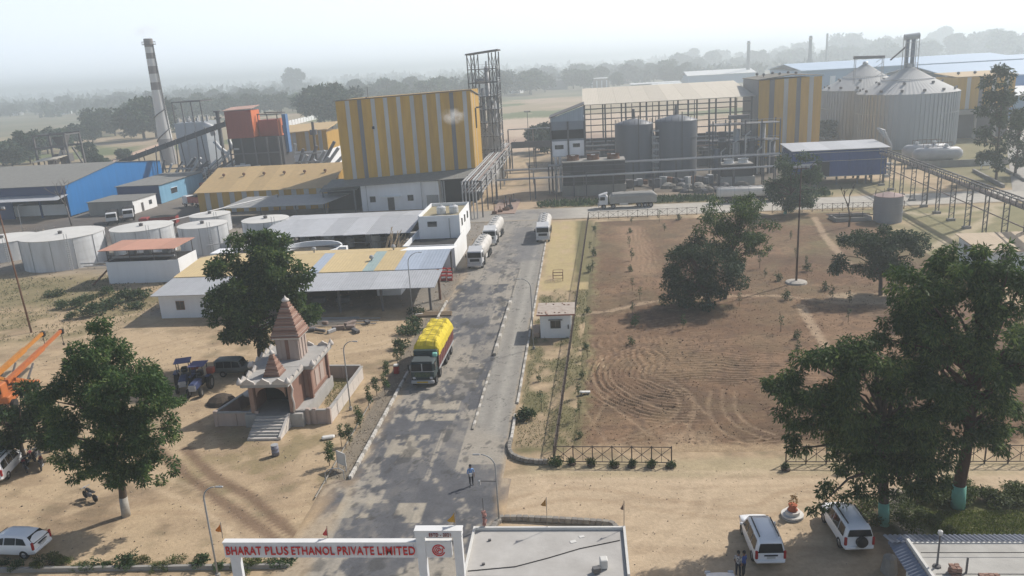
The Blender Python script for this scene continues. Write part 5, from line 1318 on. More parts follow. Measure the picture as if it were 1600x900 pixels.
for k in range(5): MB().tube([(.3 + .7 * k, -1, 7.7), (.3 + .7 * k, -1.6, 7.2), (.3 + .7 * k, -1.6, .1)], .12, 6).build('drop_pipe', PIPE, r)
# ground equipment under the rack
rnd = random.Random(6)
for k in range(12):
    x, y = -19 + rnd.uniform(-1.2, 4.5), rnd.uniform(163, 180)
    o = MB().cyl((0, 0, 0), (0, 0, rnd.uniform(1, 3.2)), .1, n=6).bx(0, 0, .35, 1.0, .6, .7, 0, .05).build('pump', RUST if k % 2 else STEEL); o.location = (x, y, 0)
    tag(o, 'small pump standing at the foot of the pipe rack', 'pump', 'pumps at the foot of the pipe rack')
tag(MB().box(-19.4, -14.4, 162.6, 181, -.05, .16).build('pump_plinth', M('reddish_plinth', (.33, .23, .18), (.25, .18, .15), scale=1)), 'low reddish concrete plinth carrying pumps by the pipe rack', 'plinth')
# --- cross bridges
def bridge(label, x0, x1, Y, z, pipes, postpx, deep=0, mat=STEEL, step=9.0, slope=0.0):
    r = thing('pipe_bridge', label, 'pipe bridge', (x0, Y, 0))
    L_ = x1 - x0
    n = max(2, int(L_ / step) + 1)
    zz = lambda x: z + slope * x
    for k in range(n):
        x = L_ * k / (n - 1)
        for y in (0, 1.6): MB().bar((x, y, -.1), (x, y, zz(x)), .24).build('post', mat, r)
        MB().bar((x, -.2, zz(x)), (x, 1.8, zz(x)), .2).build('cross_beam', mat, r)
    if deep:
        for y in (0, 1.6): MB().bar((0, y, z + deep / 2), (L_, y, zz(L_) + deep / 2), .14, deep).build('side_panel', mat, r)
    for k in range(pipes):
        MB().cyl((0, .1 + 1.4 * k / max(pipes - 1, 1), z + .25), (L_, .1 + 1.4 * k / max(pipes - 1, 1), zz(L_) + .25), .17 if k % 2 == 0 else .11, n=6).build('pipe', (PIPE, PIPE_B, STEELL)[k % 3], r)
    return r
bridge('dark enclosed gangway joining the pipe rack to the grey panelled building', -20.5, -6.5, 232, 6.6, 2, None, 1.7, STEEL, 7)
bridge('thin high pipe bridge above the dark gangway', -22, -7, 240, 11.2, 1, None, 0, PIPE_B, 7)
bridge('pipe bridge with two lagged pipes crossing the open yard', -20.5, -5, 205, 3.4, 3, None, 0, STEELL, 7.5)
bridge('long front pipe bridge on thin posts in front of the cooling tower', -20, 52, 180.5, 4.4, 4, None, 0, STEEL, 9, .006)
bridge('long rear pipe bridge on thin posts in front of the fermenter tanks', -8, 52, 187.5, 6.3, 3, None, 0, STEEL, 10, .006)
# --- grey panelled building at the shed's left end
r = thing('panelled_building', 'grey and white panelled building at the left end of the cream roofed shed', 'building', (-7.2, 190, 0))
PBG = M('blue_grey_panel', (.24, .27, .31), (.18, .2, .235), scale=.4, rough=.6)
MB().box(0, 8.0, 0, 8, 8.3, 17.4).build('wall', PBG, r)
MB().extr([(-.3, -.6, 17.4), (8.1, -.6, 20.2), (8.1, 8, 20.4), (-.3, 8, 17.6)], (0, 0, .15)).build('roof', STEEL, r)
MB().extr([(0, -.06, 16.6), (7.9, -.06, 16.6), (7.9, -.06, 19.95), (0, -.06, 17.35)], (0, .1, 0)).build('head_panel', corrugated('pale_blue_panel', (.32, .38, .44), (.25, .3, .35), .5, 'X'), r)
for x0, x1 in ((.2, 3.9), (4.3, 7.9)):
    MB().box(x0, x1, -.14, -.02, 8.4, 12.0).build('white_panel', WHITE, r)
    MB().box(x0 + .1, x1 - .1, -.1, .0, 14.9, 16.5).build('pale_panel', PBG, r)
    MB().box(x0, x1, -.12, -.02, 12.5, 14.6).build('dark_opening', DARK, r)
window(r, (1.9, -.14, 10.2), 2.0, .9, (0, -1), 3, sill=False); window(r, (6.0, -.14, 10.5), 1.6, .8, (0, -1), 2, sill=False)
for x in (0, 4.1, 8.0): MB().bar((x, -.3, -.1), (x, -.3, 16.5), .4).build('column', STEEL, r)
for x in (.9, 2.0): MB().cyl((x, -.6, 0), (x, -.6, 8.3), .32, n=8).build('white_pipe', TANKW, r)
# --- cream roofed process shed
r = thing('process_shed', 'wide open process shed with cream roof behind the fermenter tanks', 'shed', (.6, 239.5, 0))
x0b, x1b = .2, (G(1162, 128, 21.3)[0] - .6)
x1f = G(1172, 148, 17.6)[0] - .6
for k in range(10):
    a0, a1 = k / 10, (k + 1) / 10 - .0006
    MB().slab((x1f * a0, 0, 17.6), (x1f * a1, 0, 17.6), (x0b + (x1b - x0b) * a1, 27.5, 21.4), (x0b + (x1b - x0b) * a0, 27.5, 21.4), .12).build('roof_sheet', CREAM, r)
for k in range(9):
    x = .6 + k * (x1f - 1.5) / 8
    for y in (1, 26): MB().bar((x, y, -.1), (x, y, 17.4 + 3.4 * y / 27), .45).build('column', STEEL, r)
    for y, hh in ((.9, 12),): MB().bar((x + 1.8, y, -.1), (x + 1.8, y, 17.3), .22).build('mullion', STEEL, r)
for z in (9.5, 13.2, 16.2):
    for y in (1, 26): MB().bar((.4, y, z), (x1f - .6, y, z), .28).build('girt', STEEL, r)
# --- fermenter tanks
for k, (cx_, R, zt_) in enumerate(((13.7, 4.9, 15.2), (24.6, 5.35, 15.6))):
    t_ = thing('fermenter_tank', ('left' if k == 0 else 'right') + ' one of the two dark grey fermenter tanks under the cream roof', 'tank', (cx_, 211, 0))
    MB().lathe([(R, -.1), (R, zt_ - 1.6)], 40, close=False).build('shell', TANKG, t_, smooth=True)
    MB().lathe([(R + .1, zt_ - 1.65), (R + .05, zt_ - 1.5), (R * .5, zt_ - .7), (.4, zt_ - .2)], 40, close=False).build('roof', TANKG, t_, smooth=True)
    MB().lathe([(R + .04, zt_ * .62), (R + .14, zt_ * .62), (R + .14, zt_ * .62 + .25), (R + .04, zt_ * .62 + .25)], 40, close=False).build('stiffener_ring', TANKG, t_)
    MB().cyl((0, 0, zt_ - .6), (0, 0, zt_ + 2.2), .5, .35, 10).build('agitator', STEEL, t_)
    MB().bar((.9, -R - .1, 0), (.9, -R - .1, zt_ + .8), .25).build('riser_pipe', STEEL, t_)
    rl = MB()
    for j in range(20):
        a_ = 2 * math.pi * j / 20; rl.bar(((R - .1) * math.cos(a_), (R - .1) * math.sin(a_), zt_ - 1.55), ((R - .1) * math.cos(a_), (R - .1) * math.sin(a_), zt_ - .4), .08)
    rl.build('guard_rail', STEEL, t_)
    MB().box(-R * .7, R * .5, -R - .5, -R + 1.5, -.1, 1.5).build('plinth', CONCW, t_)
r = thing('pipe_riser', 'rows of pale risers and gauges between the two fermenter tanks', 'pipework', (19.1, 208, 0))
for k in range(4): MB().cyl((-.7 + k * .5, 0, 0), (-.7 + k * .5, 0, 12 - k * 1.2), .13, n=6).build('riser', (PIPE, STEELL)[k % 2], r)
for k in range(7): MB().box(-1.0, .9, -.2, .1, 2 + k * 1.6, 2.4 + k * 1.6).build('platform', STEELL, r)
# --- equipment right of the fermenters
r = thing('evaporator_unit', 'dark cluster of vessels, frames and pipes before the tall striped building', 'process unit', (33, 205, 0))
rnd = random.Random(14)
for k in range(9):
    x = 1 + k * 1.75
    MB().cyl((x, k * 1.7 % 4, -.1), (x, k * 1.7 % 4, rnd.uniform(6, 13.4)), rnd.uniform(.45, 1.1), n=10).build('vessel', (TANKG, STEEL, TANKG, PIPE)[k % 4], r, smooth=True)
for x in (0, 4, 8, 12, 16.5):
    for y in (-.6, 4.5): MB().bar((x, y, -.1), (x, y, 13.6), .3).build('column', STEEL, r)
for z in (4.2, 8.4, 12.6):
    MB().box(-.2, 16.6, -.7, 4.6, z, z + .15).build('platform', STEEL, r)
    rl = MB(); rl.bar((-.2, -.7, z + 1.1), (16.6, -.7, z + 1.1), .08)
    for j in range(12): rl.bar((j * 1.5, -.7, z + .1), (j * 1.5, -.7, z + 1.1), .06)
    rl.build('handrail', STEELL, r)
for k in range(5): MB().tube([(2 + k * 3, -1.2, .1), (2 + k * 3, -1.2, 6 + k % 3 * 2), (3.2 + k * 3, -1.2, 7 + k % 3 * 2)], .2, 6).build('pipe', PIPE, r)
MB().bx(7, 3, 14.2, 5, 1.6, 1.0).build('header', STEEL, r)
# --- crowded plant floor under and before the cream roof
rnd = random.Random(33)
r = thing('plant_floor_equipment', 'dark crowd of vessels, pumps and pipework on the plant floor under the cream roof', 'process unit', (0, 222, 0))
for k in range(46):
    x, y = rnd.uniform(1, 50), rnd.uniform(0, 40); h = rnd.uniform(2, 7.5)
    m_ = MB()
    if k % 3: m_.cyl((x, y, -.1), (x, y, h), rnd.uniform(.6, 1.8), n=10)
    else: m_.bx(x, y, h / 2, rnd.uniform(2, 6), rnd.uniform(1.5, 4), h, 0, .1)
    m_.build('vessel' if k % 3 else 'skid', (TANKG, STEEL, STEEL, STEELL)[k % 4], r)
for k in range(8): MB().bar((1, k * 4, 4.5 + k % 3), (50, k * 4, 4.5 + k % 3), .35).build('pipe', (STEEL, PIPE_B, STEELL)[k % 3], r)
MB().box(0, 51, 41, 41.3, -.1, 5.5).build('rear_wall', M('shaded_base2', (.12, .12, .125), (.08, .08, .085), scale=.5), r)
r = thing('pump_row', 'dark row of pumps and low tanks between the cooling towers', 'machine', (11, 190, 0))
for k in range(15): MB().bx(k * 1.4, rnd.uniform(0, 4), .9, rnd.uniform(.8, 1.6), rnd.uniform(1, 2), rnd.uniform(1, 2.6), rnd.uniform(0, 1), .08).build('pump', (STEEL, TANKG, STEELL, RUST)[k % 4], r)
# --- cooling towers
r = thing('cooling_tower', 'long dark louvred cooling tower in front of the panelled building', 'cooling tower', (-4.6, 183, 0))
for k in range(6): MB().box(.05 + k * 2.4, 2.4 + k * 2.4, 0, 6, 2.4, 7.6).build('louvre_panel', M('louvre_dark', (.085, .08, .08), (.06, .057, .057), scale=.5, rough=.9), r)
for z in (3.2, 4.4, 5.6, 6.8): MB().bar((0, -.08, z), (14.4, -.08, z), .12).build('louvre_slat', STEEL, r)
MB().box(-.2, 14.6, -.3, 6.3, -.1, 2.3).build('basin', CONCW, r)
MB().box(-.1, 14.5, -.15, 6.2, 7.62, 7.85).build('deck', CONCW, r)
for k in range(3):
    MB().lathe([(1.5, 7.86), (1.35, 8.5), (1.5, 9.0)], 16, 2.5 + k * 4.7, 3, False).build('fan_shroud', RUST, r); MB().bx(2.5 + k * 4.7, 3, 8.8, 1.0, .5, .4).build('fan_motor', TANKW, r)
r = thing('cooling_tower', 'small cooling tower with pale basin below the tall striped building', 'cooling tower', (32.6, 188.5, 0))
MB().box(0, 7.2, 0, 4.6, 2.0, 4.7).build('louvre_panel', MATS['louvre_dark'], r)
MB().box(-.4, 7.6, -.3, 4.9, -.1, 1.95).build('basin', M('pale_basin', (.42, .41, .39), (.33, .32, .3), scale=1), r)
MB().box(-.1, 7.3, -.1, 4.7, 4.72, 4.9).build('deck', CONCW, r)
for k in range(2): MB().lathe([(1.3, 4.92), (1.1, 5.5), (1.3, 5.9)], 14, 2 + k * 3.3, 2.2, False).build('fan_shroud', TANKW, r)
# --- rubble and heaps before the cooling towers
rnd = random.Random(21)
for k in range(26):
    x, y, _ = G(rnd.uniform(1040, 1160), rnd.uniform(291, 301))
    s_ = rnd.uniform(.5, 1.6)
    m_ = MB().lathe([(s_ * 1.2, -.1), (s_, s_ * .45), (s_ * .5, s_ * .8), (.05, s_ * .9)], 7, close=False)
    m_.v = [(a_ + rnd.uniform(-.2, .2) * s_, b_ + rnd.uniform(-.2, .2) * s_, c_) for a_, b_, c_ in m_.v]
    o = m_.build('rubble_heap', (BROOF, STEEL, CONCW)[k % 3]); o.location = (x, y, 0)
    tag(o, 'small heap of rubble beyond the crop strip', 'rubble', 'heaps of rubble beyond the crop strip')
# --- tall striped building on the right
r = thing('mill_building', 'tall yellow striped building with grey side wall left of the grain silos', 'building', (50.8, 236, 0))
MB().box(0, 17.4, 0, 22, -.1, 21.9).build('wall', YEL, r)
MB().box(-.1, 0, .05, 22, -.1, 22.2).build('side_wall', corrugated('grey_side_sheet', (.15, .155, .17), (.12, .12, .13), .4, 'Y'), r)
wallp(r, (0, 0), (17.4, 0), (0, 0), (21.9, 22.3), [(0, .17, YEL), (.17, .25, STRIP_D), (.25, .40, YEL), (.40, .47, STRIP), (.47, .60, YEL), (.60, .67, STRIP_D), (.67, .80, YEL), (.80, .87, STRIP), (.87, 1, YEL)])
MB().extr([(-.3, -.4, 22.0), (8.7, -.4, 23.0), (17.8, -.4, 22.4), (17.8, 22.3, 22.4), (8.7, 22.3, 23.0), (-.3, 22.3, 22.0)], (0, 0, .2)).build('roof', BROOF, r)
for k in range(6): vent(r, 3 + (k % 3) * 4.6, 8 + (k // 3) * 9, 22.7, 1.1, STEEL)

# --- grain silos
def silo(label, cx_, cy_, R, ze, za):
    t_ = thing('grain_silo', label, 'silo', (cx_, cy_, 0))
    MB().lathe([(R, -.1), (R, ze)], 96, close=False).build('shell', GALV, t_, smooth=True)
    n = 72
    st = MB().box(-.09, .26, -.15, .15, 0, ze - .05).mesh('stiffener', GALV)
    for k in range(n):
        a_ = 2 * math.pi * k / n
        if math.sin(a_) < .35: obj('stiffener', st, t_, (R * math.cos(a_), R * math.sin(a_), 0), rz=a_)
    m2 = MB(); 
    for k in range(n):
        a0, a1 = 2 * math.pi * k / n, 2 * math.pi * (k + 1) / n; am = (a0 + a1) / 2
        for (r0, z0), (r1, z1) in (((R + .25, ze - .1), (R * .5, (ze + za) / 2)), ((R * .5, (ze + za) / 2), (.7, za))):
            m2.add([(r0 * math.cos(a0), r0 * math.sin(a0), z0), (r0 * math.cos(am), r0 * math.sin(am), z0 + .07), (r0 * math.cos(a1), r0 * math.sin(a1), z0), (r1 * math.cos(a1), r1 * math.sin(a1), z1), (r1 * math.cos(am), r1 * math.sin(am), z1 + .05), (r1 * math.cos(a0), r1 * math.sin(a0), z1)], [(0, 1, 4, 5), (1, 2, 3, 4)])
    m2.build('roof', M('silo_roof', (.46, .46, .45), (.40, .40, .39), scale=.25, rough=.75), t_)
    MB().lathe([(R * .5 + .1, (ze + za) / 2 + .1), (R * .5 + .25, (ze + za) / 2 + .25), (R * .5, (ze + za) / 2 + .3)], 48, close=False).build('roof_ring', GALV, t_)
    for k in range(14):
        a_ = 2 * math.pi * k / 14 + .2
        for f in ((.94, .07),) + (((.66, .34),) if k % 2 else ()):
            vv = MB().bx(0, 0, .4, .5, .8, .7, a_, .06); o = vv.build('roof_vent', STEEL, t_); o.location = (R * f[0] * math.cos(a_), R * f[0] * math.sin(a_), ze + (za - ze) * f[1])
    MB().lathe([(R + .02, ze * .62), (R + .2, ze * .62), (R + .2, ze * .62 + .3), (R + .02, ze * .62 + .3)], 96, close=False).build('wind_ring', GALV, t_)
    MB().lathe([(.8, za - .3), (.9, za + .5), (.5, za + .9)], 14).build('cap', GALV, t_)
    return t_
silo('nearer large corrugated grain silo with conical roof', 98.6, 254, 14.0, 15.7, 23.0)
silo('farther grain silo half hidden behind the nearer one', 95.6, 283, 13.2, 15.9, 23.8)
r = thing('bucket_elevator', 'twin-leg bucket elevator tower rising above the nearer silo', 'elevator', (98.6, 254, 0))
for x in (-1.0, .7): MB().bar((x, 0, 22), (x, 0, 31.4), .85, .9).build('elevator_leg', M('elevator_blue_grey', (.20, .23, .27), (.15, .17, .2), scale=1), r)
for x in (-1.8, 2.0):
    for y in (-1, 1): MB().bar((x, y, 22), (x, y, 32), .16).build('mast', STEELL, r)
for z in (24, 26, 28, 30, 32): MB().bar((-1.8, -1, z), (2.0, -1, z), .12).build('rung', STEELL, r)
MB().cyl((-2.0, 0, 31.5), (2.2, 0, 31.8), .9, n=12).build('head', GALV, r)
MB().bar((-1.2, 0, 29.0), (-5.6, 0, 25.2), .4).build('spout', STEEL, r)
r = thing('catwalk', 'covered conveyor bridge between the two silo tops', 'conveyor', (0, 0, 0))
MB().bar((83.5 + 4, 270, 26.3), (97, 270, 26.0), .9, .9).build('gallery', STEEL, r)
for x in (88.0, 96.6):
    for y in (269.3, 270.7): MB().bar((x, y, 18.0), (x, y, 26), .16).build('post', STEELL, r)
for k in range(4): MB().bar((94.2, 269.3, 20 + k * 1.5), (96.6, 269.3, 21.5 + k * 1.5), .12).build('brace', STEELL, r)
# --- striped building right of the silos
r = thing('striped_mill', 'yellow striped building on an open concrete frame right of the silos', 'building', (116.6, 262, 0))
MB().box(0, 17, 0, 16, 9.0, 18.6).build('wall', YEL, r)
wallp(r, (0, 0), (17, 0), (9, 9), (18.6, 18.6), stripes([(.16, STRIP), (.38, STRIP_D), (.6, STRIP), (.82, STRIP)], .07))
MB().extr([(-.5, -.6, 18.7), (17.5, -.6, 18.7), (17.5, 16.5, 19.6), (-.5, 16.5, 19.6)], (0, 0, .2)).build('roof', YROOF, r)
for k in range(3): vent(r, 3 + k * 5, 7, 19.1, 1.2, STEEL)
MB().box(-1.5, 12, -3, 0, 7.6, 8.9).build('balcony', CONCW, r)
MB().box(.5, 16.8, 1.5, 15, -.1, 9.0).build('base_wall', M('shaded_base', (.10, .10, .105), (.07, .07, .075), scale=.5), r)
for x in (-.8, 5.5, 11.5, 16.5): MB().bar((x, -1.5, -.1), (x, -1.5, 8), .7).build('column', CONCW, r)
# --- raised blue shed
r = thing('raised_shed', 'blue clad raised shed with pale roof in front of the silos', 'shed', (47.2, 183, 0))
MB().box(0, 20.6, 0, 9, 1.9, 7.7).build('wall', BLUED, r)
for k in range(5): MB().box(.03 + k * 4.12, 4.1 + k * 4.12, -.07, 0, 1.95, 7.65).build('cladding_panel', corrugated('royal_blue_sheet', (.02, .065, .24), (.02, .055, .19), .35, 'X', .5), r)
for k in range(5): MB().slab((-.4 + k * 4.28, -.9, 8.0), (3.86 + k * 4.28, -.9, 8.0), (3.86 + k * 4.28, 10, 8.7), (-.4 + k * 4.28, 10, 8.7), .12).build('roof_sheet', GSHEETL, r)
for z in (1.9, 5.4, 7.3): MB().bar((0, -.14, z), (20.6, -.14, z), .12).build('rail', STEELL, r)
MB().box(4.4, 8.2, -.12, -.06, 1.9, 5.2).build('opening', DARK, r)
for x in (.4, 5, 10, 14.6, 16.4, 17.6, 20.2):
    for y in (.3, 8.6): MB().bar((x, y, -.1), (x, y, 1.9), .35).build('leg', STEEL, r)
r = thing('dust_duct', 'bundle of shiny ducts at the right end of the raised blue shed', 'duct', (69.5, 191, 0))
for k in range(6): MB().tube([(-1.4 + .45 * k, 0, 11.3 - .5 * k), (.2 + .35 * k, 0, 10.8 - .7 * k), (.8 + .2 * k, 0, 8 - .7 * k)], .3, 7).build('duct_section', PIPE, r, smooth=True)
MB().cyl((1.9, 0, 0), (1.9, 0, 7.6), .22, n=8).build('post', STEELL, r)
for k in range(4): MB().bx(-.6 + .2 * k, -5, 1.0 + k * .9, 1.2, 1.2, .5, .3 * k).build('fan_housing', PIPE, r)
# --- bullet tanks
for k, (px, yb) in enumerate(((1464, 205.5), (1446, 213))):
    x0 = D(px, 246, yb)[0]
    t_ = thing('bullet_tank', ('front' if k == 0 else 'rear') + ' white horizontal gas tank on saddles below the silos', 'tank', (x0, yb, 0))
    prof = [(-5.9, .1), (-5.8, .8), (-5.3, 1.35), (-4.5, 1.7), (4.5, 1.7), (5.3, 1.35), (5.8, .8), (5.9, .1)]
    m_ = MB(); P_ = [[(x, rr * math.cos(a_), 2.9 + rr * math.sin(a_)) for a_ in np.linspace(0, 2 * math.pi, 25)] for x, rr in prof]
    m_.grid(P_).build('vessel', M('bullet_white', (.47, .48, .49), (.34, .34, .34), scale=.8, rough=.5), t_, smooth=True)
    for x in (-3, 3): MB().box(x - .35, x + .35, -1.3, 1.3, -.1, 1.9).build('saddle', CONCW, t_)
    for x in (-2.4, 2): MB().lathe([(.5, 4.4), (.5, 5.2), (.05, 5.4)], 10, x, 0).build('dome', TANKW, t_)
    rl = MB()
    for x in np.linspace(-3.5, 3.5, 7): rl.bar((x, 0, 4.5), (x, 0, 5.7), .08)
    rl.bar((-3.5, 0, 5.7), (3.5, 0, 5.7), .1); rl.build('walkway_rail', RUST, t_)
MB_ = MB().box(0, 24, 0, .3, -.1, 1.6).build('boundary_wall', CONCW); MB_.location = (80, 202.5, 0); tag(MB_, 'low concrete wall in front of the horizontal gas tanks', 'wall')
tag(MB().box(0, 2.6, 0, .12, .8, 2.6).box(.2, .35, 0, .12, -.1, .8).box(2.2, 2.35, 0, .12, -.1, .8).build('notice_board', WHITE2, loc=(94.6, 197, 0)), 'white notice board right of the horizontal gas tanks', 'notice board')
for a_, b_ in ((G(1521, 268), G(1566, 293)), (G(1563, 262), G(1600, 282))):
    pass
wl = MB().bar((*G(1521, 268)[:2], .3), (*G(1568, 293)[:2], .3), .5, .7).build('low_wall', CONCW); tag(wl, 'low white kerb wall beside the side road below the gas tanks', 'wall')
wl = MB().bar((*G(1563, 262)[:2], .3), (*G(1602, 284)[:2], .3), .5, .7).build('low_wall', CONCW); tag(wl, 'low wall along the far side of the side road', 'wall')

# --- pipe trestle coming down on the right
r = thing('pipe_trestle', 'long elevated pipe trestle on lattice posts running along the right side', 'pipe trestle', (0, 0, 0))
A_, B_ = Vector((65.9, 181, 6.8)), Vector((60.6, 98, 6.8))
dv = (B_ - A_).normalized(); nv = Vector((-dv.y, dv.x, 0))
for s_ in (-.55, .55):
    for dz in (0, 1.0): MB().bar(A_ + nv * s_ + Vector((0, 0, dz)), B_ + nv * s_ + Vector((0, 0, dz)), .16).build('chord', STEEL, r)
n = 42
hoop = MB().bar((-.55, 0, 0), (-.55, 0, 1.0), .1).bar((.55, 0, 0), (.55, 0, 1.0), .1).bar((-.55, 0, 1.0), (.55, 0, 1.0), .1).bar((-.55, 0, 0), (.55, 0, 0), .1).mesh('hoop', STEEL)
for k in range(n):
    p = A_.lerp(B_, k / (n - 1)); obj('hoop', hoop, r, p, rz=math.atan2(nv.y, nv.x))
for k in range(4): MB().cyl(A_ + nv * (-.4 + .26 * k) + Vector((0, 0, .15)), B_ + nv * (-.4 + .26 * k) + Vector((0, 0, .15)), .09, n=6).build('pipe', (PIPE_B, STEEL)[k % 2], r)
MB().cyl(A_ + nv * .9 + Vector((0, 0, -3.2)), B_ + nv * .9 + Vector((0, 0, -3.2)), .1, n=6).build('low_pipe', PIPE_B, r)
lat = MB()
for s_ in (-.4, .4): lat.bar((s_, 0, -.1), (s_, 0, 6.8), .13)
for k in range(12): lat.bar((-.4, 0, .2 + k * .55), (.4, 0, .75 + k * .55 if k % 2 else .2 + k * .55), .07)
lat = lat.mesh('lattice_post', STEEL)
for k in range(13):
    p = A_.lerp(B_, .015 + k * .08); o = obj('lattice_post', lat, r, (p.x, p.y, 0), rz=.4 if k % 3 == 2 else 0)
    if k % 3 == 1: obj('lattice_post', lat, r, (p.x + .9, p.y + .9, 0), rz=1.2)
    MB().box(p.x - .6, p.x + .6, p.y - .4, p.y + .4, -.1, .35).build('footing', CONCW, r)
# --- grey water tank
r = thing('water_tank', 'grey cylindrical steel tank with shallow reddish cone by the field corner', 'tank', (53.2, 141.4, 0))
TG = M('tank_mid_grey', (.27, .275, .29), (.2, .2, .21), scale=.6, rough=.6, streak=True)
MB().lathe([(2.35, -.1), (2.35, 4.5)], 28, close=False).build('shell', TG, r, smooth=True)
MB().lathe([(2.4, 4.48), (2.42, 4.55), (.2, 5.2)], 28, close=False).build('roof', M('tank_roof_rust', (.36, .27, .25), (.28, .2, .19), scale=1), r)
for z in (1.6, 3.1): MB().lathe([(2.36, z), (2.43, z), (2.43, z + .1), (2.36, z + .1)], 28, close=False).build('ring', TG, r)
for k in range(8):
    a_ = 2 * math.pi * k / 8; MB().bar((2.3 * math.cos(a_), 2.3 * math.sin(a_), 4.5), (2.3 * math.cos(a_), 2.3 * math.sin(a_), 5.4), .06).build('rail_post', STEEL, r)
r = thing('settling_basin', 'low concrete basin with pipes left of the grey water tank', 'basin', (44.5, 141.5, 0))
for a_, b_ in (((0, 0), (6, 0)), ((0, 4), (6, 4)), ((0, 0), (0, 4)), ((6, 0), (6, 4))): MB().bar((*a_, .35), (*b_, .35), .3, .9).build('wall', CONCW, r)
for y in (1, 2.4): MB().cyl((-1, y, 1), (6.6, y, 1), .1, n=6).build('pipe', STEEL, r)
for x in (0.6, 2.6, 4.6): MB().bar((x, .4, 0), (x, .4, 1.8), .1).build('post', STEEL, r)
# --- tan-roofed house right
r = thing('small_house', 'low white house with tan roof below the pipe trestle at the right edge', 'house', (52.6, 106.5, 0))
MB().add([(0, 0, -.1), (20, 0, -.1), (20, 6.8, -.1), (0, 6.8, -.1), (0, 0, 2.8), (20, 0, 2.8), (20, 6.8, 3.5), (0, 6.8, 3.5)], [(0, 1, 5, 4), (1, 2, 6, 5), (2, 3, 7, 6), (3, 0, 4, 7)]).build('wall', WHITE, r)
TAN = corrugated('tan_roof', (.46, .36, .25), (.37, .29, .2), .4, 'X', .7)
for k in range(5): MB().slab((-.4 + k * 4.2, -.6, 2.85), (3.78 + k * 4.2, -.6, 2.85), (3.78 + k * 4.2, 7.3, 3.65), (-.4 + k * 4.2, 7.3, 3.65), .1).build('roof_sheet', TAN, r)
window(r, (0, 4.6, 1.4), .8, 1.2, (-1, 0), 1, sill=False)
for x in (3, 7, 11): window(r, (x, 0, 1.0), 1.2, 1.1, (0, -1), 2)

# --- far industry on the right and the settlement in the haze
def shed_far(label, name, x0, x1, Y0, Y1, ze, zr, wm, rm, rz=0.0, bands=0):
    r = thing(name, label, 'factory' if 'factory' in name else 'building', (x0, Y0, 0), rz)
    w, d = x1 - x0, Y1 - Y0
    MB().add([(0, 0, -1), (w, 0, -1), (w, d, -1), (0, d, -1), (0, 0, ze), (w, 0, ze), (w, d, ze), (0, d, ze)], [(0, 1, 5, 4), (1, 2, 6, 5), (2, 3, 7, 6), (3, 0, 4, 7)]).build('wall', wm, r)
    MB().extr([(-1, -1.5, ze), (w + 1, -1.5, ze), (w + 1, d / 2, zr), (-1, d / 2, zr)], (0, 0, .4)).build('front_roof', rm, r)
    MB().extr([(-1, d / 2, zr), (w + 1, d / 2, zr), (w + 1, d + 1.5, ze), (-1, d + 1.5, ze)], (0, 0, .4)).build('rear_roof', rm, r)
    for k in range(bands):
        MB().box(w * (k + .3) / bands, w * (k + .55) / bands, -.25, -.02, 0, ze * .8).build('wall_panel', WHITE, r)
    return r
FB = M('far_blue_wall', (.16, .30, .46), (.13, .25, .38), scale=.1, rough=.6)
FBS = M('far_bright_blue', (.06, .22, .50), (.05, .19, .43), scale=.1, rough=.6)
FR = M('far_pale_roof', (.40, .51, .64), (.35, .45, .57), scale=.08, rough=.5)
FW_ = M('far_white_roof', (.66, .67, .66), (.57, .58, .58), scale=.08, rough=.5)
FG = M('far_grey_wall', (.20, .21, .215), (.15, .16, .165), scale=.1, rough=.8)
FC = M('far_cream_wall', (.42, .36, .31), (.33, .28, .25), scale=.1, rough=.8)
def FP2(px, py, z=0): return G(px, py, z)
x0_ = D(1254, 105, 480)[0]
a_ = G(1075, 132); shed_far('long grey-blue factory shed in the haze behind the cream roof', 'factory_shed', a_[0], a_[0] + 70, a_[1], a_[1] + 60, 8.5, 12.5, FB, FW_)
shed_far('big pale factory roof with blue walls left behind the silos', 'factory_shed', x0_, x0_ + 120, 480, 560, 17.5, 21, FB, FR, bands=10)
shed_far('long pale factory roof with bright blue wall right behind the silos', 'factory_shed', 150, 300, 340, 420, 15.0, 19.5, FBS, FR)
shed_far('farthest long factory roof on the right horizon', 'factory_shed', 215, 420, 480, 560, 15, 19, FG, FR)
shed_far('pale low factory annex behind the sparse tree at right', 'factory_shed', 150, 230, 310, 335, 9, 11.5, FB, FW_)
a_ = G(848, 140); shed_far('dark block on the open land in the haze', 'far_building', a_[0], a_[0] + 30, a_[1], a_[1] + 20, 9.5, 10, FG, FG)
a_ = G(922, 138); shed_far('pinkish multi-storey building in the haze left of the cream roof', 'far_building', a_[0], a_[0] + 22, a_[1], a_[1] + 18, 10, 10.6, FC, FW_, bands=4)
a_ = G(986, 138); shed_far('pale low building just above the cream roof', 'far_building', a_[0], a_[0] + 50, a_[1], a_[1] + 15, 3.5, 4.5, FC, FW_)
rnd = random.Random(40)
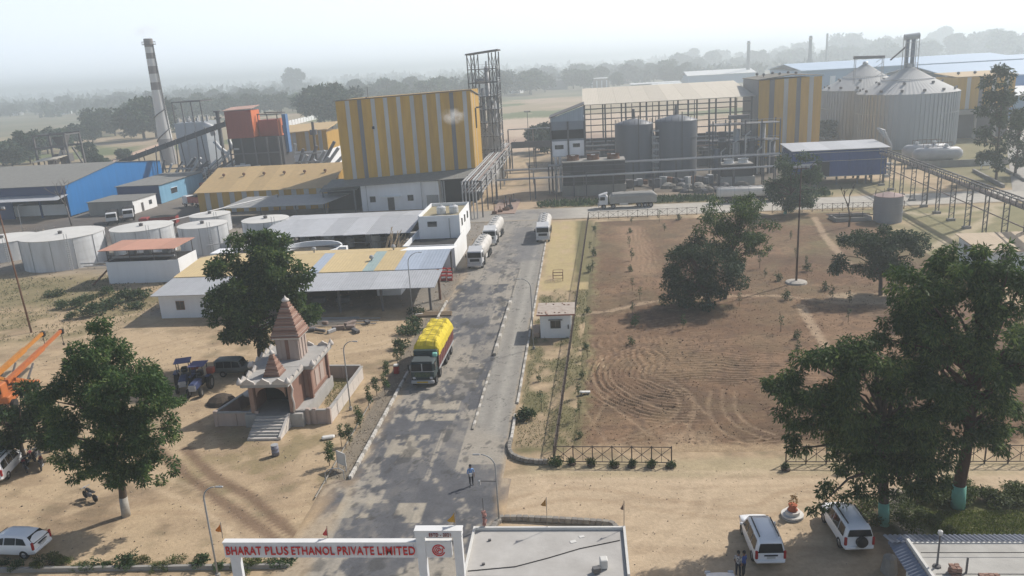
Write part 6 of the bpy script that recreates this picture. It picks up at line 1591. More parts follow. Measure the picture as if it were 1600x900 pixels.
for i, (px, py) in enumerate([(155, 166), (158, 174), (95, 178), (55, 170), (418, 152), (425, 158), (455, 140), (400, 136), (700, 130), (815, 138), (795, 145), (965, 130), (240, 150), (1035, 140), (1020, 138), (560, 118), (510, 128), (300, 150), (345, 148), (380, 143), (620, 128), (655, 124), (745, 121), (880, 128), (905, 120), (1000, 112), (20, 180), (70, 176), (130, 171), (212, 163), (1110, 104)]):
    x, y, _ = G(px, py)
    h = thing('far_house', 'small pale house among the hazy trees', 'house', (x, y, -.5), rnd.uniform(-.4, .4), 'pale houses among the hazy trees')
    w, d, z = rnd.uniform(9, 18), rnd.uniform(7, 11), rnd.uniform(3.5, 6.5)
    MB().box(0, w, 0, d, -.5, z).build('wall', FC if i % 2 else WHITE, h)
    MB().extr([(-.5, -.5, z), (w + .5, -.5, z), (w + .5, d + .5, z + .8), (-.5, d + .5, z + .8)], (0, 0, .3)).build('roof', FW_, h)
for px, pyt, pyb, Y, w, lb in ((1170, 64, 100, 900, 2.2, 'slim grey chimney in the haze beyond the grey-blue factory'), (1267, 56, 105, 800, 2.0, 'tall faint chimney left of the silos on the horizon'), (1293, 52, 100, 1000, 1.6, 'farther faint mast on the horizon left of the silos')):
    x, _, zt_ = D(px, pyt, Y)
    t_ = thing('far_chimney', lb, 'chimney', (x, Y, 0))
    MB().cyl((0, 0, -1), (0, 0, zt_), w * 1.0, w * .7, 10).build('shaft', FG, t_); MB().lathe([(w * .95, zt_ - 3), (w * .95, zt_ - 2)], 10).build('collar', FC, t_)
# white boundary wall far left of the yellow building
r = thing('boundary_wall', 'white panelled boundary wall running away behind the boiler house', 'wall', (0, 0, 0))
p0, p1 = Vector(G(442, 199)), Vector(G(502, 184))
n = 14
for k in range(n):
    a0, a1 = p0.lerp(p1, k / n), p0.lerp(p1, (k + .92) / n)
    MB().bar((a0.x, a0.y, 1.6), (a1.x, a1.y, 1.6), .3, 3.4).build('wall_panel', WHITE, r)
    MB().bar((a1.x, a1.y, -.1), (a1.x, a1.y, 3.6), .5).build('pier', CONCW, r)
# low earth bank behind the field of the coal yard
a_ = MB(); P_ = []
for i, t in enumerate(np.linspace(0, 1, 24)):
    c = Vector(G(150, 262)).lerp(Vector(G(262, 222)), t)
    P_.append([(c.x - 2 + j * 1.5, c.y - 5 + j * 3.4, -.2 + 1.7 * math.sin(math.pi * j / 5) * (.7 + .3 * math.sin(i * 1.3))) for j in range(6)])
a_.grid(P_).build('earth_bank', M('pale_earth', (.50, .36, .26), (.42, .28, .2), scale=.3, rough=1, bump=.4), smooth=True, kind='structure')
# ------------------------------------------------------------------ temple and its court
TERRA = M('terracotta', (.36, .24, .19), (.28, .175, .135), scale=2.2, rough=.9, bump=.3)
TERRA_D = M('terracotta_dark', (.25, .145, .11), (.18, .105, .08), scale=2, rough=.9, bump=.2)
STONE = M('pinkish_stone', (.46, .37, .32), (.34, .27, .235), scale=1.6, rough=.9, bump=.2, streak=True)
SLAB = M('temple_slab', (.40, .39, .37), (.29, .28, .265), scale=1.2, rough=.9, bump=.15)
ORN = M('white_ornament', (.60, .56, .52), (.45, .41, .37), scale=3, rough=.85)
TX, TY = -28.25, 62.5
r = thing('temple', 'small terracotta temple with tiered main spire and a smaller spire over its porch', 'temple', (TX, TY, 0))
MB().box(-2.6, 2.75, 0, 9, -.1, 1.2).build('platform', SLAB, r)
for k in range(8):
    MB().box(-1.45, 1.35, -2.6 + k * .325, -.003 if k == 7 else -2.6 + (k + 1) * .325 + .28, -.05 if k == 0 else k * .15 + .003, (k + 1) * .15).build('step', SLAB if k % 2 else ORN, r)
MB().extr([(1.36, -2.6, 0), (1.36, 0, 0), (1.36, 0, 1.3), (1.36, -2.6, .25)], (.22, 0, 0)).build('stair_cheek', ORN, r)
# hall
MB().box(-2.45, 2.45, 3.6, 8.5, 1.2, 4.1).build('wall', TERRA, r)
for x in (-2.5, 2.5):
    for y in (3.55, 8.45): MB().bx(x, y, 2.65, .36, .36, 2.9, 0, .04).build('pilaster', TERRA_D, r)
for y in (5.0, 6.4): MB().box(2.46, 2.5, y, y + 1.0, 1.8, 3.4).build('wall_panel', STONE, r)
MB().bx(2.46, 6.4, 1.45, .14, 4.6, .3).build('plinth_band', TERRA_D, r)
# porch: piers with an arch
for x in (-1.85, 1.75): MB().bx(x, .45, 2.6, .42, .42, 2.8, 0, .05).build('pier', TERRA, r)
ar = MB()
for k in range(10):
    a0, a1 = math.pi * k / 10, math.pi * (k + 1) / 10
    q = lambda a_: (-.05 + 1.35 * math.cos(a_), 2.75 + .95 * math.sin(a_))
    (xa, za), (xb, zb2) = q(a0), q(a1)
    ar.extr([(xa, .3, za), (xb, .3, zb2), (xb, .3, 4.08), (xa, .3, 4.08)], (0, .3, 0))
ar.build('arch', TERRA, r)
for x in (-1.9, 1.8): MB().box(x - .1, x + .1, .7, 3.6, 1.2, 4.05).build('porch_side', TERRA_D, r)
MB().box(-1.75, 1.65, 3.2, 3.55, 1.2, 4.0).build('doorway', DARK, r)
MB().tube([(1.95, .2, 1.3), (2.1, .1, 2.2), (1.95, .12, 2.9), (2.15, .05, 3.6), (2.0, .05, 4.1)], .09, 6).build('scroll_column', ORN, r, smooth=True)
# roof slabs
MB().box(-2.25, 2.1, -.75, 3.35, 4.1, 4.4).build('porch_roof', SLAB, r)
MB().box(-2.95, 2.95, 3.36, 9.1, 4.1, 4.42).build('hall_roof', SLAB, r)
def ornament(x, y, s_, rz):
    P_ = [(-.5 * s_, 0, 0), (.5 * s_, 0, 0), (.46 * s_, 0, .2 * s_), (.2 * s_, 0, .34 * s_), (0, 0, .5 * s_), (-.2 * s_, 0, .34 * s_), (-.46 * s_, 0, .2 * s_)]
    o = MB().extr(P_, (0, .14, 0)).build('parapet_ornament', ORN, r); o.location = (x, y, 4.36); o.rotation_euler = (.12, 0, rz)
for k in range(3): ornament(-1.5 + 1.4 * k, -.78, 1.25, 0)
for k in range(3): ornament(2.12, .1 + 1.3 * k, 1.1, math.pi / 2); ornament(-2.2, .1 + 1.3 * k, 1.1, math.pi / 2)
for k in range(5): ornament(2.98, 3.9 + 1.15 * k, 1.0, math.pi / 2); ornament(-2.9, 3.9 + 1.15 * k, 1.0, math.pi / 2)
for k in range(4): ornament(-2.1 + 1.4 * k, 9.05, 1.0, 0)
for x, y in ((2.1, -.75), (-2.25, -.75), (2.95, 3.4), (-2.95, 3.4), (2.95, 9.05)):
    o = MB().lathe([(.22, 0), (.3, .15), (.22, .35), (.08, .55), (.02, .7)], 8).build('finial', ORN, r, smooth=True); o.location = (x, y, 4.4)
# main spire
sx, sy = .1, 6.2
MB().bx(sx, sy, 5.45, 2.2, 2.2, 2.1).build('drum', STONE, r)
for x in (-.75, 0, .75):
    MB().bx(sx + x, sy - 1.12, 5.45, .3, .12, 1.9).build('drum_pilaster', STONE if x else TERRA_D, r); MB().bx(sx + 1.12, sy + x, 5.45, .12, .3, 1.9).build('drum_pilaster', STONE, r)
MB().bx(sx, sy, 6.6, 2.65, 2.65, .18, 0, .03).build('cornice', ORN, r)
n = 12
for k in range(n):
    t = k / n; w = 2.45 * (1 - t) ** .92 + .42; z = 6.7 + k * .265
    MB().bx(sx, sy, z + .075, w, w, .15, 0, .02).build('tier', TERRA if k % 2 else TERRA_D, r)
    MB().bx(sx, sy, z + .208, w - .26, w - .26, .113).build('tier_neck', STONE if k % 3 == 0 else TERRA, r)
MB().lathe([(.3, 9.88), (.38, 10.0), (.3, 10.12), (.12, 10.25), (.02, 10.45)], 12, sx, sy).build('finial', ORN, r, smooth=True)
for k in range(8):
    t = 1 - k / 7; w = .42 + 1.15 * t; z = 4.42 + k * .24
    MB().bx(0, 1.7, z + .07, w, w, .14, 0, .02).build('tier', TERRA if k % 2 else TERRA_D, r); MB().bx(0, 1.7, z + .19, w - .2, w - .2, .098).build('tier_neck', TERRA, r)
MB().lathe([(.22, 6.34), (.27, 6.42), (.15, 6.55), (.02, 6.75)], 10, 0, 1.7).build('finial', ORN, r, smooth=True)
# court walls
r = thing('court_wall', 'low pinkish wall with panels enclosing the temple court', 'wall', (0, 0, 0))
WL = [((-33.7, 62.9), (-29.85, 62.9)), ((-26.5, 63.1), (-23.35, 63.15)), ((-23.25, 63.3), (-23.1, 73.6)), ((-23.3, 73.8), (-31, 74.2)), ((-33.8, 63.1), (-31.6, 72.5))]
for k, (p, q) in enumerate(WL):
    p, q = Vector((*p, 0)), Vector((*q, 0)); L_ = (q - p).length; n = max(2, int(L_ / 1.6))
    for j in range(n):
        a_, b_ = p.lerp(q, j / n), p.lerp(q, (j + .97) / n)
        MB().bar((a_.x, a_.y, .6), (b_.x, b_.y, .6), .18, 1.3).build('wall_panel', (STONE, ORN)[k in (2,)], r)  # right-hand run takes a whiter material: sunlight put into its colour
    MB().bar((p.x, p.y, 1.29), (q.x, q.y, 1.29), .3, .1).build('coping', SLAB, r)
for x, y in ((-33.75, 62.9), (-29.8, 62.8), (-26.55, 63.05), (-23.3, 63.15), (-25.2, 63.1), (-24.6, 63.1)): MB().bx(x, y, .7, .34, .34, 1.55, 0, .03).build('pier', STONE, r)
MB().lathe([(.75, 1.36), (.75, 1.52), (.3, 1.6)], 14, -32.0, 66.9).build('round_cap', ORN, r)
for x, y in ((-31.9, 67.2), (-31.5, 67.8)): MB().lathe([(.05, 1.4), (.3, 1.6), (.36, 1.9), (.2, 2.15), (.03, 2.3)], 10, x, y).build('urn', ORN, r, smooth=True)
d_ = thing('drum', 'grey-blue steel drum standing on the dirt in front of the temple steps', 'drum', (*G(431, 711)[:2], 0))
MB().lathe([(.3, 0), (.3, .3), (.32, .32), (.3, .34), (.3, .6), (.32, .62), (.3, .64), (.3, .92)], 14).build('body', M('drum_paint', (.15, .17, .25), (.2, .19, .2), scale=4, rough=.6), d_, smooth=True)
MB().lathe([(.31, .9), (.31, .95)], 14).build('rim', STEELL, d_)

# ------------------------------------------------------------------ guard cabin
r = thing('guard_cabin', 'small white guard cabin with flat roof between the road and the ploughed field', 'cabin', (-5.3, 84.5, 0))
MB().box(0, 3.5, 0, 3.9, -.1, 2.75).build('wall', WHITE2, r)
MB().box(-.35, 3.95, -.45, 4.2, 2.75, 2.87).build('roof', M('cabin_roof', (.45, .40, .35), (.30, .24, .2), scale=1.4, rough=.95, sharp=.2), r)
MB().box(-.36, 3.96, -.47, -.452, 2.73, 2.89).build('red_edge', M('red_oxide_edge', (.36, .13, .08), (.27, .11, .07), scale=3), r)
MB().box(-.36, -.352, -.45, 4.2, 2.73, 2.89).build('red_edge', MATS['red_oxide_edge'], r)
window(r, (1.75, 0, 1.15), 1.1, .85, (0, -1), 2, FRAMEM, sill=False)
MB().box(.95, 2.55, -.35, 0, 2.12, 2.2).build('sunshade', CONCW, r)
MB().box(3.1, 3.25, -.06, 0, 1.0, 1.5).build('meter_box', STEEL, r)
MB().box(3.5, 3.56, 1.1, 2.0, 0, 2.1).build('door', STEELL, r)
MB().box(-1.0, -.15, .2, 3.4, -.05, .5).build('planter_wall', M('peach_plaster', (.46, .33, .24), (.36, .26, .2), scale=2), r)
for i in range(3):
    b_ = MB().box(0, .22, 0, .1, 0, .08).mesh('brick', TERRA)
rnd = random.Random(3)
for i in range(14): obj('brick', b_, r, (rnd.uniform(-.2, 3.6), rnd.uniform(-.3, .4) + (3.2 if i > 8 else 0), 2.875), rz=rnd.uniform(0, 3))
wf = thing('wire_frame', 'small square wire tree guard standing in the straw verge', 'tree guard', (*G(872, 437)[:2], 0))
for x, y in ((-.7, -.7), (.7, -.7), (.7, .7), (-.7, .7)): MB().bar((x, y, -.05), (x, y, 1.3), .07).build('post', RUST, wf)
for z in (.4, .85, 1.28):
    m_ = MB()
    for a_, b_ in (((-.7, -.7), (.7, -.7)), ((.7, -.7), (.7, .7)), ((.7, .7), (-.7, .7)), ((-.7, .7), (-.7, -.7))): m_.bar((*a_, z), (*b_, z), .045)
    m_.build('rail', RUST, wf)

# ------------------------------------------------------------------ entrance sign
GY = 36.0
r = thing('entrance_sign', 'white entrance gate beam with red company lettering spanning the road', 'sign', (0, GY, 0))
SGN = M('sign_white', (.74, .755, .77), (.60, .61, .62), scale=1.4, rough=.55)
SGT = M('sign_top_white', (.72, .72, .71), (.62, .62, .61), scale=.8, rough=.6)
REDL = M('red_letters', (.58, .02, .022), (.50, .02, .02), scale=4, rough=.5)
bxl, _, bz0 = D(352, 871, GY); bxl2, _, bz1 = D(352, 849, GY); bxr, _, _z = D(648, 871, GY); exr, _, _z2 = D(706, 871, GY)
cxl, cxr = D(651, 850, GY)[0], D(664, 850, GY)[0]
dxl, dxr = D(709, 850, GY)[0], D(722, 850, GY)[0]
tz0, tz1 = D(685, 838, GY)[2], D(685, 829, GY)[2]
TH = .32
m_ = MB()
nb = 4
for k in range(nb): MB().box(bxl + (bxr - bxl) * k / nb + .006, bxl + (bxr - bxl) * (k + 1) / nb - .006, 0, TH, bz0, bz1).build('beam_panel', SGN, r)
MB().box(bxl - .03, bxr + .02, -.03, TH + .03, bz1 + .003, bz1 + .07).build('beam_cap', SGT, r)
MB().box(bxr + .003, exr, .02, TH, bz0, bz1).build('emblem_panel', SGN, r)
MB().box(bxr + .02, exr + .03, 0, TH + .03, bz1 + .003, bz1 + .07).build('beam_cap', SGT, r)
MB().box(bxl + .25, bxl + .8, .03, TH - .03, -.1, bz0 - .003).build('post', SGN, r)
MB().box(cxl, cxr, -.06, TH + .02, -.1, tz0).build('post', SGN, r)
MB().box(dxl, dxr, -.04, TH, -.1, tz0).build('post', SGN, r)
MB().box(cxl - .04, dxr + .03, -.1, TH + .05, tz0 + .003, tz1).build('top_beam', SGN, r)
MB().box(cxl - .06, dxr + .06, -.12, TH + .08, tz1 + .003, tz1 + .06).build('beam_cap', SGT, r)
def lettering(text, x0, x1, z0, h, y, mat, parent, name='lettering', bold=.012):
    cu = bpy.data.curves.new('lettering', 'FONT'); cu.body = text; cu.size = 1; cu.extrude = .02; cu.offset = bold; cu.resolution_u = 3; cu.space_character = 1.1
    tmp = bpy.data.objects.new('tmp_text', cu); COL.objects.link(tmp); bpy.context.view_layer.update()
    me = bpy.data.meshes.new_from_object(tmp.evaluated_get(bpy.context.evaluated_depsgraph_get()))
    bpy.data.objects.remove(tmp); me.name = name; me.materials.clear(); me.materials.append(mat)
    co = np.zeros(len(me.vertices) * 3); me.vertices.foreach_get('co', co); co = co.reshape(-1, 3)
    mn, mxx = co.min(0), co.max(0)
    q = np.zeros_like(co)
    q[:, 0] = x0 + (co[:, 0] - mn[0]) / (mxx[0] - mn[0]) * (x1 - x0)
    q[:, 2] = z0 + (co[:, 1] - mn[1]) / (mxx[1] - mn[1]) * h
    q[:, 1] = y - .03 - (co[:, 2] - mn[2])
    me.vertices.foreach_set('co', q.ravel()); me.update()
    return obj(name, me, parent)
ww = (bxr - bxl)
words_ = [('BHARAT', 354, 409), ('PLUS', 415, 451), ('ETHANOL', 456, 523), ('PRIVATE', 528, 585), ('LIMITED', 590.5, 649)]
for t_, xa, xb in words_: lettering(t_, D(xa, 862, GY)[0], D(xb, 862, GY)[0], bz0 + (bz1 - bz0) * .22, (bz1 - bz0) * .58, 0, REDL, r, 'red_word', .009)
lettering('ESTD - 2021', cxl + .75, dxr - .55, tz0 + (tz1 - tz0) * .22, (tz1 - tz0) * .58, -.1, M('maroon_letters', (.25, .03, .03), rough=.5), r, 'date_lettering', .004)
ex, ez = (cxr + exr) / 2 + .02, (bz0 + bz1) / 2
def ring(r0, r1, n=28, a0=0, a1=2 * math.pi):
    m = MB()
    P_ = [[(ex + rr * math.cos(a_), -.012, ez + rr * math.sin(a_)) for rr in (r0, r1)] for a_ in np.linspace(a0, a1, n)]
    for i in range(n - 1): m.extr([P_[i][0], P_[i][1], P_[i + 1][1], P_[i + 1][0]], (0, .04, 0))
    return m
R_ = (bz1 - bz0) * .40
ring(R_ * .82, R_, 30, .3, 5.9).build('emblem_ring', REDL, r); ring(R_ * .55, R_ * .68, 26, 1.2, 6.8).build('emblem_ring', REDL, r)
ring(R_ * .28, R_ * .4, 20, -.5, 4.6).build('emblem_ring', REDL, r); ring(0.001, R_ * .15, 12).build('emblem_dot', REDL, r)
def flag(px, py, z, h, label, col, stem=(.3, .25, .2), w=.45, two=False, Y=None):
    x, y, _ = G(px, py, z) if Y is None else (D(px, py, Y)[0], Y, 0)
    f = thing('flag', label, 'flag', (x, y, z))
    MB().cyl((0, 0, -.02), (.03, 0, h), .022, n=6).build('pole', M('flag_pole', stem), f)
    m_ = MB(); P_ = [[(-.02 - w * u * .55 + .04 * math.sin(u * 5), .03 * math.sin(u * 7), h - .05 - .62 * v * (1 - .2 * u) - .35 * u * (1 - v) * 0 - .55 * u * (1 - v) * .9) for v in (0, .5, 1)] for u in np.linspace(0, 1, 7)]
    m_.grid(P_); m_.grid([[(x_, y_ + .008, z_) for x_, y_, z_ in row][::-1] for row in P_]); m_.build('cloth', M('cloth_%d' % int(col[0] * 1000 + col[1] * 100), col, rough=.9), f)
    return f
flag(349, 846, bz1 + .07, 1.0, 'small saffron flag at the left end of the entrance sign', (.62, .20, .035), w=.55, Y=GY + .4)
flag(513, 845, bz1 + .07, .75, 'small red and white flag in the middle of the entrance sign', (.50, .06, .06), w=.4, Y=GY + .4)
flag(712, 826, tz1 + .06, .8, 'golden cloth flag on the right end of the entrance sign', (.50, .28, .05), w=.7, Y=GY + .4)

# ------------------------------------------------------------------ gatehouse roof with flags
r = thing('gatehouse', 'flat concrete roofed gatehouse right of the entrance sign', 'gatehouse', (-7.2, 36.7, 0))
RC = M('roof_screed', (.47, .455, .43), (.33, .315, .295), scale=.7, rough=.95, bump=.15, sharp=.3)
PW = M('parapet_white', (.66, .65, .62), (.5, .49, .46), scale=1.2, rough=.85)
MB().box(.15, 8.9, .1, 4.4, -.1, 3.05).build('wall', WHITE2, r)
MB().box(.13, 8.93, .1, 4.45, 3.06, 3.2).build('roof', RC, r)
MB().box(0, .12, 0, 4.6, 3.0, 3.42).build('parapet', PW, r); MB().box(8.94, 9.08, 0, 4.6, 3.0, 3.42).build('parapet', PW, r); MB().box(.125, 8.935, 4.46, 4.6, 3.0, 3.4).build('parapet', PW, r)
MB().tube([(.2, .5, 3.23), (2.8, .9, 3.23), (4.6, 1.7, 3.23), (6.4, 2.6, 3.23), (8.7, 3.4, 3.23)], .025, 5).build('cable', DARK, r)
for x, y, s_ in ((6.0, 3.3, .35), (6.5, 3.8, .3)): MB().bx(x, y, 3.215, s_, s_ * .7, .02, .4).build('paper', PW, r)
MB().bx(7.7, .9, 3.5, .42, .5, .55, .1, .04).build('roof_unit', PW, r); MB().bx(7.3, .4, 3.4, .4, .3, .3, .3).build('box', STEEL, r)
for x, y in ((1.1, 3.4), (1.0, 1.1)): MB().bx(x, y, 3.26, .16, .12, .1, .3).build('debris', STEEL, r)
flag(855, 823, 3.4, 2.0, 'saffron flag on a thin pole at the back parapet of the gatehouse', (.38, .20, .06), w=.5)
flag(975, 822, 3.4, 1.7, 'thin pole with a small dark pennant at the right corner of the gatehouse roof', (.16, .10, .08), w=.25)
f = thing('flower_mast', 'thin mast with reddish garland at the left corner of the gatehouse roof', 'mast', (*G(757, 822, 3.4)[:2], 3.4))
MB().cyl((0, 0, 0), (0, 0, 1.9), .025, n=6).build('pole', STEEL, f)
for k in range(5): MB().bx(.05 * (k % 2), 0, .15 + .2 * k, .22, .16, .16, k).build('garland', M('garland', (.35, .12, .10), (.25, .2, .18), scale=9), f)

# ------------------------------------------------------------------ blue-roofed building at bottom right
zr = 3.3
xl, yb, _ = G(1416, 849, zr)
r = thing('roadside_building', 'flat roofed building with blue corrugated awning at the bottom right corner', 'building', (xl, yb - 6, 0))
MB().box(.1, 14, 0, 5.9, -.1, zr - .12).build('wall', WHITE2, r)
MB().box(.16, 14, 0, 5.95, zr - .115, zr).build('roof', M('pale_roof_screed', (.47, .46, .43), (.33, .32, .3), scale=.8, rough=.95, bump=.15, sharp=.25), r)
MB().box(0, .15, -.1, 6.05, zr - .3, zr + .28).build('parapet', PW, r)
MB().box(.155, 14, 5.96, 6.06, zr - .2, zr + .06).build('parapet', PW, r)
BC = M('blue_corrugated', (.25, .275, .33), (.18, .20, .26), scale=1, rough=.35, metal=.2, spec=.6)
pitch = .27; n = int(14.8 / pitch)
for k in range(n):
    x0 = -.75 + k * pitch
    MB().add([(x0, 6.0, zr + .02), (x0 + pitch * .35, 6.0, zr + .1), (x0 + pitch * .65, 6.0, zr + .1), (x0 + pitch, 6.0, zr + .02),
              (x0 + .0, 7.35, zr - .38), (x0 + pitch * .35, 7.35, zr - .3), (x0 + pitch * .65, 7.35, zr - .3), (x0 + pitch, 7.35, zr - .38)], [(0, 1, 5, 4), (1, 2, 6, 5), (2, 3, 7, 6)]).build('roof_rib', BC, r)
sa = MB()
for k in range(22):
    y0 = 1.2 + k * .25
    sa.add([(-.75, y0, zr - .38), (-.75, y0 + .09, zr - .3), (-.75, y0 + .16, zr - .3), (-.75, y0 + .25, zr - .38), (-.05, y0, zr + .0), (-.05, y0 + .09, zr + .08), (-.05, y0 + .16, zr + .08), (-.05, y0 + .25, zr + .0)], [(0, 4, 5, 1), (1, 5, 6, 2), (2, 6, 7, 3)])
sa.build('side_awning', BC, r)
for y in (4.85, 3.0): MB().cyl((.3, y, zr + .2), (13.8, y, zr + .22), .022, n=5).build('cable', DARK, r)
lp = thing('roof_lamp', 'short lamp post on the left edge of the blue-awning roof', 'lamp', (xl + .75, yb - 2.1, zr))
MB().lathe([(.22, 0), (.2, .08), (.06, .12), (.04, 1.9)], 8).build('pole', STEEL, lp); MB().lathe([(.05, 1.9), (.14, 2.0), (.12, 2.15), (.03, 2.2)], 8).build('lamp_head', PW, lp)
BRK = [MB().bx(0, 0, .04, .23, .11, .075, 0, .008).mesh('brick', TERRA), MB().bx(0, 0, .04, .23, .11, .075, 0, .008).mesh('brick', TERRA_D)]
rnd = random.Random(5)
for bx_, by_, lv, lb in ((2.7, 2.6, 5, 'wider stack of red bricks on the blue-awning roof'), (1.55, 3.3, 6, 'narrow brick stack nearer the lamp on the blue-awning roof'), (8.1, 3.9, 6, 'brick stack at the right picture edge on the blue-awning roof')):
    st = thing('brick_stack', lb, 'brick stack', (xl + bx_, yb - 6 + by_, zr))
    for z in range(lv):
        for i in range(4 if bx_ == 2.7 else 2):
            for j in range(4): obj('brick', BRK[(i + j + z) % 2], st, (i * .25 - .3 + rnd.uniform(-.02, .02), j * .125 - .2 + rnd.uniform(-.02, .02), z * .08), rz=rnd.uniform(-.12, .12))
r2 = MB().bx(0, 0, .45, .08, .08, .9).build('stub_post', STEEL); r2.location = (xl + 2.0, yb - 2.6, zr); tag(r2, 'dark steel stub rising beside the narrow brick stack', 'post')

# tulsi shrine
r = thing('shrine_pot', 'round white stepped shrine with an orange planted pot on the sand', 'shrine', (*G(1238, 806)[:2], 0))
MB().lathe([(.72, -.05), (.72, .18)], 28).build('lower_step', PW, r); MB().lathe([(.74, .02), (.74, .06)], 28, close=False).build('painted_band', STEEL, r)
MB().lathe([(.48, .183), (.48, .42)], 24).build('upper_step', PW, r)
MB().lathe([(.3, .423), (.34, .5), (.22, .62), (.28, .8), (.3, .86), (.22, .87)], 16).build('pot', M('orange_pot', (.45, .13, .06), (.38, .11, .06), scale=5), r, smooth=True)
rng = np.random.default_rng(3)
obj('plant', crown_mesh('plant', [(0, 0, 1.15, .25), (.05, 0, 1.4, .18)], 900, .14, .07, .1, 3, leaf_mat('leaf_marigold', (.10, .07, .02), (.22, .12, .03), (.42, .2, .05))), r)

# ------------------------------------------------------------------ fences
FEN = M('fence_paint', (.055, .05, .048), (.11, .075, .06), scale=4, rough=.7)
def fence(name, label, pts, h, step, brace=True, bars=3, w=.055, single=True):
    r = thing(name, label, 'fence', (0, 0, 0))
    P = [Vector((*p, 0)) for p in pts]
    post = MB().bar((0, 0, -.1), (0, 0, h + .05), w * 1.5).mesh('post', FEN)
    done = set()
    for a_, b_ in zip(P, P[1:]):
        L_ = (b_ - a_).length; n = max(1, round(L_ / step))
        for k in range(n + 1):
            p = a_.lerp(b_, k / n); key = (round(p.x, 2), round(p.y, 2))
            if key in done: continue
            done.add(key); obj('post', post, r, p)
        for z in (h * .97, .12): MB().bar(a_ + Vector((0, 0, z)), b_ + Vector((0, 0, z)), w).build('rail', FEN, r)
        br = []
        for k in range(n):
            p, q = a_.lerp(b_, k / n), a_.lerp(b_, (k + 1) / n)
            m1 = MB().bar(p + Vector((0, 0, .12)), q + Vector((0, 0, h * .97)), w * .7) if brace else MB()
            if brace: m1.bar(p + Vector((0, 0, h * .97)), q + Vector((0, 0, .12)), w * .7)
            for j in range(1, bars): c = p.lerp(q, j / bars); m1.bar((c.x, c.y, .12), (c.x, c.y, h * .97), w * .6)
            if single: m1.build('braced_panel', FEN, r)
            else: br.append(m1)
        if br:
            m2 = MB()
            for x in br: m2.add(x.v, x.f)
            m2.build('braced_panel', FEN, r)
    return r
fence('field_fence', 'dark braced fence with shrubs at its foot along the front edge of the ploughed field', [(-2.9, 55.35), (6.1, 54.95)], 1.45, 1.5, bars=2)
fence('field_fence', 'dark braced fence behind the tall trees at the right front of the field', [(14.6, 54.9), (19, 54.8), (45, 54.4)], 1.45, 1.6, bars=2)
fence('field_fence', 'long dark fence dividing the road verge from the ploughed field', [(fence_x(55.4), 55.5), (fence_x(83), 83), (fence_x(110), 110), (fence_x(153), 153)], 1.3, 2.0, bars=4, single=False)
fence('field_fence', 'dark braced fence along the far road beyond the ploughed field', [(fence_x(153) + .1, 153.2), (22, 154)], 1.5, 1.9, bars=2)
fence('field_fence', 'dark braced fence along the far road right of the big field trees', [(36, 152.6), (60, 151.8)], 1.5, 1.9, bars=2)
for i, (px, py) in enumerate([(866, 724), (894, 724), (924, 726), (961, 728), (987, 728), (1017, 728), (1047, 728), (1228, 733), (1318, 738)]):
    x, y, _ = G(px, py + 1)
    r_ = thing('fence_shrub', 'small green shrub in dark soil at the foot of the front field fence', 'shrub', (x, y, 0), i * 1.1, 'shrubs at the foot of the front field fence')
    o = obj('foliage', BUSH[i % 3], r_); s_ = .62 if i in (0,) else .42; o.scale = (s_ * .8, s_ * .8, s_ * 1.2)
    MB().lathe([(.34, 0), (.3, .12), (.02, .16)], 9, close=False).build('soil_mound', M('damp_soil', (.06, .045, .035), (.09, .065, .05), scale=5), r_)

# ------------------------------------------------------------------ lamp posts and masts
GREY_P = M('lamp_grey', (.34, .35, .355), (.25, .25, .25), scale=3, rough=.5)
def street_lamp(label, base, h, reach, rz, arm=None):
    r = thing('street_lamp', label, 'street lamp', (*base[:2], 0), rz)
    MB().lathe([(.16, -.1), (.16, .25), (.1, .3)], 10).build('base', CONCW, r)
    pts = [(0, 0, .2), (0, 0, h * .5), (0, 0, h - reach * .75)] + [(-reach * .8 * (1 - math.cos(a_)), 0, h - reach * .75 + reach * .75 * math.sin(a_)) for a_ in np.linspace(.3, 1.45, 6)]
    MB().tube(pts, .06, 7, .035).build('pole', GREY_P, r, smooth=True)
    e = pts[-1]
    MB().bx(e[0] - .32, 0, e[2] + .0, .5, .15, .09, 0, .03).build('lamp_head', GREY_P, r)
    if arm:
        MB().bar((0, 0, arm), (-1.1, 0, arm + .02), .06).build('camera_arm', STEEL, r); MB().bx(-1.15, 0, arm - .12, .14, .2, .34, 0, .03).build('camera', STEELL, r)
    return r
street_lamp('curved grey lamp post with a camera arm beside the gatehouse', G(780, 817), 5.2, 1.3, 0, 3.2)
street_lamp('curved grey lamp post at the left end of the entrance sign', G(341, 902), 6.4, 1.1, math.pi)
street_lamp('curved thin lamp post beside the temple court wall', G(548, 640), 6.8, 1.3, math.pi * .95)
street_lamp('curved lamp post in front of the long yellow-roofed shed', G(645, 492), 8.2, 1.9, math.pi)
street_lamp('curved lamp post on the verge beside the guard cabin', G(834, 545), 8.0, 1.4, 0)
street_lamp('small pale lamp post by the blue coal shed', G(37, 368), 6.8, 1.0, math.pi)
def mast(label, base, h, r0, mat, heads=4):
    r = thing('light_mast', label, 'light mast', (*base[:2], 0))
    MB().cyl((0, 0, -.1), (0, 0, h), r0, r0 * .55, 8).build('pole', mat, r, smooth=True)
    MB().bar((-.9, 0, h), (.9, 0, h), .12).build('crossarm', mat, r)
    for k in range(heads): MB().bx(-.8 + 1.6 * k / max(heads - 1, 1), -.15, h + .2, .4, .25, .32, 0, .04).build('floodlight', STEELL, r)
    return r
mr = mast('tall dark floodlight mast on a white base standing in the right of the field', G(1244, 443), 15.3, .15, M('mast_dark', (.07, .055, .05), (.12, .08, .06), scale=3))
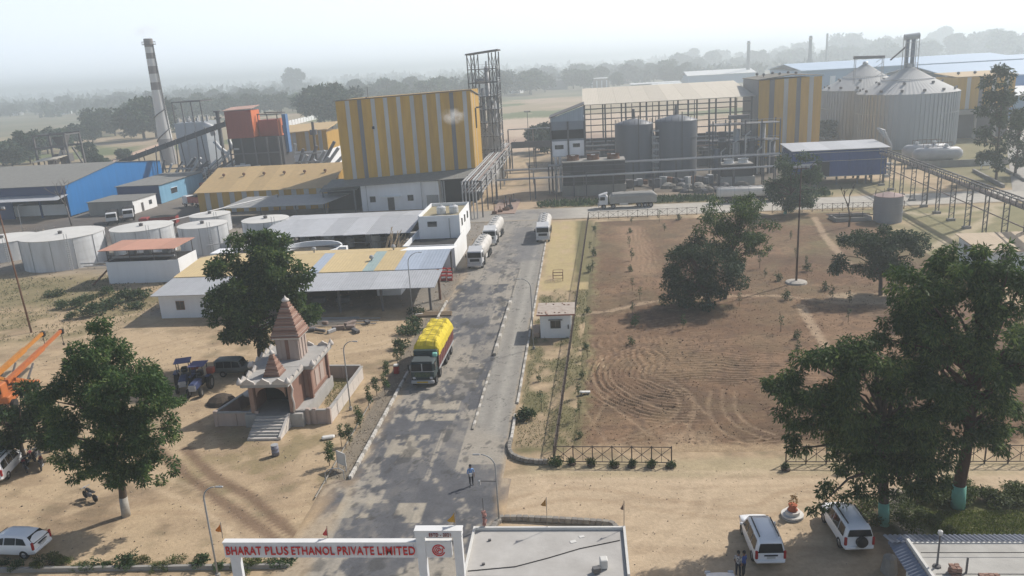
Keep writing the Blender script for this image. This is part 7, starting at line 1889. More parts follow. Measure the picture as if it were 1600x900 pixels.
MB().lathe([(1.5, -.05), (1.35, .3), (.9, .42), (.02, .45)], 14, close=False).build('base', M('whitewash_rubble', (.46, .43, .38), (.3, .27, .24), scale=3, bump=.5), mr)
ml = mast('tall rusty leaning mast left of the storage tanks', G(49, 519), 16.2, .13, RUST, 2); ml.rotation_euler = (0, -.035, 0)
mast('tall thin floodlight mast beyond the pipe rack at the junction', G(828, 262), 16.5, .14, STEEL, 4)
for k, (px, py, h, lb) in enumerate(((870, 318, 6.5, 'nearer left'), (829, 313, 8.0, 'leftmost'), (917, 311, 6.0, 'third'))):
    o = MB().bar((0, 0, -.1), (0, 0, h), .22).bar((0, 0, h), (3.2, 0, h), .15).build('service_post', STEEL); o.location = (*G(px, py)[:2], 0)
    tag(o, 'slim steel service post with a short arm by the far crop strip', 'post', 'slim service posts by the far crop strip')

# ------------------------------------------------------------------ vehicles
WP = M('car_white', (.82, .83, .84), (.75, .76, .77), scale=.8, rough=.25, spec=.6)
TYRE = M('tyre', (.015, .015, .016), (.03, .028, .026), scale=6, rough=.9)
RIM = M('wheel_rim', (.30, .30, .31), (.2, .2, .2), scale=6, rough=.4, metal=.6)
CGL = M('car_glass', (.010, .012, .014), (.015, .017, .02), scale=1, rough=.1, spec=.25)
BLK = M('black_plastic', (.02, .02, .021), (.03, .03, .03), scale=5, rough=.6)
REDT = M('tail_lamp', (.35, .012, .015), (.28, .01, .012), scale=5, rough=.25)
HEADL = M('head_lamp', (.55, .56, .58), (.4, .4, .42), scale=5, rough=.2)
PLATE = M('plate', (.55, .55, .52), (.5, .5, .48), scale=5)
def wheel(r, x, y, rad_=.36, w=.24, side=1, dual=False):
    t = MB().lathe([(rad_ * .55, -w / 2), (rad_ * .9, -w / 2), (rad_, -w / 2 + .04), (rad_, w / 2 - .04), (rad_ * .9, w / 2), (rad_ * .55, w / 2)], 18, close=False).build('wheel', TYRE, r, smooth=False)
    t.location = (x, y, rad_); t.rotation_euler = (0, math.pi / 2, 0)
    rm = MB().lathe([(rad_ * .6, -w / 2 + .02), (rad_ * .6, w / 2 - .02), (rad_ * .3, w / 2 - .05), (.02, w / 2 - .03)], 14, close=False)
    rm.lathe([(rad_ * .6, -w / 2 + .02), (rad_ * .3, -w / 2 + .05), (.02, -w / 2 + .03)], 14, close=False)
    rm.build('rim', RIM, t)
def car(label, loc, rz, st, wins, body, wb, spare=False, rails=True, rear_glass=None, wind=None, name='parked_car', cat='car', lamp_z=(.7, 1.25), wr=.36):
    """Body lofted through stations (y, sill z, belt z, roof z, half sill, half belt, half roof); rear at -y, nose at +y."""
    r = thing(name, label, cat, loc, rz)
    P_ = []
    for y, zb, zl, zt_, w0, w1, w2 in st:
        h = [(0, zb), (w0 * .9, zb), (w0, zb + .1), (w1, (zb + zl) / 2 + .1), (w1 * .985, zl), (w2 + (w1 - w2) * .12, zt_ - .1 * min(1, (zt_ - zl) * 3)), (w2 * .9, zt_ - .015), (w2 * .4, zt_ + .01), (0, zt_ + .015)]
        P_.append([(x, y, z) for x, z in h] + [(-x, y, z) for x, z in h[-2:0:-1]])
    m_ = MB(); n = len(P_[0])
    for row in P_: row.append(row[0])
    m_.grid(P_)
    m_.f.append([i for i in range(n - 1, -1, -1)]); m_.m.append(0)
    k = (len(P_) - 1) * (n + 1); m_.f.append([k + i for i in range(n)]); m_.m.append(0)
    bo = m_.build('body', body, r, smooth=True)
    bo.modifiers.new('crease', 'EDGE_SPLIT').split_angle = math.radians(38)
    def sect(y):
        for a_, b_ in zip(st, st[1:]):
            if a_[0] <= y <= b_[0]:
                t = (y - a_[0]) / (b_[0] - a_[0]); return [a_[i] + (b_[i] - a_[i]) * t for i in range(7)]
        return st[-1]
    for y0, y1, y0t, y1t in wins:
        for s_ in (-1, 1):
            q = []
            for y, top in ((y0, 0), (y1, 0), (y1t, 1), (y0t, 1)):
                _, zb, zl, zt_, w0, w1, w2 = sect(y)
                q.append((s_ * (w1 * .985 + .006), y, zl + .05) if not top else (s_ * (w2 + (w1 - w2) * .2 + .012), y, zt_ - .15))
            if s_ < 0: q = q[::-1]
            MB().extr(q, (s_ * .012, 0, .003)).build('side_window', CGL, r)
    if wind:
        (ya, za, wa), (yb_, zb3, wb3) = wind
        MB().extr([(-wa, ya, za), (wa, ya, za), (wb3, yb_, zb3), (-wb3, yb_, zb3)], (0, .02, .02)).build('windscreen', CGL, r)
    if rear_glass:
        (ya, za, wa), (yb_, zb3, wb3) = rear_glass
        MB().extr([(wa, ya, za), (-wa, ya, za), (-wb3, yb_, zb3), (wb3, yb_, zb3)], (0, -.03, .01)).build('rear_window', CGL, r)
    yr, yf = st[0][0], st[-1][0]; w = st[len(st) // 2][5]
    for s_ in (-1, 1):
        for y in wb: wheel(r, s_ * (w - .11), y, wr, .24)
        MB().bx(s_ * (st[1][5] - .06), yr + .03, sum(lamp_z) / 2, .16, .14, lamp_z[1] - lamp_z[0], 0, .03).build('tail_lamp', REDT, r)
        MB().bx(s_ * (st[-2][5] - .14), yf - .06, .78, .32, .16, .18, 0, .03).build('headlight', HEADL, r)
        MB().bx(s_ * (w + .1), sect(yf * .42)[0] if False else yf * .40, 1.12, .2, .14, .16, 0, .04).build('wing_mirror', body, r)
        if rails: MB().bar((s_ * st[3][6] * .82, yr + .45, st[3][3] + .06), (s_ * st[3][6] * .82, yf * .12, st[3][3] + .05), .06, .06).build('roof_rail', BLK, r)
    MB().bx(0, yr - .02, .55, st[1][5] * 1.9, .16, .2, 0, .05).build('rear_bumper', body, r)
    MB().bx(0, yf - .02, .5, st[-1][5] * 2.1, .14, .24, 0, .05).build('front_bumper', BLK, r)
    MB().bx(0, yr - .1, .84 if not spare else .62, .5, .03, .13).build('number_plate', PLATE, r)
    if spare:
        t = MB().lathe([(.14, -.11), (.33, -.11), (.36, -.05), (.36, .08), (.3, .11), (.02, .12)], 18).build('spare_wheel', BLK, r); t.location = (.08, yr - .14, 1.0); t.rotation_euler = (math.pi / 2, 0, 0)
    else: MB().bx(0, yr - .07, .98, .8, .04, .07).build('trim_bar', BLK, r)
    return r
SUV = [(-2.26, .42, .95, 1.02, .84, .86, .76), (-2.2, .36, 1.06, 1.74, .88, .89, .66), (-2.0, .34, 1.09, 1.86, .9, .91, .68), (-1.0, .32, 1.09, 1.9, .91, .92, .70), (.2, .32, 1.07, 1.88, .91, .92, .69), (.72, .32, 1.06, 1.74, .91, .92, .67), (1.22, .32, 1.05, 1.14, .9, .91, .76), (1.85, .34, 1.0, 1.08, .88, .89, .74), (2.2, .38, .88, .95, .83, .84, .7), (2.28, .46, .72, .76, .76, .78, .6)]
SW = [(-1.95, -1.15, -1.85, -1.12), (-1.05, -.2, -1.02, -.2), (-.1, .95, -.1, .6)]
p0, p1 = Vector(G(1198, 880)), Vector(G(1180, 818))
rz1 = math.atan2(-(p1 - p0).x, (p1 - p0).y)
car('white sport utility car with black roof rails and no spare wheel beside two standing people', (10.45, 44.2, 0), .03, SUV, SW, WP, (-1.4, 1.4), rear_glass=((-2.26, 1.12, .76), (-2.19, 1.7, .62)), wind=((1.24, 1.12, .72), (.74, 1.74, .6)))
car('white sport utility car with a black spare wheel on its tail under the overhanging tree', (16.0, 45.6, 0), .05, SUV, SW, WP, (-1.4, 1.4), spare=True, rear_glass=((-2.26, 1.3, .74), (-2.19, 1.72, .62)), wind=((1.24, 1.12, .72), (.74, 1.74, .6)))
HB_ = [(-2.0, .38, .85, .9, .76, .8, .7), (-1.95, .32, .98, 1.25, .8, .84, .66), (-1.7, .28, 1.0, 1.5, .82, .85, .62), (-.9, .26, 1.0, 1.56, .83, .86, .62), (.1, .26, .98, 1.55, .83, .86, .61), (.5, .26, .97, 1.46, .83, .86, .6), (1.1, .26, .95, 1.02, .82, .85, .7), (1.7, .3, .85, .92, .79, .81, .66), (2.0, .36, .68, .72, .7, .72, .55)]
car('white car with only its roof showing at the bottom edge', (7.3, 38.6, 0), .03, HB_, [(-1.6, -.75, -1.5, -.75), (-.65, .75, -.65, .45)], WP, (-1.2, 1.25), rails=False, rear_glass=((-1.98, 1.0, .7), (-1.72, 1.46, .58)), wind=((1.12, 1.0, .68), (.52, 1.46, .56)), wr=.31)
MPV = [(-2.2, .4, .9, .95, .78, .83, .74), (-2.12, .33, 1.0, 1.2, .84, .87, .7), (-1.65, .28, 1.03, 1.54, .86, .88, .62), (-.9, .26, 1.03, 1.63, .87, .89, .61), (.2, .26, 1.0, 1.61, .87, .89, .60), (.65, .26, .99, 1.48, .87, .89, .6), (1.4, .26, .97, 1.05, .86, .88, .72), (1.95, .3, .88, .96, .83, .85, .68), (2.22, .38, .7, .75, .74, .76, .58)]
MW = [(-1.75, -1.0, -1.45, -.95), (-.92, -.1, -.9, -.1), (0, 1.1, 0, .66)]
a_, b_ = Vector(G(2, 868)), Vector(G(80, 864))
car('pearl white people carrier parked at the bottom left corner', (-39.35, 43.75, 0), math.pi / 2 - .06, MPV, MW, WP, (-1.4, 1.4), rails=False, rear_glass=((-2.16, 1.06, .72), (-1.70, 1.50, .58)), wind=((1.42, 1.03, .7), (.67, 1.48, .56)), wr=.33)
car('white sport utility car cut by the left picture edge under the trees', (-48.3, 54.7, 0), .25, SUV, SW, WP, (-1.4, 1.4), spare=True, rear_glass=((-2.26, 1.3, .74), (-2.19, 1.72, .62)), wind=((1.24, 1.12, .72), (.74, 1.74, .6)))
JP = M('jeep_grey', (.13, .145, .145), (.10, .11, .105), scale=1, rough=.5)
x, y, _ = G(368, 588)
car('old grey-green jeep parked in the shade left of the temple', (x, y + .6, 0), -math.pi / 2 + .04, [(-2.1, .5, 1.0, 1.75, .8, .82, .7), (-1.9, .45, 1.02, 1.85, .82, .83, .72), (-.9, .45, 1.02, 1.88, .82, .83, .72), (.3, .45, 1.02, 1.86, .82, .83, .71), (.55, .45, 1.02, 1.76, .82, .83, .7), (.85, .45, 1.02, 1.12, .8, .82, .72), (1.9, .5, 1.0, 1.08, .68, .7, .6), (2.1, .6, .9, .95, .62, .65, .5)], [(-1.85, -1.1, -1.85, -1.1), (-1.0, -.25, -1.0, -.25), (-.15, .7, -.15, .5)], JP, (-1.25, 1.4), rails=False, name='old_jeep', cat='jeep', rear_glass=None, wind=((.88, 1.12, .68), (.6, 1.72, .62)))

# tractor
r = thing('tractor', 'dark blue tractor with a canopy parked left of the old jeep', 'tractor', (*G(313, 612)[:2], 0), .12)
BT = M('tractor_blue', (.03, .05, .14), (.04, .05, .10), scale=3, rough=.5)
MB().bx(0, -.9, 1.15, .75, 1.9, .75, 0, .12).build('bonnet', BT, r); MB().bx(0, -1.86, 1.1, .7, .06, .6).build('grille', STEELL, r)
MB().bx(0, .5, 1.0, .9, 1.3, .6, 0, .08).build('chassis', BLK, r)
for s_ in (-1, 1):
    wheel(r, s_ * .62, -1.35, .45, .28); wheel(r, s_ * .85, .75, .72, .42)
    MB().bx(s_ * .85, .75, 1.55, .48, 1.3, .1, 0, .04).build('mudguard', BT, r)
    for y in (-.05, 1.2): MB().bar((s_ * .6, y, 1.4), (s_ * .6, y, 2.75), .07).build('canopy_post', BLK, r)
    MB().bx(s_ * .3, -1.88, 1.2, .18, .06, .18, 0, .02).build('headlight', HEADL, r)
MB().bx(0, .55, 2.8, 1.6, 1.7, .08, 0, .03).build('canopy', M('canopy_violet', (.10, .10, .22), (.08, .08, .16), scale=2), r)
MB().bx(0, .8, 1.75, .6, .5, .6, 0, .08).build('seat', BLK, r); MB().tube([(0, -.1, 1.5), (0, .15, 1.9)], .03, 6).lathe([(.2, 1.9), (.24, 1.92), (.2, 1.94)], 12, 0, .15).build('steering_wheel', BLK, r)
MB().bx(1.0, 1.0, 1.9, .7, .6, .6, 0, .03).build('red_box', RED, r)
tr2 = copy_tree(r, (*G(291, 606)[:2], 0), .35, 'second tractor half hidden by the large left tree, beside the canopied blue tractor')
hp = MB().lathe([(1.5, -.1), (1.2, .35), (.6, .7), (.02, .8)], 12, close=False).build('soil_heap', M('dark_heap', (.05, .04, .033), (.08, .06, .045), scale=3, bump=.6)); hp.location = (*G(346, 628)[:2], 0); tag(hp, 'dark heap of ash and soil left of the temple court wall', 'heap')
# orange cranes
for lb, pts, col in (('yellow orange pick and carry crane with its boom laid forward', ((-12, 592, 2.6), (66, 521, 3.6)), ((.52, .21, .03), (.34, .15, .04))), ('redder orange pick and carry crane nearest the big tree', ((14, 594, 2.4), (95, 517, 3.6)), ((.48, .14, .035), (.32, .11, .04)))):
    a_, b_ = Vector(G(*pts[0])), Vector(G(*pts[1]))
    r = thing('mobile_crane', lb, 'crane', (a_.x, a_.y, 0), math.atan2((b_ - a_).y, (b_ - a_).x))
    OM = M('crane_' + lb.split()[0], col[0], col[1], scale=2, rough=.5)
    L_ = Vector((b_.x - a_.x, b_.y - a_.y, 0)).length
    MB().bar((-.5, 0, a_.z), (L_ * .62, 0, a_.z + .62 * (b_.z - a_.z)),   .40, .46).build('boom', OM, r); MB().bar((L_ * .6, 0, a_.z + .6 * (b_.z - a_.z)), (L_, 0, b_.z), .28, .32).build('inner_boom', OM, r)
    MB().bx(L_ + .1, 0, b_.z - .1, .35, .5, .6, 0, .05).build('boom_head', BLK, r); MB().bar((L_, 0, b_.z - .3), (L_, 0, b_.z - 1.5), .05).build('hook_cable', BLK, r)
    MB().bx(L_, 0, b_.z - 1.6, .2, .2, .3, 0, .05).build('hook', BLK, r)
    for s_ in (-.45, .45): MB().bar((L_ * .34, s_, a_.z + .2), (L_ * .10, s_ * 1.5, 1.0), .16).build('lift_cylinder', STEEL, r); MB().bar((.2, s_, a_.z), (L_ * .28, s_ * 1.4, .75), .26, .3).build('frame_arm', OM, r)
    MB().bx(-.6, 0, 1.1, 3.4, 1.7, .7, 0, .1).build('chassis', OM, r); MB().bx(-1.6, .3, 2.0, 1.3, 1.2, 1.4, 0, .1).build('cab', OM, r); MB().bx(-1.6, .3, 2.15, 1.34, 1.1, .8, 0, .05).build('cab_glass', CGL, r)
    MB().bx(L_ * .26, 0, .85, .6, 2.2, .35, 0, .05).build('front_axle_beam', OM, r)
    for x in (-1.8, L_ * .22):
        for s_ in (-1, 1):
            wr_ = .5; t = MB().lathe([(wr_ * .5, -.18), (wr_, -.16), (wr_, .16), (wr_ * .5, .18)], 16).build('wheel', TYRE, r); t.location = (x, s_ * 1.0, wr_); t.rotation_euler = (math.pi / 2, 0, 0)
# loaded truck with yellow tarpaulin
TEAL = M('truck_teal', (.035, .058, .06), (.03, .045, .048), scale=2, rough=.45)
YT = M('yellow_tarp', (.66, .53, .045), (.50, .39, .04), scale=2.2, rough=.85, bump=.7, bscale=5, sharp=.22)
RW_ = M('truck_red_board', (.16, .04, .04), (.10, .03, .03), scale=3, rough=.6)
r = thing('loaded_truck', 'decorated green-fronted truck loaded high under a bright yellow tarpaulin', 'truck', (-16.2, 70.7, 0), -.02)
MB().bx(0, .95, 1.75, 2.3, 1.9, 1.7, 0, .1).build('cab', TEAL, r); MB().bx(0, .98, 2.66, 2.2, 1.8, .12, 0, .05).build('cab_roof', M('truck_roof', (.07, .085, .09), (.05, .06, .06), scale=2), r)
MB().bx(0, 2.1, 2.95, 2.4, .5, .5, 0, .05).build('head_board', TEAL, r); MB().bx(1.0, 1.7, 2.85, .5, .6, .4, .2, .08).build('green_bundle', M('mint_cloth', (.22, .50, .42), scale=3), r)
for s_ in (-1, 1): MB().bx(s_ * .54, -.02, 2.12, .92, .05, .72, 0, .02).build('windscreen_pane', CGL, r); MB().bx(s_ * 1.16, .7, 2.1, .05, .9, .7).build('side_window', CGL, r); MB().bx(s_ * .85, -.04, 1.05, .28, .06, .24, 0, .03).build('headlight', HEADL, r); MB().bar((s_ * 1.3, -.1, 2.5), (s_ * 1.3, -.1, 1.9), .12).build('mirror', BLK, r)
MB().bx(0, -.03, 2.12, .1, .08, .8).build('windscreen_post', STEELL, r); MB().bx(0, -.03, 1.72, 2.3, .06, .06).build('trim_strip', STEELL, r); MB().bx(0, -.04, 1.4, 1.6, .05, .44, 0, .02).build('grille', M('grille_green', (.02, .05, .035), (.10, .12, .06), scale=9, sharp=.1), r)
MB().bx(0, -.12, .68, 2.3, .25, .32, 0, .05).build('bumper', STEELL, r); MB().bx(0, -.26, .7, 1.1, .03, .14).build('number_plate', M('yellow_plate', (.5, .33, .03)), r)
MB().bx(0, 6.3, 1.15, 2.3, 8.6, .25).build('chassis', BLK, r)
MB().bx(0, 6.4, 1.35, 2.44, 8.2, .14).build('deck', RW_, r)
for s_ in (-1, 1):
    for k in range(9):
        MB().bx(s_ * 1.2, 2.75 + k * .92, 2.05, .1, .86, 1.25).build('side_board', RW_, r); MB().bx(s_ * 1.25, 2.3 + k * .92, 2.1, .08, .09, 1.5).build('side_post', M('post_cream', (.34, .28, .24), (.28, .1, .08), scale=6), r)
    MB().bx(s_ * 1.22, 6.4, 1.12, .06, 8.2, .2).build('side_rail', STEELL, r)
MB().bx(0, 10.55, 2.05, 2.4, .1, 1.3).build('tail_board', RW_, r)
P_ = []; rnd = random.Random(8)
for i in range(30):
    y = 2.25 + 8.35 * i / 29; row = []
    for j in range(17):
        u = j / 16 * 2 - 1; a_ = abs(u)
        e = min(1, i / 2.2, (29 - i) / 2.2) ** .5
        x = 1.33 * math.copysign(min(1, a_ * 1.3) ** .8, u); z = 2.55 + (1.35 * e) * (1 - max(0, a_ - .55) / .45 * 1.0) if a_ > .55 else 2.55 + 1.35 * e
        z += .04 * math.sin(y * 3.4 + u * 2) * (1 - a_ * .5) * e + .05 * math.sin(u * 9 + i * .9) * e + rnd.uniform(-.03, .03)
        row.append((x + rnd.uniform(-.02, .02), y + rnd.uniform(-.03, .03), z))
    P_.append(row)
MB().grid(P_).build('tarpaulin', YT, r)
for x in (-.7, 0, .7): MB().tube([(x, 2.4, 3.6), (x, 3.0, 4.0), (x, 6.5, 4.03), (x, 10, 4.0), (x, 10.6, 3.4)], .02, 5).build('rope', M('rope', (.3, .24, .08)), r)
for k in range(6): MB().tube([(-1.36, 3 + k * 1.4, 2.5), (-1.0, 3 + k * 1.4, 3.9), (0, 3.1 + k * 1.4, 4.02), (1.0, 3 + k * 1.4, 3.9), (1.36, 3 + k * 1.4, 2.5)], .02, 5).build('rope', M('rope', (.3, .24, .08)), r)
for y in (.9, 2.9, 6.4, 7.6, 9.2):
    for s_ in (-1, 1): wheel(r, s_ * 1.05, y, .5, .34)
# tankers
TKW = M('tanker_white', (.66, .64, .60), (.50, .47, .43), scale=.9, rough=.4, streak=True)
TKC = M('tanker_cab_white', (.62, .63, .64), (.50, .5, .5), scale=1, rough=.4)
def tanker(label, loc, rz, L_=11.5, group=None, cabm=None, tarp=False):
    r = thing('tanker_truck', label, 'tanker truck', loc, rz, group)
    MB().bx(0, .95, 1.8, 2.35, 1.9, 2.0, 0, .14).build('cab', cabm or TKC, r)
    MB().extr([(-1.05, .1, 2.82), (1.05, .1, 2.82), (1.05, 1.9, 3.35), (-1.05, 1.9, 3.35)], (0, 0, -.12)).build('wind_deflector', cabm or TKC, r)
    MB().bx(0, -.03, 2.25, 2.05, .05, .8, 0, .02).build('windscreen', CGL, r); MB().bx(0, -.04, 1.45, 1.5, .06, .42, 0, .03).build('grille', BLK, r)
    for s_ in (-1, 1):
        MB().bx(s_ * 1.19, .8, 2.2, .04, 1.0, .7).build('side_window', CGL, r); MB().bx(s_ * .9, -.05, 1.02, .34, .07, .24, 0, .03).build('headlight', HEADL, r); MB().bx(s_ * 1.36, .05, 2.2, .14, .12, .55, 0, .03).build('mirror', BLK, r)
    MB().bx(0, -.06, .7, 2.35, .2, .4, 0, .05).build('bumper', cabm or TKC, r); MB().bx(0, -.17, .72, .5, .02, .14).build('number_plate', PLATE, r)
    MB().bx(0, L_ / 2 + .6, .95, .9, L_ - 1.6, .3).build('chassis', BLK, r)
    y0, y1 = 2.25, L_
    if tarp:
        P_ = []
        for i in range(16):
            y = y0 + (y1 - y0) * i / 15; e = min(1, i / 1.2, (15 - i) / 1.2)
            P_.append([(1.22 * c, y, z) for c, z in ((-1, 1.15), (-1.02, 2.5), (-.7, 2.55 + .5 * e), (-.2, 2.6 + .7 * e + .06 * math.sin(i * 2)), (.3, 2.6 + .68 * e), (.75, 2.55 + .45 * e), (1.02, 2.5), (1, 1.15))])
        MB().grid(P_).build('load_cover', M('grey_tarp', (.33, .325, .30), (.25, .24, .22), scale=1.2, rough=.8, bump=.3), r); MB().bx(0, (y0 + y1) / 2, 1.7, 2.4, y1 - y0 - .1, 1.2).build('body', TKW, r)
    else:
        prof = [(y0, .2), (y0 + .05, .9), (y0 + .25, 1.0), (y1 - .25, 1.0), (y1 - .05, .9), (y1, .2)]
        P_ = [[(1.22 * k * math.copysign(abs(math.cos(a_)) ** .75, math.cos(a_)), y, 2.15 + 1.02 * k * math.copysign(abs(math.sin(a_)) ** .75, math.sin(a_))) for a_ in np.linspace(0, 2 * math.pi, 29)] for y, k in prof]
        MB().grid(P_).build('tank', TKW, r, smooth=True)
        n = 5
        for k in range(n):
            y = y0 + .9 + (y1 - y0 - 1.8) * k / (n - 1); MB().lathe([(.34, 3.1), (.34, 3.28), (.25, 3.32), (.02, 3.36)], 12, 0, y).build('manhole', STEELL, r)
            MB().bx(0, y + .55, 3.2, 1.0, .06, .06).build('walkway_rung', STEEL, r)
        for x in (-.55, .55): MB().bar((x, y0 + .3, 3.22), (x, y1 - .3, 3.22), .06).build('walkway_rail', STEELL, r)
        for k in range(4): y = y0 + .6 + (y1 - y0 - 1.2) * k / 3; MB().grid([[(1.24 * math.copysign(abs(math.cos(a_)) ** .75, math.cos(a_)), y + d_, 2.15 + 1.04 * math.copysign(abs(math.sin(a_)) ** .75, math.sin(a_))) for a_ in np.linspace(0, 2 * math.pi, 25)] for d_ in (0, .07)]).build('tank_band', STEELL, r)
    for y in (1.0, 3.0, L_ - 3.6, L_ - 2.4, L_ - 1.2):
        for s_ in (-1, 1): wheel(r, s_ * 1.0, y, .5, .36)
    for s_ in (-1, 1): MB().bx(s_ * 1.1, 5.2, .95, .1, 1.8, .5).build('side_guard', TKW, r)
    return r
tanker('white tanker truck parked nearest on the left side of the road', (-16.95, 116.8, 0), -.03)
tanker('white tanker truck parked behind another on the left side of the road', (-16.4, 132.6, 0), -.03)
tanker('white tanker truck driving toward the camera on the right of the road', (-7.2, 133.9, 0), .0)
tanker('dusty covered truck crossing on the far road', (3.2, 165.0, 0), -math.pi / 2 + .03, 12.0, tarp=True)
tanker('white tanker on the far road half hidden behind the big field trees', (39.8, 166.0, 0), math.pi / 2, 12.0)
# trucks in the coal yard
def tipper(label, base, rz, body, cabm):
    r = thing('tipper_truck', label, 'truck', (*base[:2], 0), rz)
    MB().bx(0, .9, 1.75, 2.3, 1.8, 2.0, 0, .12).build('cab', cabm, r); MB().bx(0, -.03, 2.2, 2.0, .05, .8).build('windscreen', CGL, r); MB().bx(0, -.05, .8, 2.3, .15, .4).build('bumper', BLK, r)
    MB().bx(0, 4.9, 1.9, 2.4, 5.6, 1.5).build('tipper_body', body, r)
    for k in range(6):
        for s_ in (-1, 1): MB().bx(s_ * 1.24, 2.4 + k, 1.9, .08, .14, 1.5).build('body_rib', body, r)
    MB().grid([[(x, y, 2.64 + .35 * math.sin(math.pi * (y - 2.1) / 5.6) * (1 - abs(x) / 1.3) + .05) for x in (-1.15, -.6, 0, .6, 1.15)] for y in np.linspace(2.15, 7.65, 8)]).build('coal_load', MATS['coal'], r)
    for y in (.9, 5.0, 6.3):
        for s_ in (-1, 1): wheel(r, s_ * 1.0, y, .5, .34)
    return r
CR = M('truck_red', (.30, .035, .03), (.2, .04, .035), scale=2, rough=.6); CPK = M('truck_faded_red', (.50, .13, .10), (.4, .12, .1), scale=2, rough=.6)
tipper('faded red tipper truck parked along the blue workshop wall', G(292, 322), -2.0, CPK, TKC)
tipper('red tipper truck farther back along the blue workshop wall', G(318, 300), -2.0, CR, CR)
tipper('red bodied truck parked behind the storage tank with its pink-roofed neighbour', G(222, 360), -1.35, CR, CR)
tipper('white cabbed dark truck facing the storage tanks in the coal yard', G(176, 352), .5, BLK, TKC)
tipper('second white cabbed dark truck in the coal yard, nearer the white store', G(202, 346), .5, BLK, TKC)
# motorcycles
def motorbike(label, loc, rz, group=None, col=(.02, .02, .025)):
    r = thing('motorcycle', label, 'motorcycle', loc, rz, group)
    for y in (-.65, .65):
        t = MB().lathe([(.2, -.05), (.3, -.05), (.31, 0), (.3, .05), (.2, .05)], 16).build('wheel', TYRE, r); t.location = (0, y, .31); t.rotation_euler = (0, math.pi / 2, 0)
    MB().tube([(0, -.65, .31), (0, -.1, .5), (0, .35, .8), (0, .65, .31)], .05, 6).build('frame', BLK, r)
    MB().bx(0, .12, .85, .26, .5, .24, 0, .08).build('fuel_tank', M('bike_%d' % int(col[0] * 100), col, rough=.3), r); MB().bx(0, -.4, .82, .24, .7, .1, 0, .04).build('seat', BLK, r)
    MB().bx(0, .05, .45, .24, .4, .34, 0, .05).build('engine', STEEL, r)
    MB().bar((-.36, .42, 1.02), (.36, .42, 1.02), .04).build('handlebar', STEELL, r); MB().bx(0, .55, .92, .18, .14, .18, 0, .05).build('headlight', HEADL, r)
    MB().cyl((.13, -.1, .3), (.13, -.8, .4), .05, n=7).build('exhaust', STEELL, r)
x, y, _ = G(142, 781); motorbike('black motorcycle parked alone in the shade of the large left tree', (x, y, 0), 1.1)
for i, (px, py) in enumerate([(48, 722), (58, 716), (66, 730), (80, 700), (40, 735)]):
    x, y, _ = G(px, py); motorbike('dark motorcycle parked in the shade beside the white car at the left edge', (x, y, 0), .3 + .12 * i, 'motorcycles by the white car at the left edge', (.02 if i % 2 else .2, .02, .025))

ed = MB().bar((*G(-20, 893)[:2], .05), (*G(452, 886)[:2], .05), .22, .4).build('garden_edging', CONCW); tag(ed, 'low concrete edging behind the plants along the bottom left edge', 'edging')
# notice boards and small things by the left kerb
o = thing('notice_board', 'narrow white notice board among the slim saplings by the left kerb', 'notice board', (*G(535, 733)[:2], 0), -.6)
MB().bx(0, 0, .95, 1.1, .06, 1.1).build('panel', PW, o)
for s_ in (-.5, .5): MB().bar((s_, 0, -.05), (s_, 0, 1.5), .06).build('post', STEELL, o)
o = thing('swing_frame', 'small tubular frame on the dirt at the foot of the notice board', 'frame', (*G(524, 752)[:2], 0), .2)
for s_ in (-.7, .7): MB().tube([(s_, 0, -.05), (s_, 0, .8), (s_ * .6, 0, 1.05), (0, 0, 1.1)], .035, 6).build('tube', GREY_P, o)
for px, py in ((513, 685), (655, 493)):
    s_ = MB().bx(0, 0, .12, 1.1, .5, .24, .3, .08).build('sack', PW); s_.location = (*G(px, py)[:2], 0); tag(s_, 'white sack lying on the dirt ' + ('right of the temple steps' if px < 600 else 'by the lamp post before the long shed'), 'sack')
b_ = thing('kerb_marker', 'red and white painted block at the kerb beside the yellow-topped truck', 'marker', (*G(620, 583)[:2], 0))
MB().bx(0, 0, .4, .5, .5, .8, 0, .03).build('block', MATS['barrier_red'], b_); MB().bx(0, 0, .88, .52, .52, .16, 0, .03).build('white_cap', PW, b_)
b_ = thing('bench_slab', 'small white stone slab on the verge right of the long fence', 'slab', (*G(914, 617)[:2], 0))
MB().bx(0, 0, .3, 1.0, .4, .12, 0, .02).build('top', PW, b_); MB().bx(-.35, 0, .12, .15, .3, .24).bx(.35, 0, .12, .15, .3, .24).build('support', CONCW, b_)
o = MB().lathe([(.5, 0), (.42, .6), (.36, 1.0), (.1, 1.15)], 10).build('rock', M('rock_grey', (.28, .27, .25), (.18, .17, .16), scale=2, bump=.6)); o.location = (*G(1389, 893)[:2], 0); tag(o, 'grey boulder at the foot of the mint painted tree by the blue-awning building', 'boulder')

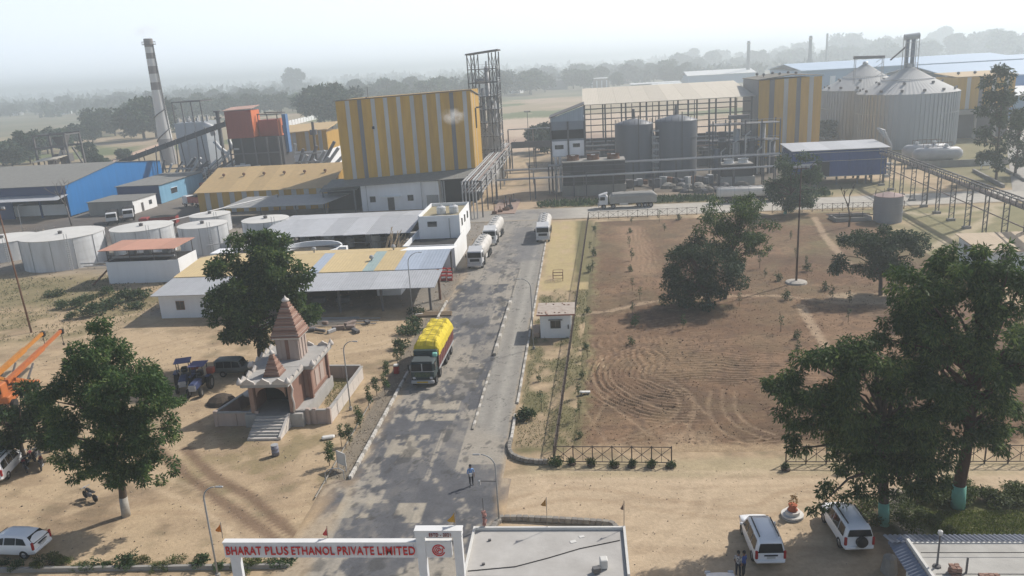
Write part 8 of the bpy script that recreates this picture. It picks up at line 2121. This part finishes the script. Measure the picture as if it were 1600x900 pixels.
# ------------------------------------------------------------------ people
SKIN = M('skin', (.19, .10, .065), (.16, .085, .055), scale=8, rough=.6)
HAIR = M('hair', (.012, .01, .009), (.02, .018, .016), scale=20, rough=.7)
def person(label, loc, rz, shirt, trousers, pose=0, cap=None, check=None, carry=False):
    r = thing('person', label, 'person', loc, rz)
    J = {'pel': (0, 0, .95), 'wst': (0, 0, 1.08), 'chs': (0, .01, 1.32), 'nck': (0, 0, 1.47), 'hd0': (0, -.02, 1.55), 'hd1': (0, -.03, 1.68), 'hd2': (0, -.01, 1.73)}
    R = {'pel': .145, 'wst': .135, 'chs': .155, 'nck': .055, 'hd0': .075, 'hd1': .09, 'hd2': .05}
    E_ = [('pel', 'wst'), ('wst', 'chs'), ('chs', 'nck'), ('nck', 'hd0'), ('hd0', 'hd1'), ('hd1', 'hd2')]
    st_ = (.12, -.1) if pose == 0 else (.02, -.02)
    for s_, n_ in ((-1, 'l'), (1, 'r')):
        dy = st_[0] if s_ < 0 else st_[1]
        pts = {'sh': ((s_ * .19, .01, 1.38), .065), 'el': ((s_ * .25, .03, 1.12), .045), 'wr': ((s_ * .24, -.07, .88), .03), 'pm': ((s_ * .235, -.1, .8), .034),
               'hp': ((s_ * .1, 0, .88), .1), 'kn': ((s_ * .11, -dy * .5 - .02, .5), .07), 'an': ((s_ * .115, -dy, .1), .045), 'ft': ((s_ * .125, -dy - .15, .045), .04)}
        if carry and s_ < 0: pts['el'] = ((-.25, -.06, 1.14), .045); pts['wr'] = ((-.12, -.28, 1.08), .03); pts['pm'] = ((-.06, -.33, 1.08), .034)
        for k, (p, rr) in pts.items(): J[k + n_] = p; R[k + n_] = rr
        E_ += [('chs', 'sh' + n_), ('sh' + n_, 'el' + n_), ('el' + n_, 'wr' + n_), ('wr' + n_, 'pm' + n_), ('pel', 'hp' + n_), ('hp' + n_, 'kn' + n_), ('kn' + n_, 'an' + n_), ('an' + n_, 'ft' + n_)]
        pm = Vector(J['pm' + n_]); d = (pm - Vector(J['wr' + n_])).normalized(); side = Vector((0, 1, 0)) if not (carry and s_ < 0) else Vector((0, 0, 1))
        for f in range(4):
            b0 = pm + side * (.027 - .018 * f); l = (.07, .08, .075, .058)[f]; cu = Vector((-s_ * .02, 0, 0))
            J['f%d%s' % (f, n_)] = tuple(b0 + d * l * .55); R['f%d%s' % (f, n_)] = .009
            J['g%d%s' % (f, n_)] = tuple(b0 + d * l + cu); R['g%d%s' % (f, n_)] = .008
            E_ += [('pm' + n_, 'f%d%s' % (f, n_)), ('f%d%s' % (f, n_), 'g%d%s' % (f, n_))]
        J['t' + n_] = tuple(pm + side * .05 + d * .03); R['t' + n_] = .01; E_.append(('wr' + n_, 't' + n_))
    names = list(J); ix = {k: i for i, k in enumerate(names)}
    me = bpy.data.meshes.new('body'); me.from_pydata([J[k] for k in names], [(ix[a_], ix[b_]) for a_, b_ in E_], [])
    tmp = bpy.data.objects.new('body', me); COL.objects.link(tmp)
    tmp.modifiers.new('skin', 'SKIN'); tmp.modifiers.new('sub', 'SUBSURF').levels = 1; tmp.modifiers['sub'].render_levels = 1
    for i, k in enumerate(names): me.skin_vertices[0].data[i].radius = (R[k], R[k] * (.72 if k in ('chs', 'wst', 'pel') else 1))
    me.skin_vertices[0].data[ix['pel']].use_root = True
    bpy.context.view_layer.update()
    m2 = bpy.data.meshes.new_from_object(tmp.evaluated_get(bpy.context.evaluated_depsgraph_get()))
    bpy.data.objects.remove(tmp); m2.name = 'body'
    for m in (SKIN, shirt, trousers, BLK): m2.materials.append(m)
    for p in m2.polygons:
        x, y, z = p.center; p.use_smooth = True
        p.material_index = 3 if z < .11 else 2 if (z < .98 and abs(x) < .2) else (1 if z < 1.46 and not (abs(x) > .2 and z < 1.1) and not (carry and y < -.2) else 0)
    obj('body', m2, r)
    MB().lathe([(.093, 1.62), (.1, 1.68), (.085, 1.75), (.03, 1.79)], 12, 0, .0).build('cap' if cap else 'hair', cap or HAIR, r, smooth=True)
    if cap: MB().extr([(-.06, -.09, 1.66), (.06, -.09, 1.66), (.04, -.17, 1.64), (-.04, -.17, 1.64)], (0, 0, .012)).build('cap_peak', cap, r)
    MB().bx(0, -.125, 1.645, .024, .03, .04, 0, .006).build('nose', SKIN, r); MB().bx(-.033, -.112, 1.675, .02, .012, .012).bx(.033, -.112, 1.675, .02, .012, .012).build('eyes', BLK, r); MB().bx(0, -.112, 1.607, .045, .012, .01).build('mouth', TERRA_D, r)
    for s_ in (-1, 1): MB().bx(s_ * .092, -.02, 1.655, .014, .035, .055, 0, .004).build('ear', SKIN, r)
    if carry: MB().bx(-.03, -.35, 1.1, .2, .04, .26, .1).build('papers', PW, r)
    return r
BLS = M('shirt_light_blue', (.17, .30, .55), (.14, .25, .47), scale=8); NAV = M('trousers_navy', (.015, .018, .03), (.02, .022, .03), scale=8); BLD = M('shirt_royal_blue', (.03, .07, .24), (.025, .055, .19), scale=8)
CHK = M('shirt_check', (.50, .48, .47), (.12, .11, .12), scale=14, sharp=.05)
person('security guard in light blue shirt and dark trousers holding papers on the road', (*G(737, 759)[:2], 0), .25, BLS, NAV, 0, NAV, carry=True)
person('man in a checked shirt standing at the bottom edge beside the white car', (*G(1153, 901)[:2], 0), 2.4, CHK, NAV, 1)
person('man in a royal blue shirt standing close to the man in the checked shirt', (*G(1162, 901)[:2], 0), -2.2, BLD, NAV, 1)
# steam from the plant
def steam(label, loc, rad_, den, seed):
    m = bpy.data.materials.new('steam'); m.use_nodes = True; nt = m.node_tree; nt.nodes.remove(nt.nodes['Principled BSDF'])
    v = nt.nodes.new('ShaderNodeVolumePrincipled'); v.inputs['Color'].default_value = (.97, .96, .94, 1)
    n = nt.nodes.new('ShaderNodeTexNoise'); n.inputs['Scale'].default_value = 1.1 / rad_[0] * 2; n.inputs['Detail'].default_value = 3
    tc = nt.nodes.new('ShaderNodeTexCoord'); nt.links.new(tc.outputs['Object'], n.inputs['Vector'])
    ln = nt.nodes.new('ShaderNodeVectorMath'); ln.operation = 'LENGTH'
    dv_ = nt.nodes.new('ShaderNodeVectorMath'); dv_.operation = 'DIVIDE'; dv_.inputs[1].default_value = rad_
    nt.links.new(tc.outputs['Object'], dv_.inputs[0]); nt.links.new(dv_.outputs[0], ln.inputs[0])
    fa = nt.nodes.new('ShaderNodeMapRange'); fa.inputs['From Min'].default_value = 1.0; fa.inputs['From Max'].default_value = .1
    nt.links.new(ln.outputs['Value'], fa.inputs['Value'])
    mr = nt.nodes.new('ShaderNodeMapRange'); mr.inputs['From Min'].default_value = .4; mr.inputs['From Max'].default_value = .65; mr.inputs['To Max'].default_value = den
    nt.links.new(n.outputs['Fac'], mr.inputs['Value'])
    mu = nt.nodes.new('ShaderNodeMath'); mu.operation = 'MULTIPLY'; nt.links.new(fa.outputs[0], mu.inputs[0]); nt.links.new(mr.outputs[0], mu.inputs[1])
    nt.links.new(mu.outputs[0], v.inputs['Density']); nt.links.new(v.outputs[0], nt.nodes['Material Output'].inputs['Volume'])
    mb = MB(); P_ = [(max(.02, math.sin(math.pi * k / 8)), -math.cos(math.pi * k / 8)) for k in range(9)]
    mb.lathe(P_, 14); mb.v = [(x * rad_[0], y * rad_[1], z * rad_[2]) for x, y, z in mb.v]
    o = mb.build('steam', m, kind='stuff', loc=loc); o['label'] = label
steam('pale steam puff drifting in front of the yellow building', (D(707, 182, 172)[0], 172, D(707, 182, 172)[2]), (3.2, 2, 2.0), .75, 1)
steam('white steam rising beneath the pipe rack', (D(770, 272, 190)[0], 190, D(770, 272, 190)[2]), (2.2, 2, 4.2), 1.4, 2)
steam('thin smoke leaving the chimney top', (D(226, 52, 300)[0], 300, D(226, 52, 300)[2] + 1), (6.5, 4, 3), .12, 3)
# ------------------------------------------------------------------ haze
hm = bpy.data.materials.new('haze_air'); hm.use_nodes = True
hn = hm.node_tree; hn.nodes.remove(hn.nodes['Principled BSDF'])
pv = hn.nodes.new('ShaderNodeVolumePrincipled')
pv.inputs['Color'].default_value = (.86, .945, 1.0, 1)
pv.inputs['Density'].default_value = HAZE_DENSITY
pv.inputs['Anisotropy'].default_value = 0.35
hn.links.new(pv.outputs[0], hn.nodes['Material Output'].inputs['Volume'])
MB().box(-6400, 6400, -120, 7800, -2.0, 60).build('haze', hm, kind='stuff')
